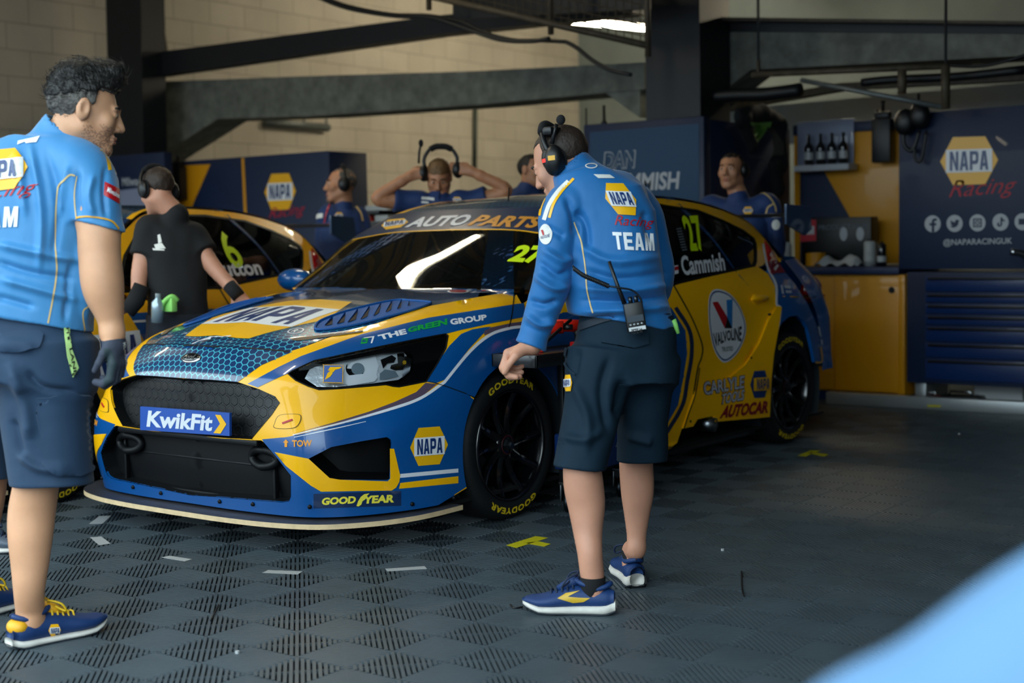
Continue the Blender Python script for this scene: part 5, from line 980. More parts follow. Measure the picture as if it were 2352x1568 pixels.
# left: cabinets behind the second car
yL = 9.25
P1 = at(424, 372, y=yL); P2 = at(755, 346, y=yL)
c = Par('wall_cabinet', 'long navy cabinet with yellow logo and yellow post behind the second car', 'cabinet', ((P1[0]+P2[0])/2, yL, 0)); c.box('cabinet_body', (P1[0]-.12, yL, 0), (P2[0], yL+.5, P2[2]), 'panel_navy', .008); m8 = c.mp(PN(yL)); napa(quad([(608,400),(680,397),(680,480),(608,483)]), m8, c.o, st=.5, name='logo'); racing([(618,478),(702,466),(702,498),(618,510)], m8, c.o)
flat('yellow_post', [(555,363),(561,362.5),(569,520),(562,520)], m8, MATS['panel_yellow'], c.o); flat('yellow_print', [(424,380),(484,377),(430,500),(400,500)], m8, MATS['panel_yellow'], c.o)
P3 = at(248, 352, y=8.9); P4 = at(376, 349, y=8.9); c = Par('banner_panel', 'navy sponsor panel with painted pale reflection behind the man in black', 'panel', ((P3[0]+P4[0])/2, 8.9, 0)); c.box('panel_board', (P3[0], 8.9, 0), (P4[0], 9.0, P4[2]), 'panel_navy', .006); m9 = c.mp(PN(8.9)); flat('grey_reflection', [(250,440),(376,425),(376,600),(250,600)], m9, MATS['panel_grey'], c.o); word('panel_lettering', 'Milwaukee', quad([(281,408),(345,404),(345,424),(281,428)]), m9, MATS['sign_white'], c.o, n=0); flat('panel_logo', [(281,494),(286,484),(294,484),(299,494),(294,505),(286,505)], m9, MATS['sign_white'], c.o, .006); flat('panel_print', [(304,490),(342,488),(342,498),(304,500)], m9, MATS['sign_white'], c.o, .006)  # the pale grey lower field is a reflection put into the colour
P5 = at(-40, 336, x=-12.0); P6 = at(110, 337, x=-12.0); c = Par('low_cabinet', 'navy cabinet against the block wall behind the tall man', 'cabinet', (-12.2, (P5[1]+P6[1])/2, 0)); c.box('cabinet_body', (-12.68, P5[1]-.6, 0), (-12.0, P6[1], P5[2]), 'panel_navy'); c.box('cabinet_door', (-11.998, P5[1]-.5, .1), (-11.98, P6[1]-.05, P5[2]-.06), 'panel_blue')
# parts trolley by the gap in the cabinets
p = at(825, 505, y=8.6); c = Par('parts_trolley', 'dark trolley of small parts behind the man standing in a headset', 'trolley', (p[0], 8.6, 0)); c.box('trolley_body', (p[0]-.30, 8.5, .04), (p[0]+.30, 8.9, p[2]-.02), 'black_plastic'); c.box('trolley_top', (p[0]-.34, 8.46, p[2]+.04), (p[0]+.34, 8.94, p[2]+.07), 'black_plastic'); c.box('trolley_post', (p[0]-.33, 8.9, p[2]-.02), (p[0]-.30, 8.93, p[2]+.05), 'black_plastic'); c.box('trolley_post', (p[0]+.30, 8.9, p[2]-.02), (p[0]+.33, 8.93, p[2]+.05), 'black_plastic')
for dx, m_, w, lb in ((-.22, 'red_plastic', .05, 'red can on the dark parts trolley'), (-.08, 'bottle_pale', .04, 'pale can on the dark parts trolley'), (.12, 'red_plastic', .04, 'narrow red can at the right on the parts trolley')):
    tag(MB().lathe([(0, 0), (w, 0), (w, .05), (0, .05)], (p[0]+dx, 8.6, p[2]-.014), (0, 0, 1), 16).build('can', MATS[m_], None), lb, 'can', 'cans on the parts trolley')
p = at(880, 485, y=9.4); c = Par('grey_case', 'pale grey case standing on a stand behind the far roof edge', 'case', (p[0], 9.4, 0)); c.box('case_body', (p[0]-.12, 9.3, p[2]-.25), (p[0]+.14, 9.6, p[2]+.05), 'bottle_pale'); c.box('stand', (p[0]-.1, 9.34, 0), (p[0]+.1, 9.55, p[2]-.25), 'black_plastic')
# tool trolley beside the front wheel
kz = at(1232, 816, x=-3.42); t = Par('tool_trolley', 'black topped tool trolley with red tools that the stooping man holds', 'trolley', (kz[0]-.1, kz[1]+.4, 0)); zt = kz[2]; x1, y1 = kz[0], kz[1]; x0 = x1-.235; y2 = y1+1.0
t.box('tray', (x0, y1, zt-.012), (x1, y2, zt-.005), 'carbon'); 
for a, b in (((x0, y1, zt-.055), (x1, y1+.012, zt)), ((x0, y2-.012, zt-.055), (x1, y2, zt)), ((x0, y1, zt-.055), (x0+.012, y2, zt)), ((x1-.012, y1, zt-.055), (x1, y2, zt))): t.box('tray_rim', a, b, 'carbon', .004)
t.box('lower_body', (x0+.05, y1+.38, .20), (x1-.01, y2-.1, .36), 'drawer_blue', .01)
for yy in (y1+.40, y2-.14):
    for xx in (x0+.06, x1-.05): t.box('leg', (xx, yy, .14), (xx+.03, yy+.03, zt-.012), 'black_plastic')
for xx, yy in ((x1-.055, y1+.36), (x1-.055, y2-.12), (x0+.085, y1+.44), (x0+.085, y2-.12)):
    cs_ = thing_part('caster', t.o); q = np.array([xx, yy, 0])-t.l; MB().lathe([(.0, -.016), (.03, -.016), (.05, -.010), (.05, .010), (.03, .016), (0, .016)], q+[0, 0, .05], (1, .3, 0), 24).build('caster_wheel', MATS['dark_metal'], cs_, True); MB().box(q+[-.035, -.02, .05], q+[-.028, .03, .13]).box(q+[.028, -.02, .05], q+[.035, .03, .13]).box(q+[-.035, -.03, .125], q+[.035, .04, .14]).build('caster_fork', MATS['steel'], cs_, bev=.003)
def red_tool(x, y, s, lb):
    t2 = thing('power_tool', lb, 'power tool', (x, y, zt-.004), s, 'red power tools on the tray'); MB().tube([(-.06, 0, .10), (.08, 0, .105)], .028, 10).build('tool_body', MATS['red_plastic'], t2, True); MB().tube([(-.03, 0, .09), (-.045, 0, .03)], .020, 8).build('tool_grip', MATS['black_plastic'], t2, True); MB().box((-.085, -.03, 0), (-.005, .03, .03)).build('tool_battery', MATS['red_plastic'], t2, bev=.006); MB().tube([(.08, 0, .105), (.12, 0, .105)], .012, 8).build('tool_chuck', MATS['black_plastic'], t2, True)
red_tool(x1-.11, y1+.22, .5, 'red power tool nearest the bare hand on the black tray'); red_tool(x1-.10, y1+.40, -2.2, 'red power tool farther along the black tray beside the shorts')
tag(MB().tube([np.array([x1-.05, y1+.05, zt+.006]), np.array([x1-.03, y1+.30, zt+.13])], .008, 8).build('strap', MATS['black_plastic'], None, True), 'black rod leaning across the black tray by the cuff', 'rod')
# chrome handled cart at the right edge
h_ = thing('hand_cart', 'cart with chrome push handle cut off by the right picture edge', 'cart', at(2420, 960, z=0)); o0 = np.array(h_.location); hh = np.linalg.norm(h_.location-Vector(CO)); dp = float((o0-CO)@FW)
MB().tube(cr(np.array([D(2322, 578, dp)-o0, D(2345, 582, dp)-o0, D(2362, 602, dp)-o0, D(2372, 700, dp)-o0, D(2376, 930, dp)-o0]), 5), .026, 12).build('cart_handle', MATS['chrome'], h_, True); MB().lathe([(0, -.02), (.07, -.02), (.07, .02), (0, .02)], (-.11, 0, .07), (1, .5, 0), 24).build('cart_wheel', MATS['black_plastic'], h_, True); MB().box((-.08, -.1, .10), (.4, .4, .14)).build('cart_deck', MATS['dark_steel'], h_)
# second car
car6 = copy_tree(car); car6.location = (-6.65, 3.9, 0); car6.rotation_euler = (0, 0, .25); tag(car6, 'yellow and blue race car number 6 half hidden behind the man in black', 'car')
_m = find(car6, 'door_mirror')
for q_ in list(_m.children): bpy.data.objects.remove(q_)
bpy.data.objects.remove(_m)
def side_words(root, num, name, nq, tq):
    w_ = find(root, 'side_window'); word('number', num, lambda u: np.c_[nq[0]+(u[:, 0]-.5)*nq[2]+(u[:, 1]-.5)*-.03, nq[1]+(u[:, 1]-.5)*nq[3]], cs, MATS['lime_vinyl'], w_, off=.006, bold=.02, n=3); word('driver_name', name, lambda u: np.c_[tq[0]+(u[:, 0]-.5)*tq[2], tq[1]+(u[:, 1]-.5)*tq[3]], cs, MATS['white_vinyl'], w_, off=.006, bold=.03, n=4)
side_words(car6, '6', 'Sutton', (1.80, 1.195, .15, .22), (1.80, 1.085, .50, .095))
napa(lambda u: np.c_[.16+u[:, 0]*.60, .44+u[:, 1]*.47], cs, find(car6, 'front_door'), off=.006, st=.15, name='door_badge')
car_stickers()
# ================================================================== people: smooth bodies from blended limbs
def vnoise(P, seed=0):                    # smooth value noise, -1..1
    P = np.asarray(P, float)+seed*17.31; i = np.floor(P).astype(np.int64); f = P-i; f = f*f*(3-2*f)
    def h(a): n = (a[..., 0]*374761393+a[..., 1]*668265263+a[..., 2]*2147483647+seed*974711) & 0xffffffff; n = ((n ^ (n >> 13))*1274126177) & 0xffffffff; return (n ^ (n >> 16)).astype(float)/0x7fffffff-1
    r = 0
    for dx in (0, 1):
        for dy in (0, 1):
            for dz in (0, 1):
                w = (f[..., 0] if dx else 1-f[..., 0])*(f[..., 1] if dy else 1-f[..., 1])*(f[..., 2] if dz else 1-f[..., 2]); r = r+w*h(i+np.array([dx, dy, dz]))
    return r
def box8(fn, x0, x1, y0, y1, a, b): return [fn(x, y, d) for x in (x0, x1) for y in (y0, y1) for d in (a, b)]
class Vol:
    def __init__(s, pts, res, pad=.16):
        pts = np.array(pts); s.lo = pts.min(0)-pad; s.res = res; s.n = np.ceil((pts.max(0)+pad-s.lo)/res).astype(int)+1; s.F = np.full(s.n, 1., np.float32)
    def win(s, lo, hi):
        a = np.maximum(0, np.floor((lo-s.lo)/s.res).astype(int)); b = np.minimum(s.n, np.ceil((hi-s.lo)/s.res).astype(int)+1)
        if (b <= a).any(): return None, None
        sl = tuple(slice(i, j) for i, j in zip(a, b)); ax = [s.lo[k]+s.res*np.arange(a[k], b[k]) for k in range(3)]
        return sl, np.stack(np.meshgrid(*ax, indexing='ij'), -1).astype(np.float32)
    def put(s, sl, d, k, sub=False):
        f = s.F[sl]; d = d.astype(np.float32)
        if sub: h = np.maximum(k-np.abs(-d-f), 0)/k; s.F[sl] = np.maximum(f, -d)+h*h*k*.25
        else: h = np.maximum(k-np.abs(d-f), 0)/k; s.F[sl] = np.minimum(f, d)-h*h*k*.25
    def cap(s, a, b, ra, rb, k=.02, sub=False):
        a, b = np.asarray(a, float), np.asarray(b, float); R = max(ra, rb)+k+.03; sl, X = s.win(np.minimum(a, b)-R, np.maximum(a, b)+R)
        if sl is None: return s
        ab = b-a; t = np.clip(((X-a)@ab)/(ab@ab+1e-12), 0, 1); d = np.linalg.norm(X-a-t[..., None]*ab, axis=-1)-(ra+(rb-ra)*t); s.put(sl, d, k, sub); return s
    def chain(s, pr, k=.02):
        A = cr(np.array([list(p)+[r] for p, r in pr]), 5) if len(pr) > 2 else np.array([list(p)+[r] for p, r in pr])
        for i in range(len(A)-1): s.cap(A[i][:3], A[i+1][:3], A[i][3], A[i+1][3], k if i in (0, len(A)-2) else .004)
        return s
    def ell(s, c, r, M=np.eye(3), k=.02, sub=False):     # M rows = local axes
        c = np.asarray(c, float); r = np.asarray(r, float); R = r.max()+k+.03; sl, X = s.win(c-R, c+R)
        if sl is None: return s
        q = (X-c)@np.asarray(M).T; k0 = np.linalg.norm(q/r, axis=-1); k1 = np.linalg.norm(q/(r*r), axis=-1)+1e-9; s.put(sl, k0*(k0-1)/k1, k, sub); return s
    def loft(s, p0, p1, e1, st, k=.03, ex=2.3):          # stations (t, off1, off2, r1, r2) along p0->p1
        p0, p1 = np.asarray(p0, float), np.asarray(p1, float); ax = p1-p0; Ln = np.linalg.norm(ax); ax /= Ln; e1 = e1-ax*(e1@ax); e1 /= np.linalg.norm(e1); e2 = np.cross(ax, e1)
        st = np.array(st); R = st[:, 3:].max()+np.abs(st[:, 1:3]).max()+k+.03; sl, X = s.win(np.minimum(p0, p1)-R, np.maximum(p0, p1)+R); q = X-p0; t = q@ax/Ln; tt = np.clip(t, 0, 1)
        f = lambda j: np.interp(tt, st[:, 0], st[:, j]); u = (q@e1-f(1))/f(3); v = (q@e2-f(2))/f(4); m = np.minimum(f(3), f(4))
        d = ((np.abs(u)**ex+np.abs(v)**ex)**(1/ex)-1)*m; c = np.maximum(-t, t-1)*Ln; d = np.where(c > 0, np.sqrt(np.maximum(d, 0)**2+c**2)+np.minimum(d, 0)*0, np.maximum(d, c)); s.put(sl, d, k); return s
    def cut(s, p, n, k=.008):               # remove the side the normal points to
        n = np.asarray(n, float)/np.linalg.norm(n); sl, X = s.win(s.lo, s.lo+s.n*s.res); s.put(sl, -((X-np.asarray(p))@n), k, True); return s
    def cutloc(s, p, n, R, k=.008):         # the same, only within R of p
        p = np.asarray(p, float); n = np.asarray(n, float)/np.linalg.norm(n); sl, X = s.win(p-R, p+R)
        d = np.maximum(-((X-p)@n), np.linalg.norm(X-p, axis=-1)-R); s.put(sl, d, k, True); return s
    def merge(s, o, k): h = np.maximum(k-np.abs(o.F-s.F), 0)/k; s.F = np.minimum(s.F, o.F)-h*h*k*.25; return s
    def mesh(s):
        F = s.F; I = F < 0; n = np.array(F.shape); c = np.zeros(n-1, np.int8)
        for dx in (0, 1):
            for dy in (0, 1):
                for dz in (0, 1): c += I[dx:n[0]-1+dx, dy:n[1]-1+dy, dz:n[2]-1+dz]
        A = np.argwhere((c > 0) & (c < 8)); idx = np.full(n-1, -1, np.int32); idx[A[:, 0], A[:, 1], A[:, 2]] = np.arange(len(A))
        C = np.array([(x, y, z) for x in (0, 1) for y in (0, 1) for z in (0, 1)]); val = np.stack([F[tuple((A+o).T)] for o in C], 1); pos = np.zeros((len(A), 3)); cnt = np.zeros(len(A))
        for i in range(8):
            for j in range(i+1, 8):
                if np.abs(C[i]-C[j]).sum() != 1: continue
                a, b = val[:, i], val[:, j]; m = (a < 0) != (b < 0); t = np.where(m, a/(a-b+1e-12), 0); pos += np.where(m[:, None], C[i]+(C[j]-C[i])*t[:, None], 0); cnt += m
        V = s.lo+(A+pos/cnt[:, None])*s.res; Q = []
        for ax in range(3):
            o1, o2 = [np.eye(3, dtype=int)[(ax+k) % 3] for k in (1, 2)]; sa = [slice(None)]*3; sb = [slice(None)]*3; sa[ax] = slice(0, -1); sb[ax] = slice(1, None)
            a, b = I[tuple(sa)], I[tuple(sb)]; E = np.argwhere(a != b); E = E[((E-o1-o2) >= 0).all(1) & (E < n-1).all(1)]
            if not len(E): continue
            fl = a[tuple(E.T)]; q = np.stack([idx[tuple((E-o1-o2).T)], idx[tuple((E-o2).T)], idx[tuple(E.T)], idx[tuple((E-o1).T)]], 1); q[~fl] = q[~fl][:, ::-1]; Q.append(q)
        Q = np.concatenate(Q); Q = Q[(Q >= 0).all(1)]; return V, Q
def relax(V, Q, it=2, lam=.5):
    V = V.copy()
    for k in range(it*2):
        S = np.zeros_like(V); c = np.zeros(len(V))
        for i in range(4):
            for j in ((i+1) % 4, (i-1) % 4): np.add.at(S, Q[:, i], V[Q[:, j]]); np.add.at(c, Q[:, i], 1)
        V += (lam if k % 2 == 0 else -lam*1.04)*(S/np.maximum(c, 1)[:, None]-V)
    return V
def vnormals(V, Q):
    N = np.zeros_like(V); fn = np.cross(V[Q[:, 2]]-V[Q[:, 0]], V[Q[:, 3]]-V[Q[:, 1]])
    for i in range(4): np.add.at(N, Q[:, i], fn)
    return N/(np.linalg.norm(N, axis=1)[:, None]+1e-12)
def ridges(V, Q, R, nz=None):              # cloth folds: ridges (+) and creases (-) along traced lines, plus fine noise
    N = vnormals(V, Q); d = np.zeros(len(V))
    if R:
        X = pix(V); face = np.clip(-((V-CO)/np.linalg.norm(V-CO, axis=1)[:, None]*N).sum(1)*2.5, 0, 1)
    for pts, w, amp in R:
        P = curve2(np.array(pts, float), 4) if len(pts) > 2 else np.array(pts, float); best = np.full(len(V), 999.); tb = np.zeros(len(V)); w = w*720
        for i in range(len(P)-1):
            a, b = P[i], P[i+1]; ab = b-a; t = np.clip(((X-a)@ab)/(ab@ab+1e-12), 0, 1); dd = np.linalg.norm(X-a-t[:, None]*ab, axis=1); m = dd < best; best[m] = dd[m]; tb[m] = ((i+t)/(len(P)-1))[m]
        d += 1.35*face*amp*np.exp(-(best/w)**2)*np.clip(np.minimum(tb, 1-tb)*5+.15, 0, 1)
    if nz:
        for sc, amp, sd in nz: d += amp*vnoise(V*np.array(sc), sd)
    return V+N*d[:, None]
def flesh(name, vol, m, parent, base, it=2, folds=None, nz=None):
    V, Q = vol.mesh(); V = relax(V, Q, it)
    if folds or nz: V = ridges(V, Q, folds or [], nz); V = relax(V, Q, 1)
    o = mesh(name, V-base, Q, m, parent, True); return o, V, Q
# materials
def skinmat(name, col, col2, rough=.5):
    m = mat(name, col, rough, noise=.10, nscale=9, bump=.08, bscale=220); b = m.node_tree.nodes['Principled BSDF']; b.inputs['Subsurface Weight'].default_value = .12; b.inputs['Subsurface Radius'].default_value = (.012, .004, .002); return m
skinmat('skin_tan', '#d09a76', ''); skinmat('skin_pale', '#c68e74', ''); skinmat('skin_dim', '#b57f5e', '')
mat('shirt_blue', '#0b66a6', .62, sheen=.15, bump=.3, bscale=16, stretch=(1, 1, .6)); mat('shirt_light', '#3b86be', .55, sheen=.2, bump=.28, bscale=15, stretch=(1.2, 1.2, .35)); mat('shirt_navy', '#123a78', .7, sheen=.1); mat('shirt_black', '#0d0f13', .85)
mat('shorts_navy', '#19344f', .78, sheen=.06, bump=.15, bscale=30, noise=.08, nscale=8); mat('shorts_dark', '#0d2433', .8, spec=.25, bump=.12, bscale=30, noise=.08, nscale=8)
mat('hair_dark', '#15120f', .55, noise=.45, nscale=60, bump=.6, bscale=120, stretch=(1, 1, .4)); mat('hair_grey', '#544f4a', .6, noise=.5, nscale=80, bump=.5, bscale=140); mat('hair_brown', '#2c1f16', .6, noise=.3, nscale=90, bump=.3, bscale=150); mat('hair_fair', '#6a4d2c', .6, noise=.3, nscale=90, bump=.4, bscale=120)
mat('eye_white', '#d8d4cc', .3); mat('eye_dark', '#1a120d', .2); mat('lip', '#a8604f', .5); mat('glove_grey', '#3c4150', .8, bump=.2, bscale=200); mat('glove_palm', '#2b3a40', .7)
mat('shoe_blue', '#0a3164', .6, bump=.15, bscale=260); mat('shoe_yellow', '#e0a31a', .5); mat('sole_white', '#cfcac2', .6, noise=.1, nscale=30); mat('sole_dark', '#1b2530', .7); mat('lace_yellow', '#e3b91a', .6); mat('lace_navy', '#0d2240', .7); mat('sock_black', '#0b0c10', .9); mat('piping_gold', '#d8b878', .5); mat('piping_white', '#e3e2dc', .5)
def frame(f, u):
    f = np.asarray(f, float); f /= np.linalg.norm(f); u = np.asarray(u, float); u = u-f*(u@f); u /= np.linalg.norm(u); return np.array([np.cross(f, u), f, u])   # rows: right, forward, up
def head_vol(vol, c, M, s=1., ears=True, neck=None, nr=(.056, .064)):
    def W(x, y, z): return np.asarray(c)+s*(x*M[0]+y*M[1]+z*M[2])
    vol.ell(W(0, -.014, .034), np.array([.076, .095, .084])*s, M, .02); vol.ell(W(0, .034, -.028), np.array([.060, .060, .086])*s, M, .03)
    for sx in (-1, 1):
        vol.cap(W(sx*.050, -.004, -.052), W(sx*.018, .070, -.100), .026*s, .020*s, .025); vol.ell(W(sx*.042, .062, -.022), np.array([.024, .022, .024])*s, M, .02)
        vol.cap(W(sx*.008, .092, .024), W(sx*.040, .078, .022), .0085*s, .008*s, .012)
    vol.ell(W(0, .076, -.102), np.array([.022, .018, .017])*s, M, .02)
    for sx in (-1, 1): vol.ell(W(sx*.031, .104, .004), np.array([.019, .018, .013])*s, M, .010, True); vol.ell(W(sx*.031, .080, .004), np.array([.0165, .0118, .011])*s, M, .004)
    vol.cap(W(0, .088, .014), W(0, .111, -.030), .0095*s, .0125*s, .010)
    for sx in (-1, 1): vol.ell(W(sx*.013, .099, -.036), np.array([.0095, .011, .008])*s, M, .008)
    vol.cap(W(-.021, .090, -.062), W(.021, .090, -.062), .0075*s, .0075*s, .006).cap(W(-.017, .089, -.075), W(.017, .089, -.075), .0085*s, .0085*s, .006); vol.cap(W(-.024, .102, -.0685), W(.024, .102, -.0685), .0035*s, .0035*s, .004, True)
    if ears:
        for sx in (-1, 1):
            vol.ell(W(sx*.080, -.012, .0), np.array([.011, .021, .034])*s, M, .006); vol.ell(W(sx*.089, -.008, .004), np.array([.006, .010, .018])*s, M, .005, True)
    if neck is not None: vol.cap(W(0, -.022, -.055), neck, nr[0]*s, nr[1]*s, .03)
    return W
def face_parts(W, M, s, par, base, lids=True):
    for sx in (-1, 1):
        MB().ell(W(sx*.031, .0812, .004)-base, np.array([.0135, .0112, .0085])*s, 14, 8, R=M.T).build('eye', MATS['eye_white'], par, True); MB().ell(W(sx*.0315, .0908, .004)-base, np.array([.006, .003, .006])*s, 10, 6, R=M.T).build('iris', MATS['eye_dark'], par, True)
        MB().tube([W(sx*.012, .0945, .0245)-base, W(sx*.030, .0925, .029)-base, W(sx*.047, .0785, .024)-base], np.array([.004, .005, .003])*s, 6).build('eyebrow', MATS['hair_dark'], par, True)
    MB().tube([W(-.021, .0945, -.064)-base, W(0, .0995, -.0625)-base, W(.021, .0945, -.064)-base], np.array([.003, .0052, .003])*s, 8).tube([W(-.019, .094, -.074)-base, W(0, .0985, -.075)-base, W(.019, .094, -.074)-base], np.array([.003, .006, .003])*s, 8).build('lips', MATS['lip'], par, True)
def hair_obj(c, M, s, m, par, base, r=(.083, .103, .092), line=(.075, -.055), amp=.006, top=0., front=.0, res=.004, sc=(70, 70, 40), lower=None):
    W = lambda x, y, z: np.asarray(c)+s*(x*M[0]+y*M[1]+z*M[2]); v = Vol([W(0, 0, 0)], res, .17*s); v.ell(W(0, -.014, .034+top*.5), np.array([r[0], r[1], r[2]+top])*s, M, .01)
    if front: v.ell(W(0, .055, .10+top), np.array([.055, .045, .03+front])*s, M, .03)
    a, b = W(0, .088, line[0]), W(0, -.10, line[1]); d = b-a; n = np.cross(M[0], d); n = n if n@M[2] < 0 else -n; v.cut(a, n, .012)
    sl, X = v.win(v.lo, v.lo+v.n*v.res); q = (X-np.asarray(c))@M.T/s; v.put(sl, np.maximum(np.maximum(.022-q[..., 1], q[..., 2]-line[0]+.006), -1)*1., .01, True)   # keep the face clear
    sl, X = v.win(v.lo, v.lo+v.n*v.res); q = (X-np.asarray(c))@M.T/s; v.put(sl, np.linalg.norm((q-np.array([0, .0, -.022]))/np.array([9, .030, .042]), axis=-1)*.03-.03, .006, True)  # round the ears
    o, V, Q = flesh('hair', v, m, par, base, 1, nz=[(np.array(sc)/s, amp, 3), (np.array(sc)*2.3/s, amp*.5, 5)]); return o
def hand_vol(vol, wrist, knu, thumb_side, palm_n, s=1., curl=(.5, .9, .6), spread=.019, k=.006, fr=.0088):
    """palm from wrist to the knuckles; fingers curl towards palm_n; the thumb leaves the side of the palm"""
    wrist, knu = np.asarray(wrist, float), np.asarray(knu, float); f = knu-wrist; L = np.linalg.norm(f); f /= L; n = np.asarray(palm_n, float); n = n-f*(n@f); n /= np.linalg.norm(n); t = np.asarray(thumb_side, float); t = t-f*(t@f)-n*(t@n); t /= np.linalg.norm(t)
    for i, o in enumerate((1.4, .5, -.45, -1.35)):
        kp = knu+t*o*spread*s*1.02-f*abs(o)*.004; vol.cap(wrist+t*o*.011*s, kp, .017*s, .0125*s, .016); ln = np.array([.043, .028, .022])*s*(1, 1.08, 1.0, .82)[i]; p = kp; a = 0; r = fr*s*(1.05, 1.05, 1, .9)[i]
        for q in range(3):
            a += curl[q]*(1+.08*i); d = f*math.cos(a)+n*math.sin(a)-t*.03*(i-1.5); d /= np.linalg.norm(d); p2 = p+d*ln[q]; vol.cap(p, p2, r*(1.12, 1.0, .95)[q], r*(1.0, .95, .82)[q], .004); p = p2
    b = wrist+f*.022*s+t*.020*s; p1 = b+(t*.62+f*.62+n*.35)*.038*s; p2 = p1+(f*.75+n*.55+t*.12)*.032*s; p3 = p2+(f*.7+n*.7-t*.1)*.026*s
    vol.cap(b, p1, .017*s, .0125*s, .012).cap(p1, p2, .0115*s, .0100*s, .004).cap(p2, p3, .0102*s, .0085*s, .004); return vol
def shoeW(heel, yaw): c, s_ = math.cos(yaw), math.sin(yaw); return lambda x, y, z: np.asarray(heel)+np.array([c*x-s_*y, s_*x+c*y, z])
def shoe(par, base, heel, yaw, L=.30, w=.105, up='shoe_blue', sole='sole_white', lace='lace_navy', heelcol=None, mesh_h=1., thick=.030, ankle=None):
    """a running shoe: sole, upper with an open collar, tongue and laces"""
    c, s_ = math.cos(yaw), math.sin(yaw); heel = np.asarray(heel, float)-base
    def W(x, y, z): return heel+np.array([c*x-s_*y, s_*x+c*y, z])
    xs = np.linspace(0, 1, 22); hw_ = np.interp(xs, [0, .05, .15, .3, .5, .68, .82, .93, 1], [.22, .31, .36, .34, .37, .48, .46, .32, .08])*w; zt = np.interp(xs, [0, .08, .28, .42, .6, .8, .93, 1], [.072, .088, .092, .095, .076, .058, .048, .034])*mesh_h; z0 = np.interp(xs, [0, .1, .5, .8, 1], [.010, 0, .0, .004, .022])
    def body(f_lo, f_hi, grow, name, m, close=True):
        V = []; n = 20
        for i, x in enumerate(xs):
            for k in range(n):
                a = 2*math.pi*k/n; V.append(W(x*L*(1+.01*grow)-.005*grow, math.cos(a)*hw_[i]*(1+.10*grow)*(1 if math.sin(a) < .2 else (1-.45*max(0, math.sin(a))**2*(0 if grow else 1))), f_lo(i)+(f_hi(i)-f_lo(i))*(.5+.5*math.copysign(abs(math.sin(a))**(.6 if grow else .8), math.sin(a)))))
        m_ = len(xs); F = [(i*n+k, i*n+(k+1) % n, (i+1)*n+(k+1) % n, (i+1)*n+k) for i in range(m_-1) for k in range(n)]+[tuple(range(n)), tuple((m_-1)*n+k for k in range(n))[::-1]]
        return mesh(name, V, F, m, par, True)
    so = body(lambda i: z0[i], lambda i: z0[i]+np.interp(xs[i], [0, .5, 1], [thick*1.15, thick*.9, thick*.6]), 1, 'shoe_sole', MATS[sole])
    us = body(lambda i: z0[i]+thick*.45, lambda i: zt[i]+z0[i]*.5, 0, 'shoe_upper', MATS[up]); so.parent = us
    ob = body(lambda i: z0[i], lambda i: z0[i]+.007, 1, 'outsole', MATS['sole_dark']); ob.parent = us
    cl = [W(.012+.115*(.5-.5*math.cos(t))*1.0, .030*math.sin(t), .086*mesh_h+.014*math.cos(t)**2+(.012 if math.cos(t) < 0 else 0)) for t in np.linspace(0, 2*math.pi, 25)]; MB().tube(cl, .0085, 8, cap=False).build('shoe_collar', MATS[up], us, True)
    if heelcol: MB().ell(W(.026, 0, .066*mesh_h), (.032, .0395, .026), 18, 10, R=np.array([[c, -s_, 0], [s_, c, 0], [0, 0, 1]])).build('heel_tab', MATS[heelcol], us, True)
    tg = MB().tube([W(.115, 0, .112*mesh_h), W(.145, 0, .098*mesh_h), W(.185, 0, .078*mesh_h)], [.016, .018, .012], 10).build('shoe_tongue', MATS[heelcol or up], us, True); lc = MB()
    for k in range(5): x = .130+.018*k; z = np.interp(x/L, xs, zt)+.004; lc.tube([W(x, -.024, z-.014), W(x+.004, -.010, z+.002), W(x+.006, .010, z+.002), W(x+.002, .024, z-.014)], .0034, 6)
    zb = .112*mesh_h
    for sy in (-1, 1): lc.tube(cr(np.array([W(.135, 0, zb), W(.120, sy*.020, zb+.020), W(.150, sy*.045, zb+.008), W(.165, sy*.042, zb-.018), W(.142, sy*.008, zb-.002)]), 4), .0036, 6)
    lc.build('laces', MATS[lace], us, True)
    return us, W
def headset(par, base, W, M, s=1., boom=True, m='black_plastic', lift=0):
    hs = thing_part('headset', par)
    for sx in (-1, 1):
        p = W(sx*.090, -.010, .0+lift)-base; MB().ell(p, np.array([.024, .040, .050])*s, 20, 12, R=M.T).build('ear_cup', MATS[m], hs, True); MB().ell(W(sx*.078, -.010, lift)-base, np.array([.014, .043, .052])*s, 16, 10, R=M.T).build('ear_pad', MATS['sock_black'], hs, True)
    a = [W(.100*math.cos(t), -.010, .02+lift+.118*math.sin(t))-base for t in np.linspace(0, math.pi, 17)]; MB().tube(a, .009, 8).build('head_band', MATS[m], hs, True)
    MB().tube(a[4:13], .015, 8).build('band_pad', MATS['sock_black'], hs, True); return hs
def strands(par, o, base, c, M, n, m, ln=.035, sel=None, r=.0012, lift=.25, seed=1):
    g = np.random.default_rng(seed); V = np.array([tuple(v.co) for v in o.data.vertices])+base; N = np.array([tuple(v.normal) for v in o.data.vertices]); q = (V-c)@M.T; ok = np.where(sel(q))[0] if sel else np.arange(len(V)); b = MB()
    for i in g.choice(ok, n):
        d = -M[1]*.8+M[2]*.35+M[0]*g.normal(0, .5)+g.normal(0, .35, 3); d = d-N[i]*(d@N[i]); d /= np.linalg.norm(d)+1e-9; p = V[i]-base; L = ln*g.uniform(.6, 1.3); w = N[i]
        b.tube([p, p+d*L*.35+w*L*lift*.7, p+d*L*.7+w*L*lift*.8, p+d*L+w*L*lift*.3], [r, r, r*.8, r*.3], 4, cap=False)
    return b.build('hair_strands', m, par, True)
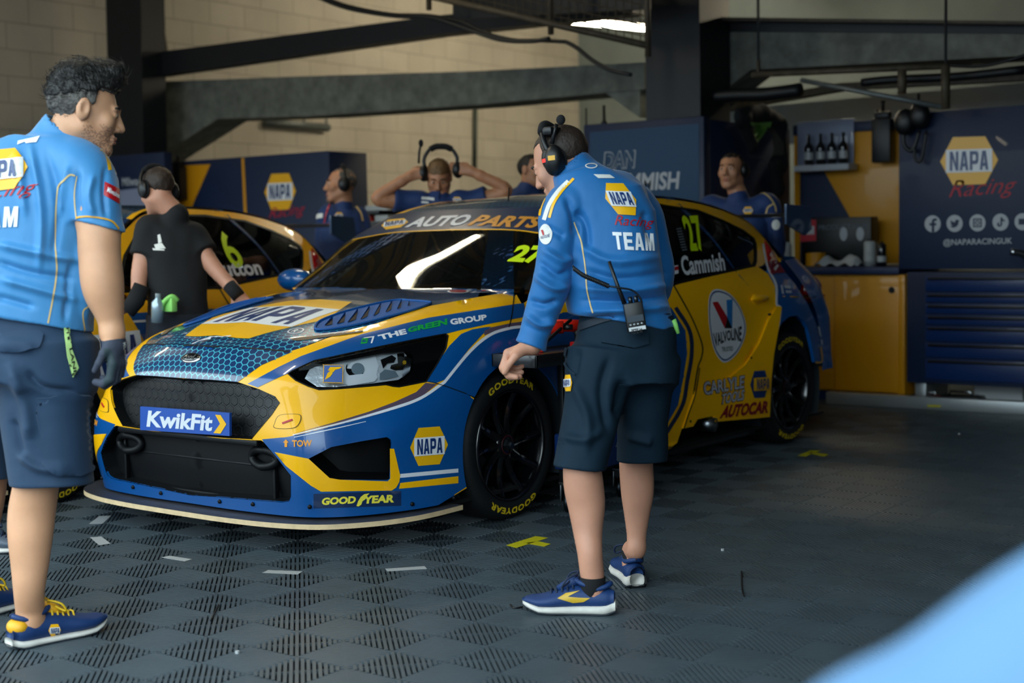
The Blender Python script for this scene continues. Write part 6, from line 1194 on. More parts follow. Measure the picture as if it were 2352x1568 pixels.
class Cam:                                 # lay badges onto a garment as seen from the front
    def __init__(s, V, Q, base): s.f = Form().mesh_in(V, [tuple(q) for q in Q]); s.b = base
    def __call__(s, X):
        d = FW*FPX+RT*(X[:, :1]-1176)-UP*(X[:, 1:2]-784); d /= np.linalg.norm(d, axis=1)[:, None]; P, N = s.f.cast(CO, d); return P-s.b, N
def ribbon3(name, pts, w, m, par, mp, off=.002, st=9, k=6):
    c = curve2(pts, k); t = np.gradient(c, axis=0); t /= np.linalg.norm(t, axis=1)[:, None]; n = np.c_[-t[:, 1], t[:, 0]]*w/2; return sheet(name, np.r_[c+n, (c-n)[::-1]], mp, m, par, st=st, off=off)
# ------------------------------------------------------------------ the tall man at the left edge
d0 = 4.36
Lp = lambda x, y, dd=0.: D(x, y, d0+dd)
base = at(110, 1470, z=0); man = thing('person', 'man in a light blue team shirt and navy shorts at the left edge', 'person', base)
kL = d0/FPX
fdir = at(243, 1440, z=0)-at(22, 1490, z=0); yawL = math.atan2(fdir[1], fdir[0])
hf = RT*.90+FW*.36-UP*.16; hM = frame(hf, UP*.97+RT*.22); hc = Lp(196, 256, .0)
wr, kn = Lp(259, 772, -.10), Lp(271, 838, -.10)
v = Vol(box8(Lp, -190, 280, 140, 1470, -.15, .36), .0046, .03); LW = shoeW(at(24, 1491, z=0), yawL); yaw3 = math.atan2(FW[1]*.92+RT[1]*.38, FW[0]*.92+RT[0]*.38); LW2 = shoeW(at(-92, 1434, z=0), yaw3)
WL = head_vol(v, hc, hM, 1.02, neck=Lp(118, 352, .02), nr=(.060, .075))
v.loft(Lp(20, 800), Lp(70, 360), RT, [(0, 0, 0, .17, .11), (.5, 0, 0, .18, .12), (.85, 0, 0, .18, .09), (1, 0, 0, .10, .06)], .05)
v.chain([(Lp(190, 400, -.05), .075), (Lp(224, 510, -.10), .064), (Lp(229, 590, -.11), .061), (Lp(240, 670, -.11), .056), (Lp(254, 735, -.10), .037), (wr, .031)], .025)
v.ell(Lp(232, 640, -.115), (.050, .05, .085), k=.03)
v.chain([(Lp(110, 800, .0), .08), (Lp(100, 1000, -.02), .07), (Lp(86, 1095, -.02), .066), (Lp(74, 1170, .0), .069), (Lp(70, 1225, .0), .066), (Lp(69, 1290, .0), .056), (Lp(67, 1350, .0), .046), (LW(.068, 0, .115), .042), (LW(.066, 0, .07), .034)], .02)
v.cap(LW(.066, 0, .065), LW(.15, 0, .05), .030, .022, .02)
v.chain([(Lp(-60, 800, .12), .08), (Lp(-40, 1000, .2), .07), (Lp(-30, 1100, .28), .062), (Lp(-46, 1200, .31), .062), (Lp(-70, 1330, .35), .044), (LW2(.068, 0, .115), .042), (LW2(.066, 0, .06), .032)], .03)
v.chain([(Lp(-115, 420, .20), .065), (Lp(-152, 560, .28), .052), (Lp(-140, 720, .24), .033)], .02); v.ell(Lp(-138, 760, .23), (.03, .04, .06), k=.02)
hand_vol(v, wr, kn, -RT*.9-FW*.4, -RT*.9+FW*.25, 1.02, (.35, .85, .75), fr=.0098)
bd, BV, BQ = flesh('body', v, MATS['skin_tan'], man, base, 2); bd.data.materials.append(mat('skin_stubble', '#a87a60', .6)); qh = (BV[BQ].mean(1)-hc)@hM.T; den = np.clip((-.030-qh[:, 2])*25, 0, .8)*np.clip((qh[:, 1]+.01)*40, 0, 1)*(qh[:, 2] > -.135)*(np.abs(qh[:, 0]) < .09)*(qh[:, 1] < .12); bd.data.polygons.foreach_set('material_index', (np.random.default_rng(3).random(len(BQ)) < den*.75).astype(np.int32)); face_parts(WL, hM, 1.02, bd, base)
hair_obj(hc, hM, 1.04, MATS['hair_grey'], man, base, r=(.081, .101, .088), line=(.070, -.070), amp=.004, res=.0036); hair_obj(hc, hM, 1.02, MATS['hair_dark'], man, base, r=(.084, .106, .090), line=(.080, .020), amp=.0045, top=.020, front=.016, res=.0032, sc=(42, 30, 42)); strands(man, [c_ for c_ in man.children if c_.name.startswith('hair')][-1], base, hc, hM, 900, MATS['hair_dark'], .036, lambda q: q[:, 2] > .02, .0009, .12); strands(man, [c_ for c_ in man.children if c_.name.startswith('hair')][0], base, hc, hM, 500, MATS['hair_grey'], .016, None, .0008, .15, 2)
# glove
v = Vol([wr, kn, Lp(240, 890, -.1)], .003, .06); hand_vol(v, wr, kn, -RT*.9-FW*.4, -RT*.9+FW*.25, 1.05, (.35, .85, .75), fr=.0122); v.cap(Lp(258, 764, -.10), Lp(261, 792, -.10), .0345, .034, .012)
gl, GV, GQ = flesh('glove', v, MATS['glove_grey'], man, base, 1); gm = Cam(GV, GQ, base)
sheet('glove_coating', [(238,800), (252,800), (262,815), (268,836), (262,856), (256,880), (240,886), (238,872), (248,850), (240,830)], gm, MATS['glove_palm'], gl, st=5, off=.0012)
word('glove_print', 'MILWAUKEE', quad([(288,784),(297,842),(289,846),(281,788)]), gm, MATS['piping_white'], gl, off=.002, n=3)
# shirt
v = Vol(box8(Lp, -210, 280, 250, 830, -.19, .36), .0048, .05)
v.loft(Lp(12, 805), Lp(80, 320), RT, [(0, 0, 0, .262, .175), (.2, 0, 0, .250, .17), (.45, .0, 0, .238, .165), (.7, .02, 0, .245, .15), (.86, .03, 0, .235, .12), (.97, .03, 0, .15, .085), (1, .03, 0, .11, .08)], .05)
v.cut(Lp(100, 742), -UP-RT*.20, .006)
sl_ = Vol(box8(Lp, -210, 280, 250, 830, -.19, .36), .0048, .05); sl_.chain([(Lp(120, 370, .0), .085), (Lp(185, 392, -.05), .088), (Lp(214, 450, -.09), .079), (Lp(225, 520, -.10), .071), (Lp(228, 565, -.10), .071)], .04)
sl_.cut(Lp(224, 519, -.10), -UP-RT*.25, .006); sl_.cap(Lp(226, 512, -.10), Lp(229, 570, -.10), .064, .064, .006, True)
v.chain([(Lp(-50, 380, .13), .085), (Lp(-115, 415, .20), .085), (Lp(-150, 530, .27), .072)], .04)
v.cap(Lp(118, 352, .02), Lp(146, 305, .01), .088, .074, .025); v.merge(sl_, .03)
v.cap(Lp(150, 300, .01), Lp(175, 262, .0), .068, .066, .008, True)
F = [([(70, 330), (95, 480), (90, 620)], .012, 0.0109), ([(110, 350), (135, 470), (120, 600)], .012, -0.0093), ([(40, 350), (60, 500)], .012, 0.0093), ([(160, 380), (150, 430), (135, 500)], .010, 0.0109),
     ([(-10, 560), (80, 580), (190, 600)], .012, 0.0124), ([(-10, 600), (70, 625), (170, 640)], .010, -0.0109), ([(0, 640), (90, 665), (180, 690)], .012, 0.0124), ([(-10, 680), (80, 705)], .010, -0.0093), ([(185, 560), (188, 640), (200, 740)], .012, 0.0139), ([(165, 600), (150, 740)], .010, -0.0093),
     ([(180, 390), (176, 440), (182, 500)], .010, -0.0109), ([(215, 400), (205, 450), (215, 500)], .010, 0.0093), ([(245, 380), (240, 440), (245, 500)], .009, -0.0078)]
sh, SV, SQ = flesh('shirt', v, MATS['shirt_light'], man, base, 2, folds=F, nz=[((9, 9, 4), .004, 2), ((26, 26, 9), .0016, 4)]); sm = Cam(SV, SQ, base)
napa(quad([(-72,352),(66,338),(64,430),(-74,448)]), sm, sh, off=.0042, st=.08, name='shirt_badge'); word('shirt_script', 'Racing', quad([(-80,432),(90,412),(82,452),(-80,474)]), sm, MATS['red_vinyl'], sh, off=.003, bold=.0, shear=.4, n=5); blockword('shirt_lettering', 'TEAM', quad([(-105,480),(44,474),(40,521),(-108,528)]), sm, MATS['napa_white'], sh, .004)
ribbon3('piping', [(172,404), (160,402), (147,414), (132,436), (127,500), (127,560), (130,620), (122,680), (110,742)], 4, MATS['piping_gold'], sh, sm); ribbon3('piping', [(176,404), (171,440), (172,470), (176,503)], 2.5, MATS['piping_gold'], sh, sm)
ribbon3('sleeve_hem', [(176,500), (205,497), (240,503), (258,510), (272,526)], 4, MATS['shoe_yellow'], sh, sm, off=.003); ribbon3('shoulder_stripe', [(236,338), (246,360), (252,391)], 8, MATS['napa_yellow'], sh, sm); ribbon3('shoulder_stripe', [(240,330), (255,350), (266,380), (269,400)], 9, MATS['piping_white'], sh, sm)
sheet('sleeve_badge', [(241,418), (273,434), (273,468), (238,448)], sm, MATS['red_vinyl'], sh, st=7, off=.003); word('sleeve_lettering', 'Milwaukee', quad([(247,430),(271,444),(271,456),(246,442)]), sm, MATS['napa_white'], sh, off=.005, shear=.2, n=3)
sheet('shirt_print', [(42,324), (92,313), (84,327), (60,330), (58,326), (40,333)], sm, MATS['napa_white'], sh, st=6, off=.003)
ribbon3('piping', [(212,675), (205,700), (192,712), (190,730), (196,770)], 3.5, MATS['piping_gold'], sh, sm)
# shorts
v = Vol(box8(Lp, -180, 230, 680, 1160, -.18, .40), .005, .03)
v.loft(Lp(20, 870), Lp(40, 690), RT, [(0, 0, 0, .25, .17), (.5, .0, 0, .242, .165), (1, .0, 0, .205, .14)], .05)
v.loft(Lp(123, 1150, -.02), Lp(88, 800, -.01), RT, [(0, 0, 0, .120, .115), (.12, 0, 0, .121, .116), (.5, 0, 0, .126, .125), (1, .02, 0, .15, .14)], .06); v.loft(Lp(-32, 1140, .26), Lp(-50, 830, .13), RT, [(0, 0, 0, .105, .11), (.5, 0, 0, .115, .12), (1, 0, 0, .13, .13)], .05)
v.cap(Lp(95, 1050, -.02), Lp(84, 1160, -.02), .084, .084, .006, True); v.cut(Lp(120, 1113, -.02), -UP+RT*.02, .006)
F = [([(20, 830), (60, 930), (70, 1010)], .02, 0.0155), ([(60, 850), (100, 890), (180, 900)], .012, -0.0124), ([(40, 1040), (90, 1075), (160, 1080)], .014, 0.0124), ([(30, 960), (50, 1050)], .014, -0.0124), ([(0, 790), (80, 800)], .012, 0.0093)]
st_, TV, TQ = flesh('shorts', v, MATS['shorts_navy'], man, base, 2, folds=F, nz=[((12, 12, 8), .004, 8)]); tm = Cam(TV, TQ, base)
for q, nm in (([(88,928), (203,912), (210,1080), (106,1078), (98,1020)], 'cargo_pocket'), ([(83,914), (120,912), (205,906), (208,930), (160,924), (96,932)], 'pocket_flap'), ([(0,768), (92,762), (92,795), (66,800), (0,808)], 'pocket_flap')): sheet(nm, curve2(q, 3, True), tm, MATS['shorts_navy'], st_, st=9, off=.010, lip=.010)
sheet('wrist_band', [(143,748), (155,750), (161,800), (176,844), (164,866), (152,820)], tm, mat('band_green', '#b5d987', .6), st_, st=7, off=.012, lip=.004); word('band_print', 'PIT LANE', quad([(153,755),(172,860),(165,862),(147,757)]), tm, MATS['gap_black'], st_, off=.0145, n=3)
us, SW = shoe(man, base, at(24, 1491, z=0), yawL, L=.325, w=.115, lace='lace_yellow', heelcol='shoe_yellow', thick=.024)
sv = np.array([tuple(x.co) for x in us.data.vertices])+base; sf = Form().mesh_in(sv, [tuple(p.vertices) for p in us.data.polygons])
def smap(X): d = FW*FPX+RT*(X[:, :1]-1176)-UP*(X[:, 1:2]-784); d /= np.linalg.norm(d, axis=1)[:, None]; P, N = sf.cast(CO, d); return P-base, N
napa(quad([(110,1434),(139,1432),(140,1459),(111,1461)]), smap, us, off=.002, st=.3, name='shoe_badge')
shoe(man, base, at(-92, 1434, z=0), yaw3, L=.32, w=.11, lace='lace_yellow', heelcol='shoe_yellow', thick=.024)
# the grey shoe of someone standing outside the picture
b2 = at(-10, 1262, z=0); t = thing('shoe', 'grey shoe with a pale sole just inside the left picture edge', 'shoe', b2); shoe(t, b2, at(-95, 1268, z=0), math.atan2(RT[1], RT[0])-.05, L=.29, up='dim_grey', sole='sole_white', lace='lace_navy')
# ------------------------------------------------------------------ the stooping man in the middle
d1 = 4.74
Cp = lambda x, y, dd=0.: D(x, y, d1+dd)
base = at(1385, 1385, z=0); man2 = thing('person', 'man in a blue team sweatshirt, headset and navy shorts stooping over the black tray', 'person', base)
hf = -RT*.80+FW*.42-UP*.45; hM = frame(hf, UP*.85-RT*.40+FW*.1); hc = Cp(1290, 372, .06)
wr, kn = Cp(1222, 796, -.06), Cp(1166, 812, -.05)
v = Vol(box8(Cp, 1130, 1570, 285, 1400, -.16, .36), .0045, .03); sy1 = at(1205, 1402, z=0)-at(1415, 1408, z=0); yw = math.atan2(sy1[1], sy1[0]); yw2 = math.atan2(FW[1], FW[0])+.12; CW1 = shoeW(at(1412, 1409, z=0), yw); CW2 = shoeW(at(1463, 1352, z=0), yw2)
WC = head_vol(v, hc, hM, 1.0, neck=Cp(1352, 430, .04), nr=(.058, .07))
v.loft(Cp(1435, 760), Cp(1335, 430), RT, [(0, 0, 0, .11, .08), (.5, 0, 0, .12, .09), (.85, 0, 0, .12, .08), (1, 0, 0, .07, .05)], .05)
v.chain([(Cp(1290, 500, -.03), .06), (Cp(1268, 640, -.07), .048), (Cp(1240, 740, -.06), .033), (wr, .027)], .02); v.chain([(Cp(1465, 490, .14), .055), (Cp(1500, 640, .19), .045), (Cp(1470, 740, .33), .03)], .02)
v.chain([(Cp(1385, 800, .0), .065), (Cp(1355, 960, -.06), .06), (Cp(1338, 1050, -.09), .060), (Cp(1340, 1110, -.08), .064), (Cp(1347, 1160, -.07), .060), (Cp(1350, 1220, -.08), .047), (Cp(1355, 1270, -.10), .040), (CW1(.072, 0, .125), .038), (CW1(.066, 0, .07), .030)], .02); v.cap(CW1(.066, 0, .065), CW1(.15, 0, .05), .028, .02, .02)
v.chain([(Cp(1475, 800, .06), .065), (Cp(1465, 950, .15), .058), (Cp(1461, 1050, .22), .058), (Cp(1464, 1125, .24), .057), (Cp(1463, 1180, .25), .044), (Cp(1462, 1230, .25), .033), (Cp(1461, 1262, .25), .034), (CW2(.082, 0, .12), .033), (CW2(.078, 0, .07), .029)], .02); v.cap(CW2(.066, 0, .065), CW2(.15, 0, .05), .028, .02, .02)
hand_vol(v, wr, kn, RT*.30-FW*.75+UP*.45, -UP*.92-RT*.10, 1.18, (.95, 1.0, .75), spread=.0205, fr=.0098)
bd, BV, BQ = flesh('body', v, MATS['skin_pale'], man2, base, 2); face_parts(WC, hM, 1.0, bd, base)
hair_obj(hc, hM, 1.0, MATS['hair_brown'], man2, base, r=(.079, .098, .087), line=(.085, -.075), amp=.0012, res=.004)
hs = headset(man2, base, WC, hM, 1.0); p0 = Cp(1272, 368, -.03); MB().ell(p0-base, (.035, .03, .052), 20, 12).build('ear_cup', MATS['black_plastic'], hs, True); MB().box(Cp(1255, 292, -.0)-base-[.0, .03, 0], Cp(1288, 312, .0)-base+[0, .03, 0]).build('band_block', MATS['black_plastic'], hs, bev=.01)
MB().tube([Cp(1268, 330, -.03)-base, Cp(1274, 300, -.03)-base, Cp(1279, 285, -.03)-base], .007, 8).build('microphone_boom', MATS['black_plastic'], hs, True); MB().ell(Cp(1288, 275, -.03)-base, (.016, .014, .017), 14, 10).build('microphone_foam', MATS['sock_black'], hs, True)
sheet('cup_print', [(1258,358), (1274,356), (1275,367), (1259,369)], lambda X: (planemap(p0-FW*.034, -FW)(X)[0]-base, planemap(p0, -FW)(X)[1]), MATS['napa_yellow'], hs, st=50); sheet('cup_light', [(1245,366), (1252,364), (1253,372), (1246,374)], lambda X: (planemap(p0-FW*.032, -FW)(X)[0]-base, planemap(p0, -FW)(X)[1]), mat('red_led', '#ff2010', .4, emit='#ff2010', estr=1.5), hs, st=50)
# sweatshirt
v = Vol(box8(Cp, 1180, 1565, 330, 840, -.18, .36), .0045, .03)
v.loft(Cp(1440, 780), Cp(1325, 395), RT, [(0, 0, 0, .163, .135), (.18, 0, 0, .166, .14), (.42, .016, 0, .172, .14), (.66, .036, 0, .178, .125), (.82, .036, 0, .156, .11), (.95, .015, 0, .10, .085), (1, .0, 0, .075, .07)], .05)
v.cut(Cp(1430, 742), -UP*.97+RT*-.17, .006)
v.chain([(Cp(1360, 450, .0), .085), (Cp(1298, 490, -.04), .082), (Cp(1280, 560, -.07), .062), (Cp(1268, 640, -.08), .062), (Cp(1250, 700, -.07), .056), (Cp(1236, 740, -.06), .050), (Cp(1222, 785, -.06), .044), (Cp(1214, 812, -.06), .042)], .035)
v.chain([(Cp(1420, 450, .06), .085), (Cp(1468, 492, .14), .078), (Cp(1496, 570, .17), .064), (Cp(1508, 650, .19), .060), (Cp(1480, 710, .27), .05)], .035)
v.cap(Cp(1345, 425, .03), Cp(1318, 392, .03), .084, .074, .02); v.cap(Cp(1310, 385, .03), Cp(1290, 350, .04), .066, .066, .006, True)
cd = (wr-Cp(1250, 720, -.06)); v.cutloc(Cp(1219, 794, -.06), cd, .11, .004); v.cap(Cp(1224, 780, -.06), Cp(1212, 815, -.06), .033, .033, .004, True)
F = [([(1330, 560), (1400, 600), (1520, 590)], .014, 0.0124), ([(1340, 620), (1420, 640), (1535, 625)], .012, -0.0109), ([(1335, 660), (1430, 668), (1540, 655)], .013, 0.0155), ([(1335, 690), (1440, 692), (1540, 680)], .010, -0.0124), ([(1330, 715), (1440, 712), (1540, 705)], .012, 0.0155), ([(1325, 740), (1420, 728)], .010, -0.0124),
     ([(1325, 480), (1345, 520), (1350, 580)], .012, -0.0139), ([(1245, 570), (1290, 600), (1315, 590)], .012, 0.0124), ([(1235, 600), (1280, 630), (1312, 620)], .010, -0.0124), ([(1228, 630), (1270, 660), (1305, 655)], .012, 0.0139), ([(1215, 690), (1250, 700), (1285, 690)], .010, -0.0124), ([(1210, 720), (1240, 745), (1275, 735)], .012, 0.0139), ([(1202, 745), (1230, 758), (1262, 766)], .008, -.003), ([(1250, 520), (1300, 545)], .012, -0.0078), ([(1300, 450), (1318, 500), (1322, 540)], .012, -0.0109), ([(1480, 480), (1500, 560)], .014, -0.0124)]
sw, SV, SQ = flesh('sweatshirt', v, MATS['shirt_blue'], man2, base, 2, folds=F, nz=[((10, 10, 8), .0035, 12), ((28, 28, 22), .0012, 14)]); sm = Cam(SV, SQ, base)
napa(quad([(1376,421),(1446,423),(1474,496),(1404,492)]), sm, sw, off=.0042, st=.08, name='shirt_badge'); word('shirt_script', 'Racing', quad([(1410,494),(1502,500),(1500,528),(1412,524)]), sm, MATS['red_vinyl'], sw, off=.003, bold=.0, shear=.35, n=5); blockword('shirt_lettering', 'TEAM', quad([(1406,533),(1499,536),(1502,577),(1412,573)]), sm, MATS['napa_white'], sw, .004)
sheet('shirt_print', [(1363,401), (1400,402), (1412,410), (1374,410)], sm, MATS['piping_white'], sw, st=7, off=.003); sheet('shirt_print', circ(1358, 382, 14, 6, 0, 360, 20)[:-1], sm, MATS['piping_white'], sw, holes=[circ(1358, 382, 11, 4, 0, 360, 16)[:-1]], st=5, off=.003)
ribbon3('piping', [(1318,510), (1328,535), (1336,560), (1344,610), (1348,660), (1356,700), (1362,718)], 3, MATS['piping_gold'], sw, sm); ribbon3('shoulder_stripe', [(1306,416), (1282,440), (1262,470), (1250,505)], 9, MATS['piping_white'], sw, sm); ribbon3('shoulder_stripe', [(1318,410), (1290,440), (1272,468), (1262,500)], 6, MATS['napa_yellow'], sw, sm); ribbon3('shoulder_stripe', [(1252,455), (1244,475), (1240,495)], 5, MATS['napa_yellow'], sw, sm)
bg = sheet('sleeve_badge', circ(1254, 538, 14.5, 24, 0, 360, 28)[:-1], sm, MATS['piping_white'], sw, st=7, off=.003); sheet('sleeve_badge', [(1245,529), (1249,528), (1252,540), (1249,541)], sm, MATS['red_vinyl'], sw, st=7, off=.005); word('sleeve_lettering', 'VALVOLINE', quad([(1244,543),(1263,538),(1263,545),(1244,550)]), sm, MATS['napa_navy'], sw, off=.005, n=2)
ribbon3('piping', [(1281,727), (1292,742), (1306,750), (1318,752)], 3, MATS['piping_gold'], sw, sm)
# shorts
v = Vol(box8(Cp, 1250, 1570, 700, 1110, -.25, .36), .005, .03)
v.loft(Cp(1437, 880), Cp(1437, 725), RT, [(0, 0, 0, .172, .14), (.6, 0, 0, .168, .135), (1, 0, 0, .155, .125)], .05)
v.loft(Cp(1326, 1105, -.09), Cp(1385, 820, -.02), RT, [(0, 0, 0, .088, .10), (.15, 0, 0, .087, .10), (.5, 0, 0, .094, .11), (1, 0, 0, .12, .13)], .05); v.loft(Cp(1472, 1095, .20), Cp(1480, 820, .05), RT, [(0, 0, 0, .090, .10), (.15, 0, 0, .088, .10), (.5, 0, 0, .088, .11), (1, 0, 0, .11, .13)], .05)
v.cap(Cp(1337, 1030, -.09), Cp(1336, 1120, -.09), .076, .078, .006, True); v.cap(Cp(1462, 1030, .21), Cp(1462, 1110, .21), .074, .076, .006, True); v.cutloc(Cp(1326, 1074, -.09), -UP-RT*.10, .15, .005); v.cutloc(Cp(1472, 1057, .20), -UP+RT*.02, .15, .005)
F = [([(1310, 860), (1350, 960), (1345, 1040)], .016, 0.0124), ([(1400, 820), (1380, 900), (1400, 1000)], .014, -0.0124), ([(1290, 1000), (1340, 1010), (1385, 990)], .014, 0.0109), ([(1430, 870), (1420, 960)], .02, -0.0186), ([(1440, 1000), (1500, 1015)], .014, 0.0124), ([(1330, 800), (1310, 900)], .012, -0.0093)]
st2, TV, TQ = flesh('shorts', v, MATS['shorts_dark'], man2, base, 2, folds=F, nz=[((12, 12, 9), .004, 21)]); tm = Cam(TV, TQ, base)
napa(quad([(1297,861),(1315,860),(1318,898),(1297,899)]), tm, st2, off=.004, st=.3, name='shorts_badge'); sheet('pocket_flap', [(1381,757), (1488,764), (1489,790), (1455,800), (1382,788)], tm, MATS['shorts_dark'], st2, st=9, off=.008, lip=.008); ribbon3('pocket_edge', [(1304,800), (1300,830), (1310,850), (1324,862)], 5, MATS['shorts_dark'], st2, tm, off=.007)
ribbon3('waistband', [(1330,752), (1400,728), (1470,718), (1540,716)], 16, mat('belt_dark', '#0c1c2a', .7), st2, tm, off=.006)
MB().tube([Cp(1545, 735, -.05)-base, Cp(1552, 748, -.05)-base, Cp(1558, 766, -.05)-base], [.012, .009, .006], 8).build('hivis_tag', MATS['green_hivis'], st2, True)
# radio on the belt
rd = thing('two_way_radio', 'black two way radio clipped to the belt of the stooping man', 'radio', Cp(1463, 760, -.19)); o0 = np.array(rd.location); ea, eb, ec = RT*.985+UP*.17, UP*.985-RT*.17, -FW
def RB(w0, w1, h0, h1, t0, t1, nm, m_, bev=.004): return MB().add([o0*0+ea*a+eb*b+ec*c_ for a in (w0, w1) for b in (h0, h1) for c_ in (t0, t1)], [(0,1,3,2),(4,6,7,5),(0,4,5,1),(2,3,7,6),(0,2,6,4),(1,5,7,3)]).build(nm, MATS[m_], rd, bev=bev)
RB(-.030, .032, -.002, .092, -.018, .018, 'radio_body', 'black_plastic', .006); RB(-.026, .026, .030, .050, .018, .020, 'radio_screen', 'dark_metal', 0); RB(-.026, .028, .002, .014, .018, .0195, 'name_tape', 'paper_white', 0)
MB().tube([ea*-.024+eb*.092, ea*-.036+eb*.15, ea*-.050+eb*.235], [.008, .0065, .0055], 10).build('aerial', MATS['black_plastic'], rd, True)
for a_ in (-.004, .014): MB().tube([ea*a_+eb*.09, ea*a_+eb*.112], .007, 10).build('radio_knob', MATS['dark_metal'], rd, True)
pm2 = planemap(o0+ec*.0205, ec); word('name_tape_text', 'PETE M', quad([(1450,756),(1474,753),(1475,764),(1451,767)]), lambda X: (pm2(X)[0]-o0, pm2(X)[1]), MATS['gap_black'], rd, off=.0008, n=0)
mb = MB()
for k in range(4): mb.box((0, 0, 0), (0, 0, 0)) if 0 else mb.ell(ea*(-.018+.012*k)+eb*.022+ec*.018, (.004, .004, .003), 8, 6)
mb.build('radio_buttons', MATS['bottle_pale'], rd, True)
# coiled lead from the headset to the radio
pts = cr(np.array([Cp(1316, 615, -.19), Cp(1340, 632, -.205), Cp(1370, 645, -.205), Cp(1398, 657, -.20)]), 12); tt = np.linspace(0, 1, 420); pc = np.array([np.interp(tt, np.linspace(0, 1, len(pts)), pts[:, i]) for i in range(3)]).T; ph = tt*2*math.pi*26; coil = pc+np.cos(ph)[:, None]*UP*.0065+np.sin(ph)[:, None]*FW*.0065
ld = thing('coiled_lead', 'black coiled radio lead across the back of the blue sweatshirt', 'lead', pts[0]); MB().tube(coil-pts[0], .0026, 5).build('lead_coil', MATS['black_plastic'], ld, True); MB().tube(cr(np.array([Cp(1398, 657, -.20), Cp(1425, 661, -.20), Cp(1455, 668, -.19), Cp(1473, 690, -.185), Cp(1472, 705, -.18)]), 5)-pts[0], .0035, 6).build('lead_tail', MATS['black_plastic'], ld, True)
# shoes and socks
us, SW = shoe(man2, base, at(1412, 1409, z=0), yw, L=.305, w=.108, thick=.034)
sv = np.array([tuple(x.co) for x in us.data.vertices])+base; sf2 = Form().mesh_in(sv, [tuple(p.vertices) for p in us.data.polygons])
def smap2(X): d = FW*FPX+RT*(X[:, :1]-1176)-UP*(X[:, 1:2]-784); d /= np.linalg.norm(d, axis=1)[:, None]; P, N = sf2.cast(CO, d); return P-base, N
sheet('shoe_flash', [(1280,1374), (1300,1362), (1332,1356), (1304,1370), (1330,1372), (1356,1373), (1340,1382), (1316,1384)], smap2, mat('flash_yellow', '#c9a227', .4), us, st=6, off=.002); MB().lathe([(.034,-.06),(.040,-.03),(.0425,.006),(.040,.010)], CW1(.071, 0, .112)-base, (0, 0, 1), 20).build('sock', MATS['sock_black'], man2, True)
us2, _ = shoe(man2, base, at(1463, 1352, z=0)+np.array([0, 0, 0]), yw2, L=.30, w=.108, thick=.040); MB().lathe([(.032,-.06),(.036,-.03),(.037,.006),(.035,.010)], CW2(.081, 0, .112)-base, (0, 0, 1), 20).build('sock', MATS['sock_black'], man2, True)
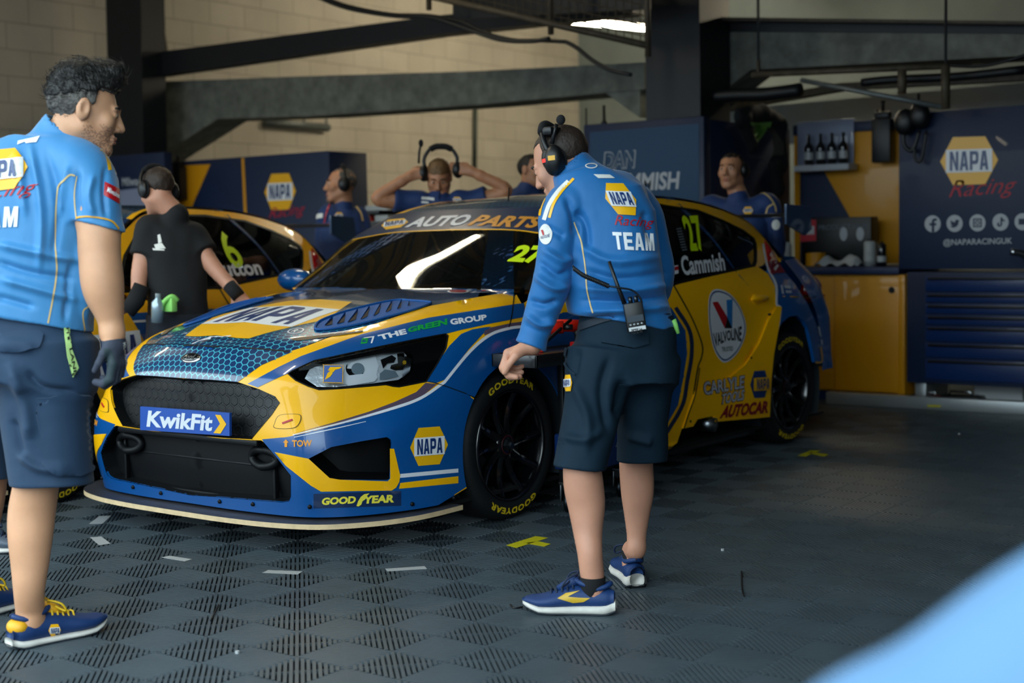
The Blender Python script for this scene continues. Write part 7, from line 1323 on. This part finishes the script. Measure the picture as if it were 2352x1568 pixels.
# ------------------------------------------------------------------ the people farther back
mat('shirt_team', '#0d2f63', .7, sheen=.1, bump=.1, bscale=20); mat('trousers_dark', '#0c1420', .8)
def bgman(label, d, head, f, up, s, neck, shl, arms, hip, skin, shirt, hair, sleeve=.5, hs=True, res=.0075, hr=None, hline=(.075, -.06), hands=None, lift=0., bulk=1., foot=None):
    """shl: two shoulder pixels with depth offset; arms: pixel chains from the elbow on, each with a depth offset"""
    p = lambda q: D(q[0], q[1], d+(q[2] if len(q) > 2 else 0)); hp = p(hip); base = np.array([hp[0], hp[1], 0]); t = thing('person', label, 'person', base); M = frame(f, up); hc = p(head); nk = p(neck); sh_ = [p(q) for q in shl]; ar = [[p(q) for q in a] for a in arms]
    allp = [hc+M[2]*.13*s, hc+M[1]*.13, hc-M[1]*.12, nk, hp, base]+sh_+[q for a in ar for q in a]+[np.array([hp[0], hp[1], 0.])]
    v = Vol(allp, res, .18); W = head_vol(v, hc, M, s, neck=nk, nr=(.055, .06)); ax = sh_[1]-sh_[0]; mid = (sh_[0]+sh_[1])/2
    v.loft(hp, mid, ax, [(0, 0, 0, .12, .09), (.6, 0, 0, .13, .10), (1, 0, 0, .12, .07)], .04)
    e = ax/np.linalg.norm(ax)
    for sx in (-1, 1): v.chain([(hp+e*sx*.09, .075), (np.array([hp[0], hp[1], .48])+e*sx*.10, .055), (np.array([hp[0], hp[1], .07])+e*sx*.11, .04)], .03)
    for S, a, hd in zip(sh_, ar, hands or [None, None]):
        v.chain([(S, .055), (a[0], .044), (a[1], .031)], .02)
        if hd is not None: hand_vol(v, a[1], a[1]+np.asarray(hd[0])*.085/np.linalg.norm(hd[0]), hd[1], hd[2], 1.0, hd[3] if len(hd) > 3 else (.5, .7, .5))
        else: v.ell(a[1], (.04, .04, .04), k=.02)
    bd, V_, Q_ = flesh('body', v, MATS[skin], t, base, 1); face_parts(W, M, s, bd, base); hair_obj(hc, M, s, MATS[hair], t, base, r=hr or (.080, .100, .088), line=hline, amp=.003, res=.006)
    v = Vol(allp, res, .16); v.loft(hp-np.array([0, 0, .05]), mid+(nk-mid)*.35, ax, [(0, 0, 0, .17*bulk, .12), (.3, 0, 0, .165*bulk, .125), (.75, 0, 0, .185*bulk, .12), (.92, 0, 0, .15*bulk, .095), (1, 0, 0, .10, .08)], .05); v.cut(hp-np.array([0, 0, .02]), (0, 0, -1))
    for S, a in zip(sh_, ar):
        if sleeve >= 1: v.chain([(mid*.4+S*.6, .075), (S, .074), (a[0], .058), (a[1]*.93+a[0]*.07, .042)], .03)
        else: w = Vol(allp, res, .16); w.chain([(mid*.4+S*.6, .075), (S, .074), (S+(a[0]-S)*(sleeve+.12), .064)], .03); w.cut(S+(a[0]-S)*sleeve, a[0]-S); v.merge(w, .03)
    v.cap(mid*.4+nk*.6, nk-(hc-nk)*.06, .080, .068, .02)
    o, SV, SQ = flesh('shirt', v, MATS[shirt], t, base, 1, nz=[((9, 9, 7), .006, 3), ((22, 22, 16), .002, 5)])
    v = Vol([hp+[0, 0, .1], base, hp+e*.2, hp-e*.2], .009, .2); v.loft(np.array([hp[0], hp[1], hp[2]-.22]), hp+np.array([0, 0, .05]), ax, [(0, 0, 0, .17, .12), (1, 0, 0, .165, .12)], .04)
    for sx in (-1, 1): v.chain([(hp+e*sx*.085-[0, 0, .15], .10), (np.array([hp[0], hp[1], .48])+e*sx*.10, .08), (np.array([hp[0], hp[1], .10])+e*sx*.11, .07)], .03)
    flesh('trousers', v, MATS['trousers_dark'], t, base, 1)
    fd = np.array([M[1][0], M[1][1], 0]); fd /= np.linalg.norm(fd)+1e-9; yw_ = math.atan2(fd[1], fd[0])
    for sx in (-1, 1): shoe(t, base, base+e*sx*.11-fd*.08, yw_, L=.29, up='sock_black', sole='sole_dark', lace='lace_navy')
    if hs: headset(t, base, W, M, s, lift=lift)
    return t, base, W, M, Cam(SV, SQ, base), o
# man in black between the cars
t, base, W, M, cm_, sh_o = bgman('man in a black polo shirt and headset leaning over beside car number 6', 7.28, (362, 438), -RT*.62+FW*.70-UP*.30, UP, .96, (402, 492), ((342, 530, -.03), (446, 545, .05)), [[(322, 625, -.08), (318, 672, -.10)], [(484, 606, .0), (540, 668, -.03)]], (412, 742), 'skin_pale', 'shirt_black', 'hair_brown', .62, bulk=.9, hline=(.085, -.055), hr=(.081, .102, .090),
    hands=[(-RT*.5-UP*.9, FW, -RT, (.4, .5, .4)), (RT*.6-UP*.8, -RT, FW*.8-UP*.4, (.2, .3, .3))])
for pts in ([(362,540), (368,538), (372,556), (364,560)], [(354,562), (372,558), (381,571), (358,572)], [(350,570), (378,573), (378,576), (352,575)]): sheet('shirt_print', pts, cm_, MATS['piping_white'], sh_o, st=5, off=.004)
a = t.children[0]; p1, p2 = D(526, 655, 7.24)-base, D(548, 680, 7.22)-base; MB().tube([p1, p2], [.036, .036], 14).build('wrist_band', MATS['sock_black'], t, True); MB().tube([D(326, 655, 7.16)-base, D(312, 690, 7.15)-base, D(292, 715, 7.15)-base], [.040, .046, .042], 14).build('glove', MATS['sock_black'], t, True)
MB().tube(cr(np.array([D(365, 712, 7.08), D(378, 692, 7.06), D(395, 680, 7.06), D(408, 690, 7.08)])-base, 4), [.012]*13, 8).build('hivis_glove', MATS['green_hivis'], t, True); MB().box(D(385, 702, 7.08)-base-[.02, .01, .03], D(398, 702, 7.08)-base+[.02, .01, .04]).build('green_pack', MATS['green_hivis'], t, bev=.006)
MB().lathe([(0, -.07), (.03, -.07), (.032, .03), (.014, .05), (.014, .075), (0, .075)], D(362, 708, 7.07)-base, (0.1, 0, 1), 18).build('water_bottle', MATS['lamp_glass'], t, True)
# man in a headset facing left, behind the wing of car 6
t, base, W, M, cm_, sh_o = bgman('man in a blue jacket and headset facing left in front of the pale block wall', 10.4, (783, 425), -RT*.92-FW*.25, UP, 1.06, (790, 470), ((752, 497, -.03), (826, 500, .08)), [[(740, 560, .0), (735, 620, -.1)], [(838, 560, .05), (835, 620, .0)]], (790, 645), 'skin_dim', 'shirt_team', 'hair_grey', 1., hline=(.088, -.03), hr=(.077, .096, .085))
napa(quad([(769,489),(788,488),(788,502),(769,503)]), cm_, sh_o, off=.006, st=.4, name='jacket_badge'); ribbon3('jacket_zip', [(757,470), (748,495), (744,520)], 3, MATS['red_vinyl'], sh_o, cm_, off=.006); ribbon3('shoulder_stripe', [(818,475), (828,490), (832,508)], 4, MATS['piping_gold'], sh_o, cm_, off=.006); sheet('jacket_print', [(722,492), (742,490), (742,500), (724,503)], cm_, MATS['piping_white'], sh_o, st=6, off=.006)
# man lifting his headphones behind the roof
t, base, W, M, cm_, sh_o = bgman('man in a navy team shirt lifting headphones off his head behind the car roof', 9.4, (1008, 408), -FW*.86-UP*.50, UP*.9-FW*.45, 1.0, (1010, 455), ((935, 462, 0), (1085, 462, 0)), [[(868, 455, -.05), (940, 405, -.06)], [(1162, 437, -.05), (1084, 394, -.06)]], (1010, 640), 'skin_dim', 'shirt_team', 'hair_fair', .45, hs=False, hline=(.055, -.08), hr=(.082, .100, .090),
    hands=[(RT*.9+UP*.25, UP, FW*.9+RT*.2, (.2, .5, .4)), (-RT*.9+UP*.2, UP, FW*.9-RT*.2, (.2, .5, .4))])
napa(quad([(1040,453),(1060,453),(1060,464),(1040,464)]), cm_, sh_o, off=.006, st=.4, name='shirt_badge')
for q, w in (([(968,452), (998,455), (998,461), (968,458)], 0), ([(968,462), (985,464), (985,468), (968,466)], 0)): sheet('shirt_print', q, cm_, MATS['piping_white'], sh_o, st=6, off=.006)
hs2 = thing('headset', 'black headset held up above the head of the man behind the roof', 'headset', D(1012, 375, 9.36)); o0 = np.array(hs2.location); HQ = lambda x, y, dd=0: D(x, y, 9.36+dd)-o0
MB().tube(cr(np.array([HQ(978, 392), HQ(974, 365), HQ(990, 340), HQ(1012, 334), HQ(1035, 340), HQ(1050, 362), HQ(1047, 385)]), 5), .012, 8).build('head_band', MATS['black_plastic'], hs2, True); MB().tube(cr(np.array([HQ(988, 343), HQ(1000, 337), HQ(1012, 336), HQ(1025, 337), HQ(1038, 343)]), 4), .020, 8).build('band_pad', MATS['sock_black'], hs2, True)
for x, y in ((974, 398), (1052, 390)): MB().ell(HQ(x, y), (.035, .045, .055), 18, 12).build('ear_cup', MATS['black_plastic'], hs2, True)
MB().tube([HQ(962, 375), HQ(963, 350), HQ(966, 334)], [.008, .008, .008], 8).build('microphone_boom', MATS['black_plastic'], hs2, True); MB().ell(HQ(967, 329), (.017, .015, .026), 14, 10).build('microphone_foam', MATS['sock_black'], hs2, True)
# head in shadow behind the stooping man
bgman('person in shadow partly hidden behind the head of the stooping man', 9.9, (1222, 393), RT*.75-FW*.5, UP, .98, (1212, 432), ((1190, 458, 0), (1270, 458, .1)), [[(1180, 530, 0), (1190, 590, -.05)], [(1280, 530, .1), (1270, 590, .05)]], (1225, 620), 'skin_dim', 'shirt_team', 'hair_dark', .5, hs=False, hline=(.085, -.07))
# man at the right behind the rear wing
t, base, W, M, cm_, sh_o = bgman('dark haired man in a navy jacket standing behind the rear wing', 9.6, (1680, 392), -FW*.85-RT*.50, UP, 1.04, (1695, 448), ((1628, 478, .08), (1768, 476, -.05)), [[(1618, 560, .1), (1630, 620, .0)], [(1785, 560, -.05), (1775, 620, -.1)]], (1700, 640), 'skin_dim', 'shirt_team', 'hair_dark', 1., hs=False, hline=(.078, -.05), bulk=1.1, hr=(.077, .097, .085))
ribbon3('shoulder_stripe', [(1742,438), (1765,452), (1778,470), (1782,486)], 3, MATS['piping_gold'], sh_o, cm_, off=.006); ribbon3('shoulder_stripe', [(1776,468), (1764,476), (1760,490)], 3, MATS['piping_gold'], sh_o, cm_, off=.006); napa(quad([(1706,476),(1730,475),(1730,492),(1706,493)]), cm_, sh_o, off=.006, st=.4, name='jacket_badge'); sheet('jacket_badge', circ(1782, 516, 9, 12, 0, 360, 20)[:-1], cm_, MATS['piping_white'], sh_o, st=6, off=.006)
MB().ell(W(-.088, -.012, 0)-base, (.03, .042, .052), 18, 12, R=M.T).build('ear_cup', MATS['black_plastic'], t, True)
# jacket hung on the corner of the name panel
P = at(1745, 275, y=yD+.3); jk = thing('jacket', 'dark work jacket with green patch hung over the top of the name panel', 'jacket', P); o0 = np.array(jk.location); v = Vol([o0+[0, -.1, .1], o0+[.15, .6, -.65]], .009, .25); J = lambda x, y: at(x, y, x=P2J+.03)
P2J = at(1616, 266, y=yD)[0]
for a, b, r in (((1690, 270), (1745, 262), .07), ((1745, 262), (1785, 290), .08), ((1700, 280), (1720, 330), .07), ((1780, 300), (1785, 380), .085), ((1770, 380), (1780, 430), .075)): v.cap(J(*a), J(*b), r, r, .05)
o, JV, JQ = flesh('jacket_cloth', v, MATS['cloth_dark'], jk, o0, 1, nz=[((9, 9, 7), .014, 3), ((20, 20, 16), .005, 5)]); jm = Cam(JV, JQ, o0)
sheet('hivis_patch', [(1722,281), (1772,279), (1764,305), (1756,332), (1740,318)], jm, MATS['green_hivis'], o, st=8, off=.006); sheet('lining', [(1760,300), (1775,290), (1800,330), (1800,355), (1765,362), (1755,335)], jm, MATS['cloth_brown'], o, st=8, off=.006)
# someone close to the camera at the lower right
q = lambda x, y, d: D(x, y, d); bs = np.array([.95, .45, 0]); t = thing('person', 'blurred shoulder in a pale blue shirt at the lower right corner', 'person', bs); v = Vol([q(1900, 2000, .9), q(2700, 1300, 1.2), bs+[0, 0, .05], q(2300, 1500, .8), bs+[.3, .3, .1]], .011, .22)
Sh, El = q(2590, 1487, .98), q(2000, 1866, .93)
v.chain([(Sh, .06), (El, .045), (El+np.array([.05, .18, -.05]), .035)], .03); hc = Sh+RT*.20+UP*.17; M = frame(FW*.8-RT*.3, UP); head_vol(v, hc, M, 1.0, neck=Sh+RT*.17+UP*.0); v.loft(Sh+RT*.25-np.array([0, 0, .55]), Sh+RT*.18, RT, [(0, 0, 0, .13, .10), (1, 0, 0, .13, .08)], .05)
hp = Sh+RT*.25-np.array([0, 0, .5])
for sx in (-1, 1): k_ = np.array([hp[0], hp[1], .42])+RT*sx*.12+np.array([-.1, .3, 0]); v.chain([(hp+RT*sx*.09, .075), (k_, .06), (np.array([hp[0], hp[1], .08])+RT*sx*.12, .045)], .03)
flesh('body', v, MATS['skin_pale'], t, bs, 1); hair_obj(hc, M, 1.0, MATS['hair_brown'], t, bs, res=.008)
v = Vol([El, Sh+RT*.45, hp, Sh], .011, .2); v.chain([(Sh+RT*.12, .085), (Sh, .087), (Sh*.5+El*.5, .084), (El, .078)], .03); v.loft(hp-np.array([0, 0, .05]), Sh+RT*.19+UP*.03, RT, [(0, 0, 0, .17, .13), (.7, 0, 0, .19, .13), (1, 0, 0, .12, .09)], .05); flesh('shirt', v, mat('shirt_pale', '#54789c', .8), t, bs, 1, nz=[((9, 9, 9), .008, 3)])
v = Vol([hp, bs, hp+[.2, .4, -.4], hp+[-.3, .4, -.4]], .012, .22); v.loft(hp-np.array([0, 0, .18]), hp, RT, [(0, 0, 0, .17, .13), (1, 0, 0, .17, .13)], .05)
for sx in (-1, 1): k_ = np.array([hp[0], hp[1], .42])+RT*sx*.12+np.array([-.1, .3, 0]); v.chain([(hp+RT*sx*.09-[0, 0, .1], .10), (k_, .085), (np.array([hp[0], hp[1], .12])+RT*sx*.12, .06)], .03); shoe(t, bs, np.array([hp[0], hp[1], 0])+RT*sx*.12+np.array([.03, -.06, 0]), math.atan2(_f[1], _f[0]), L=.29)
flesh('trousers', v, MATS['shorts_navy'], t, bs, 1)
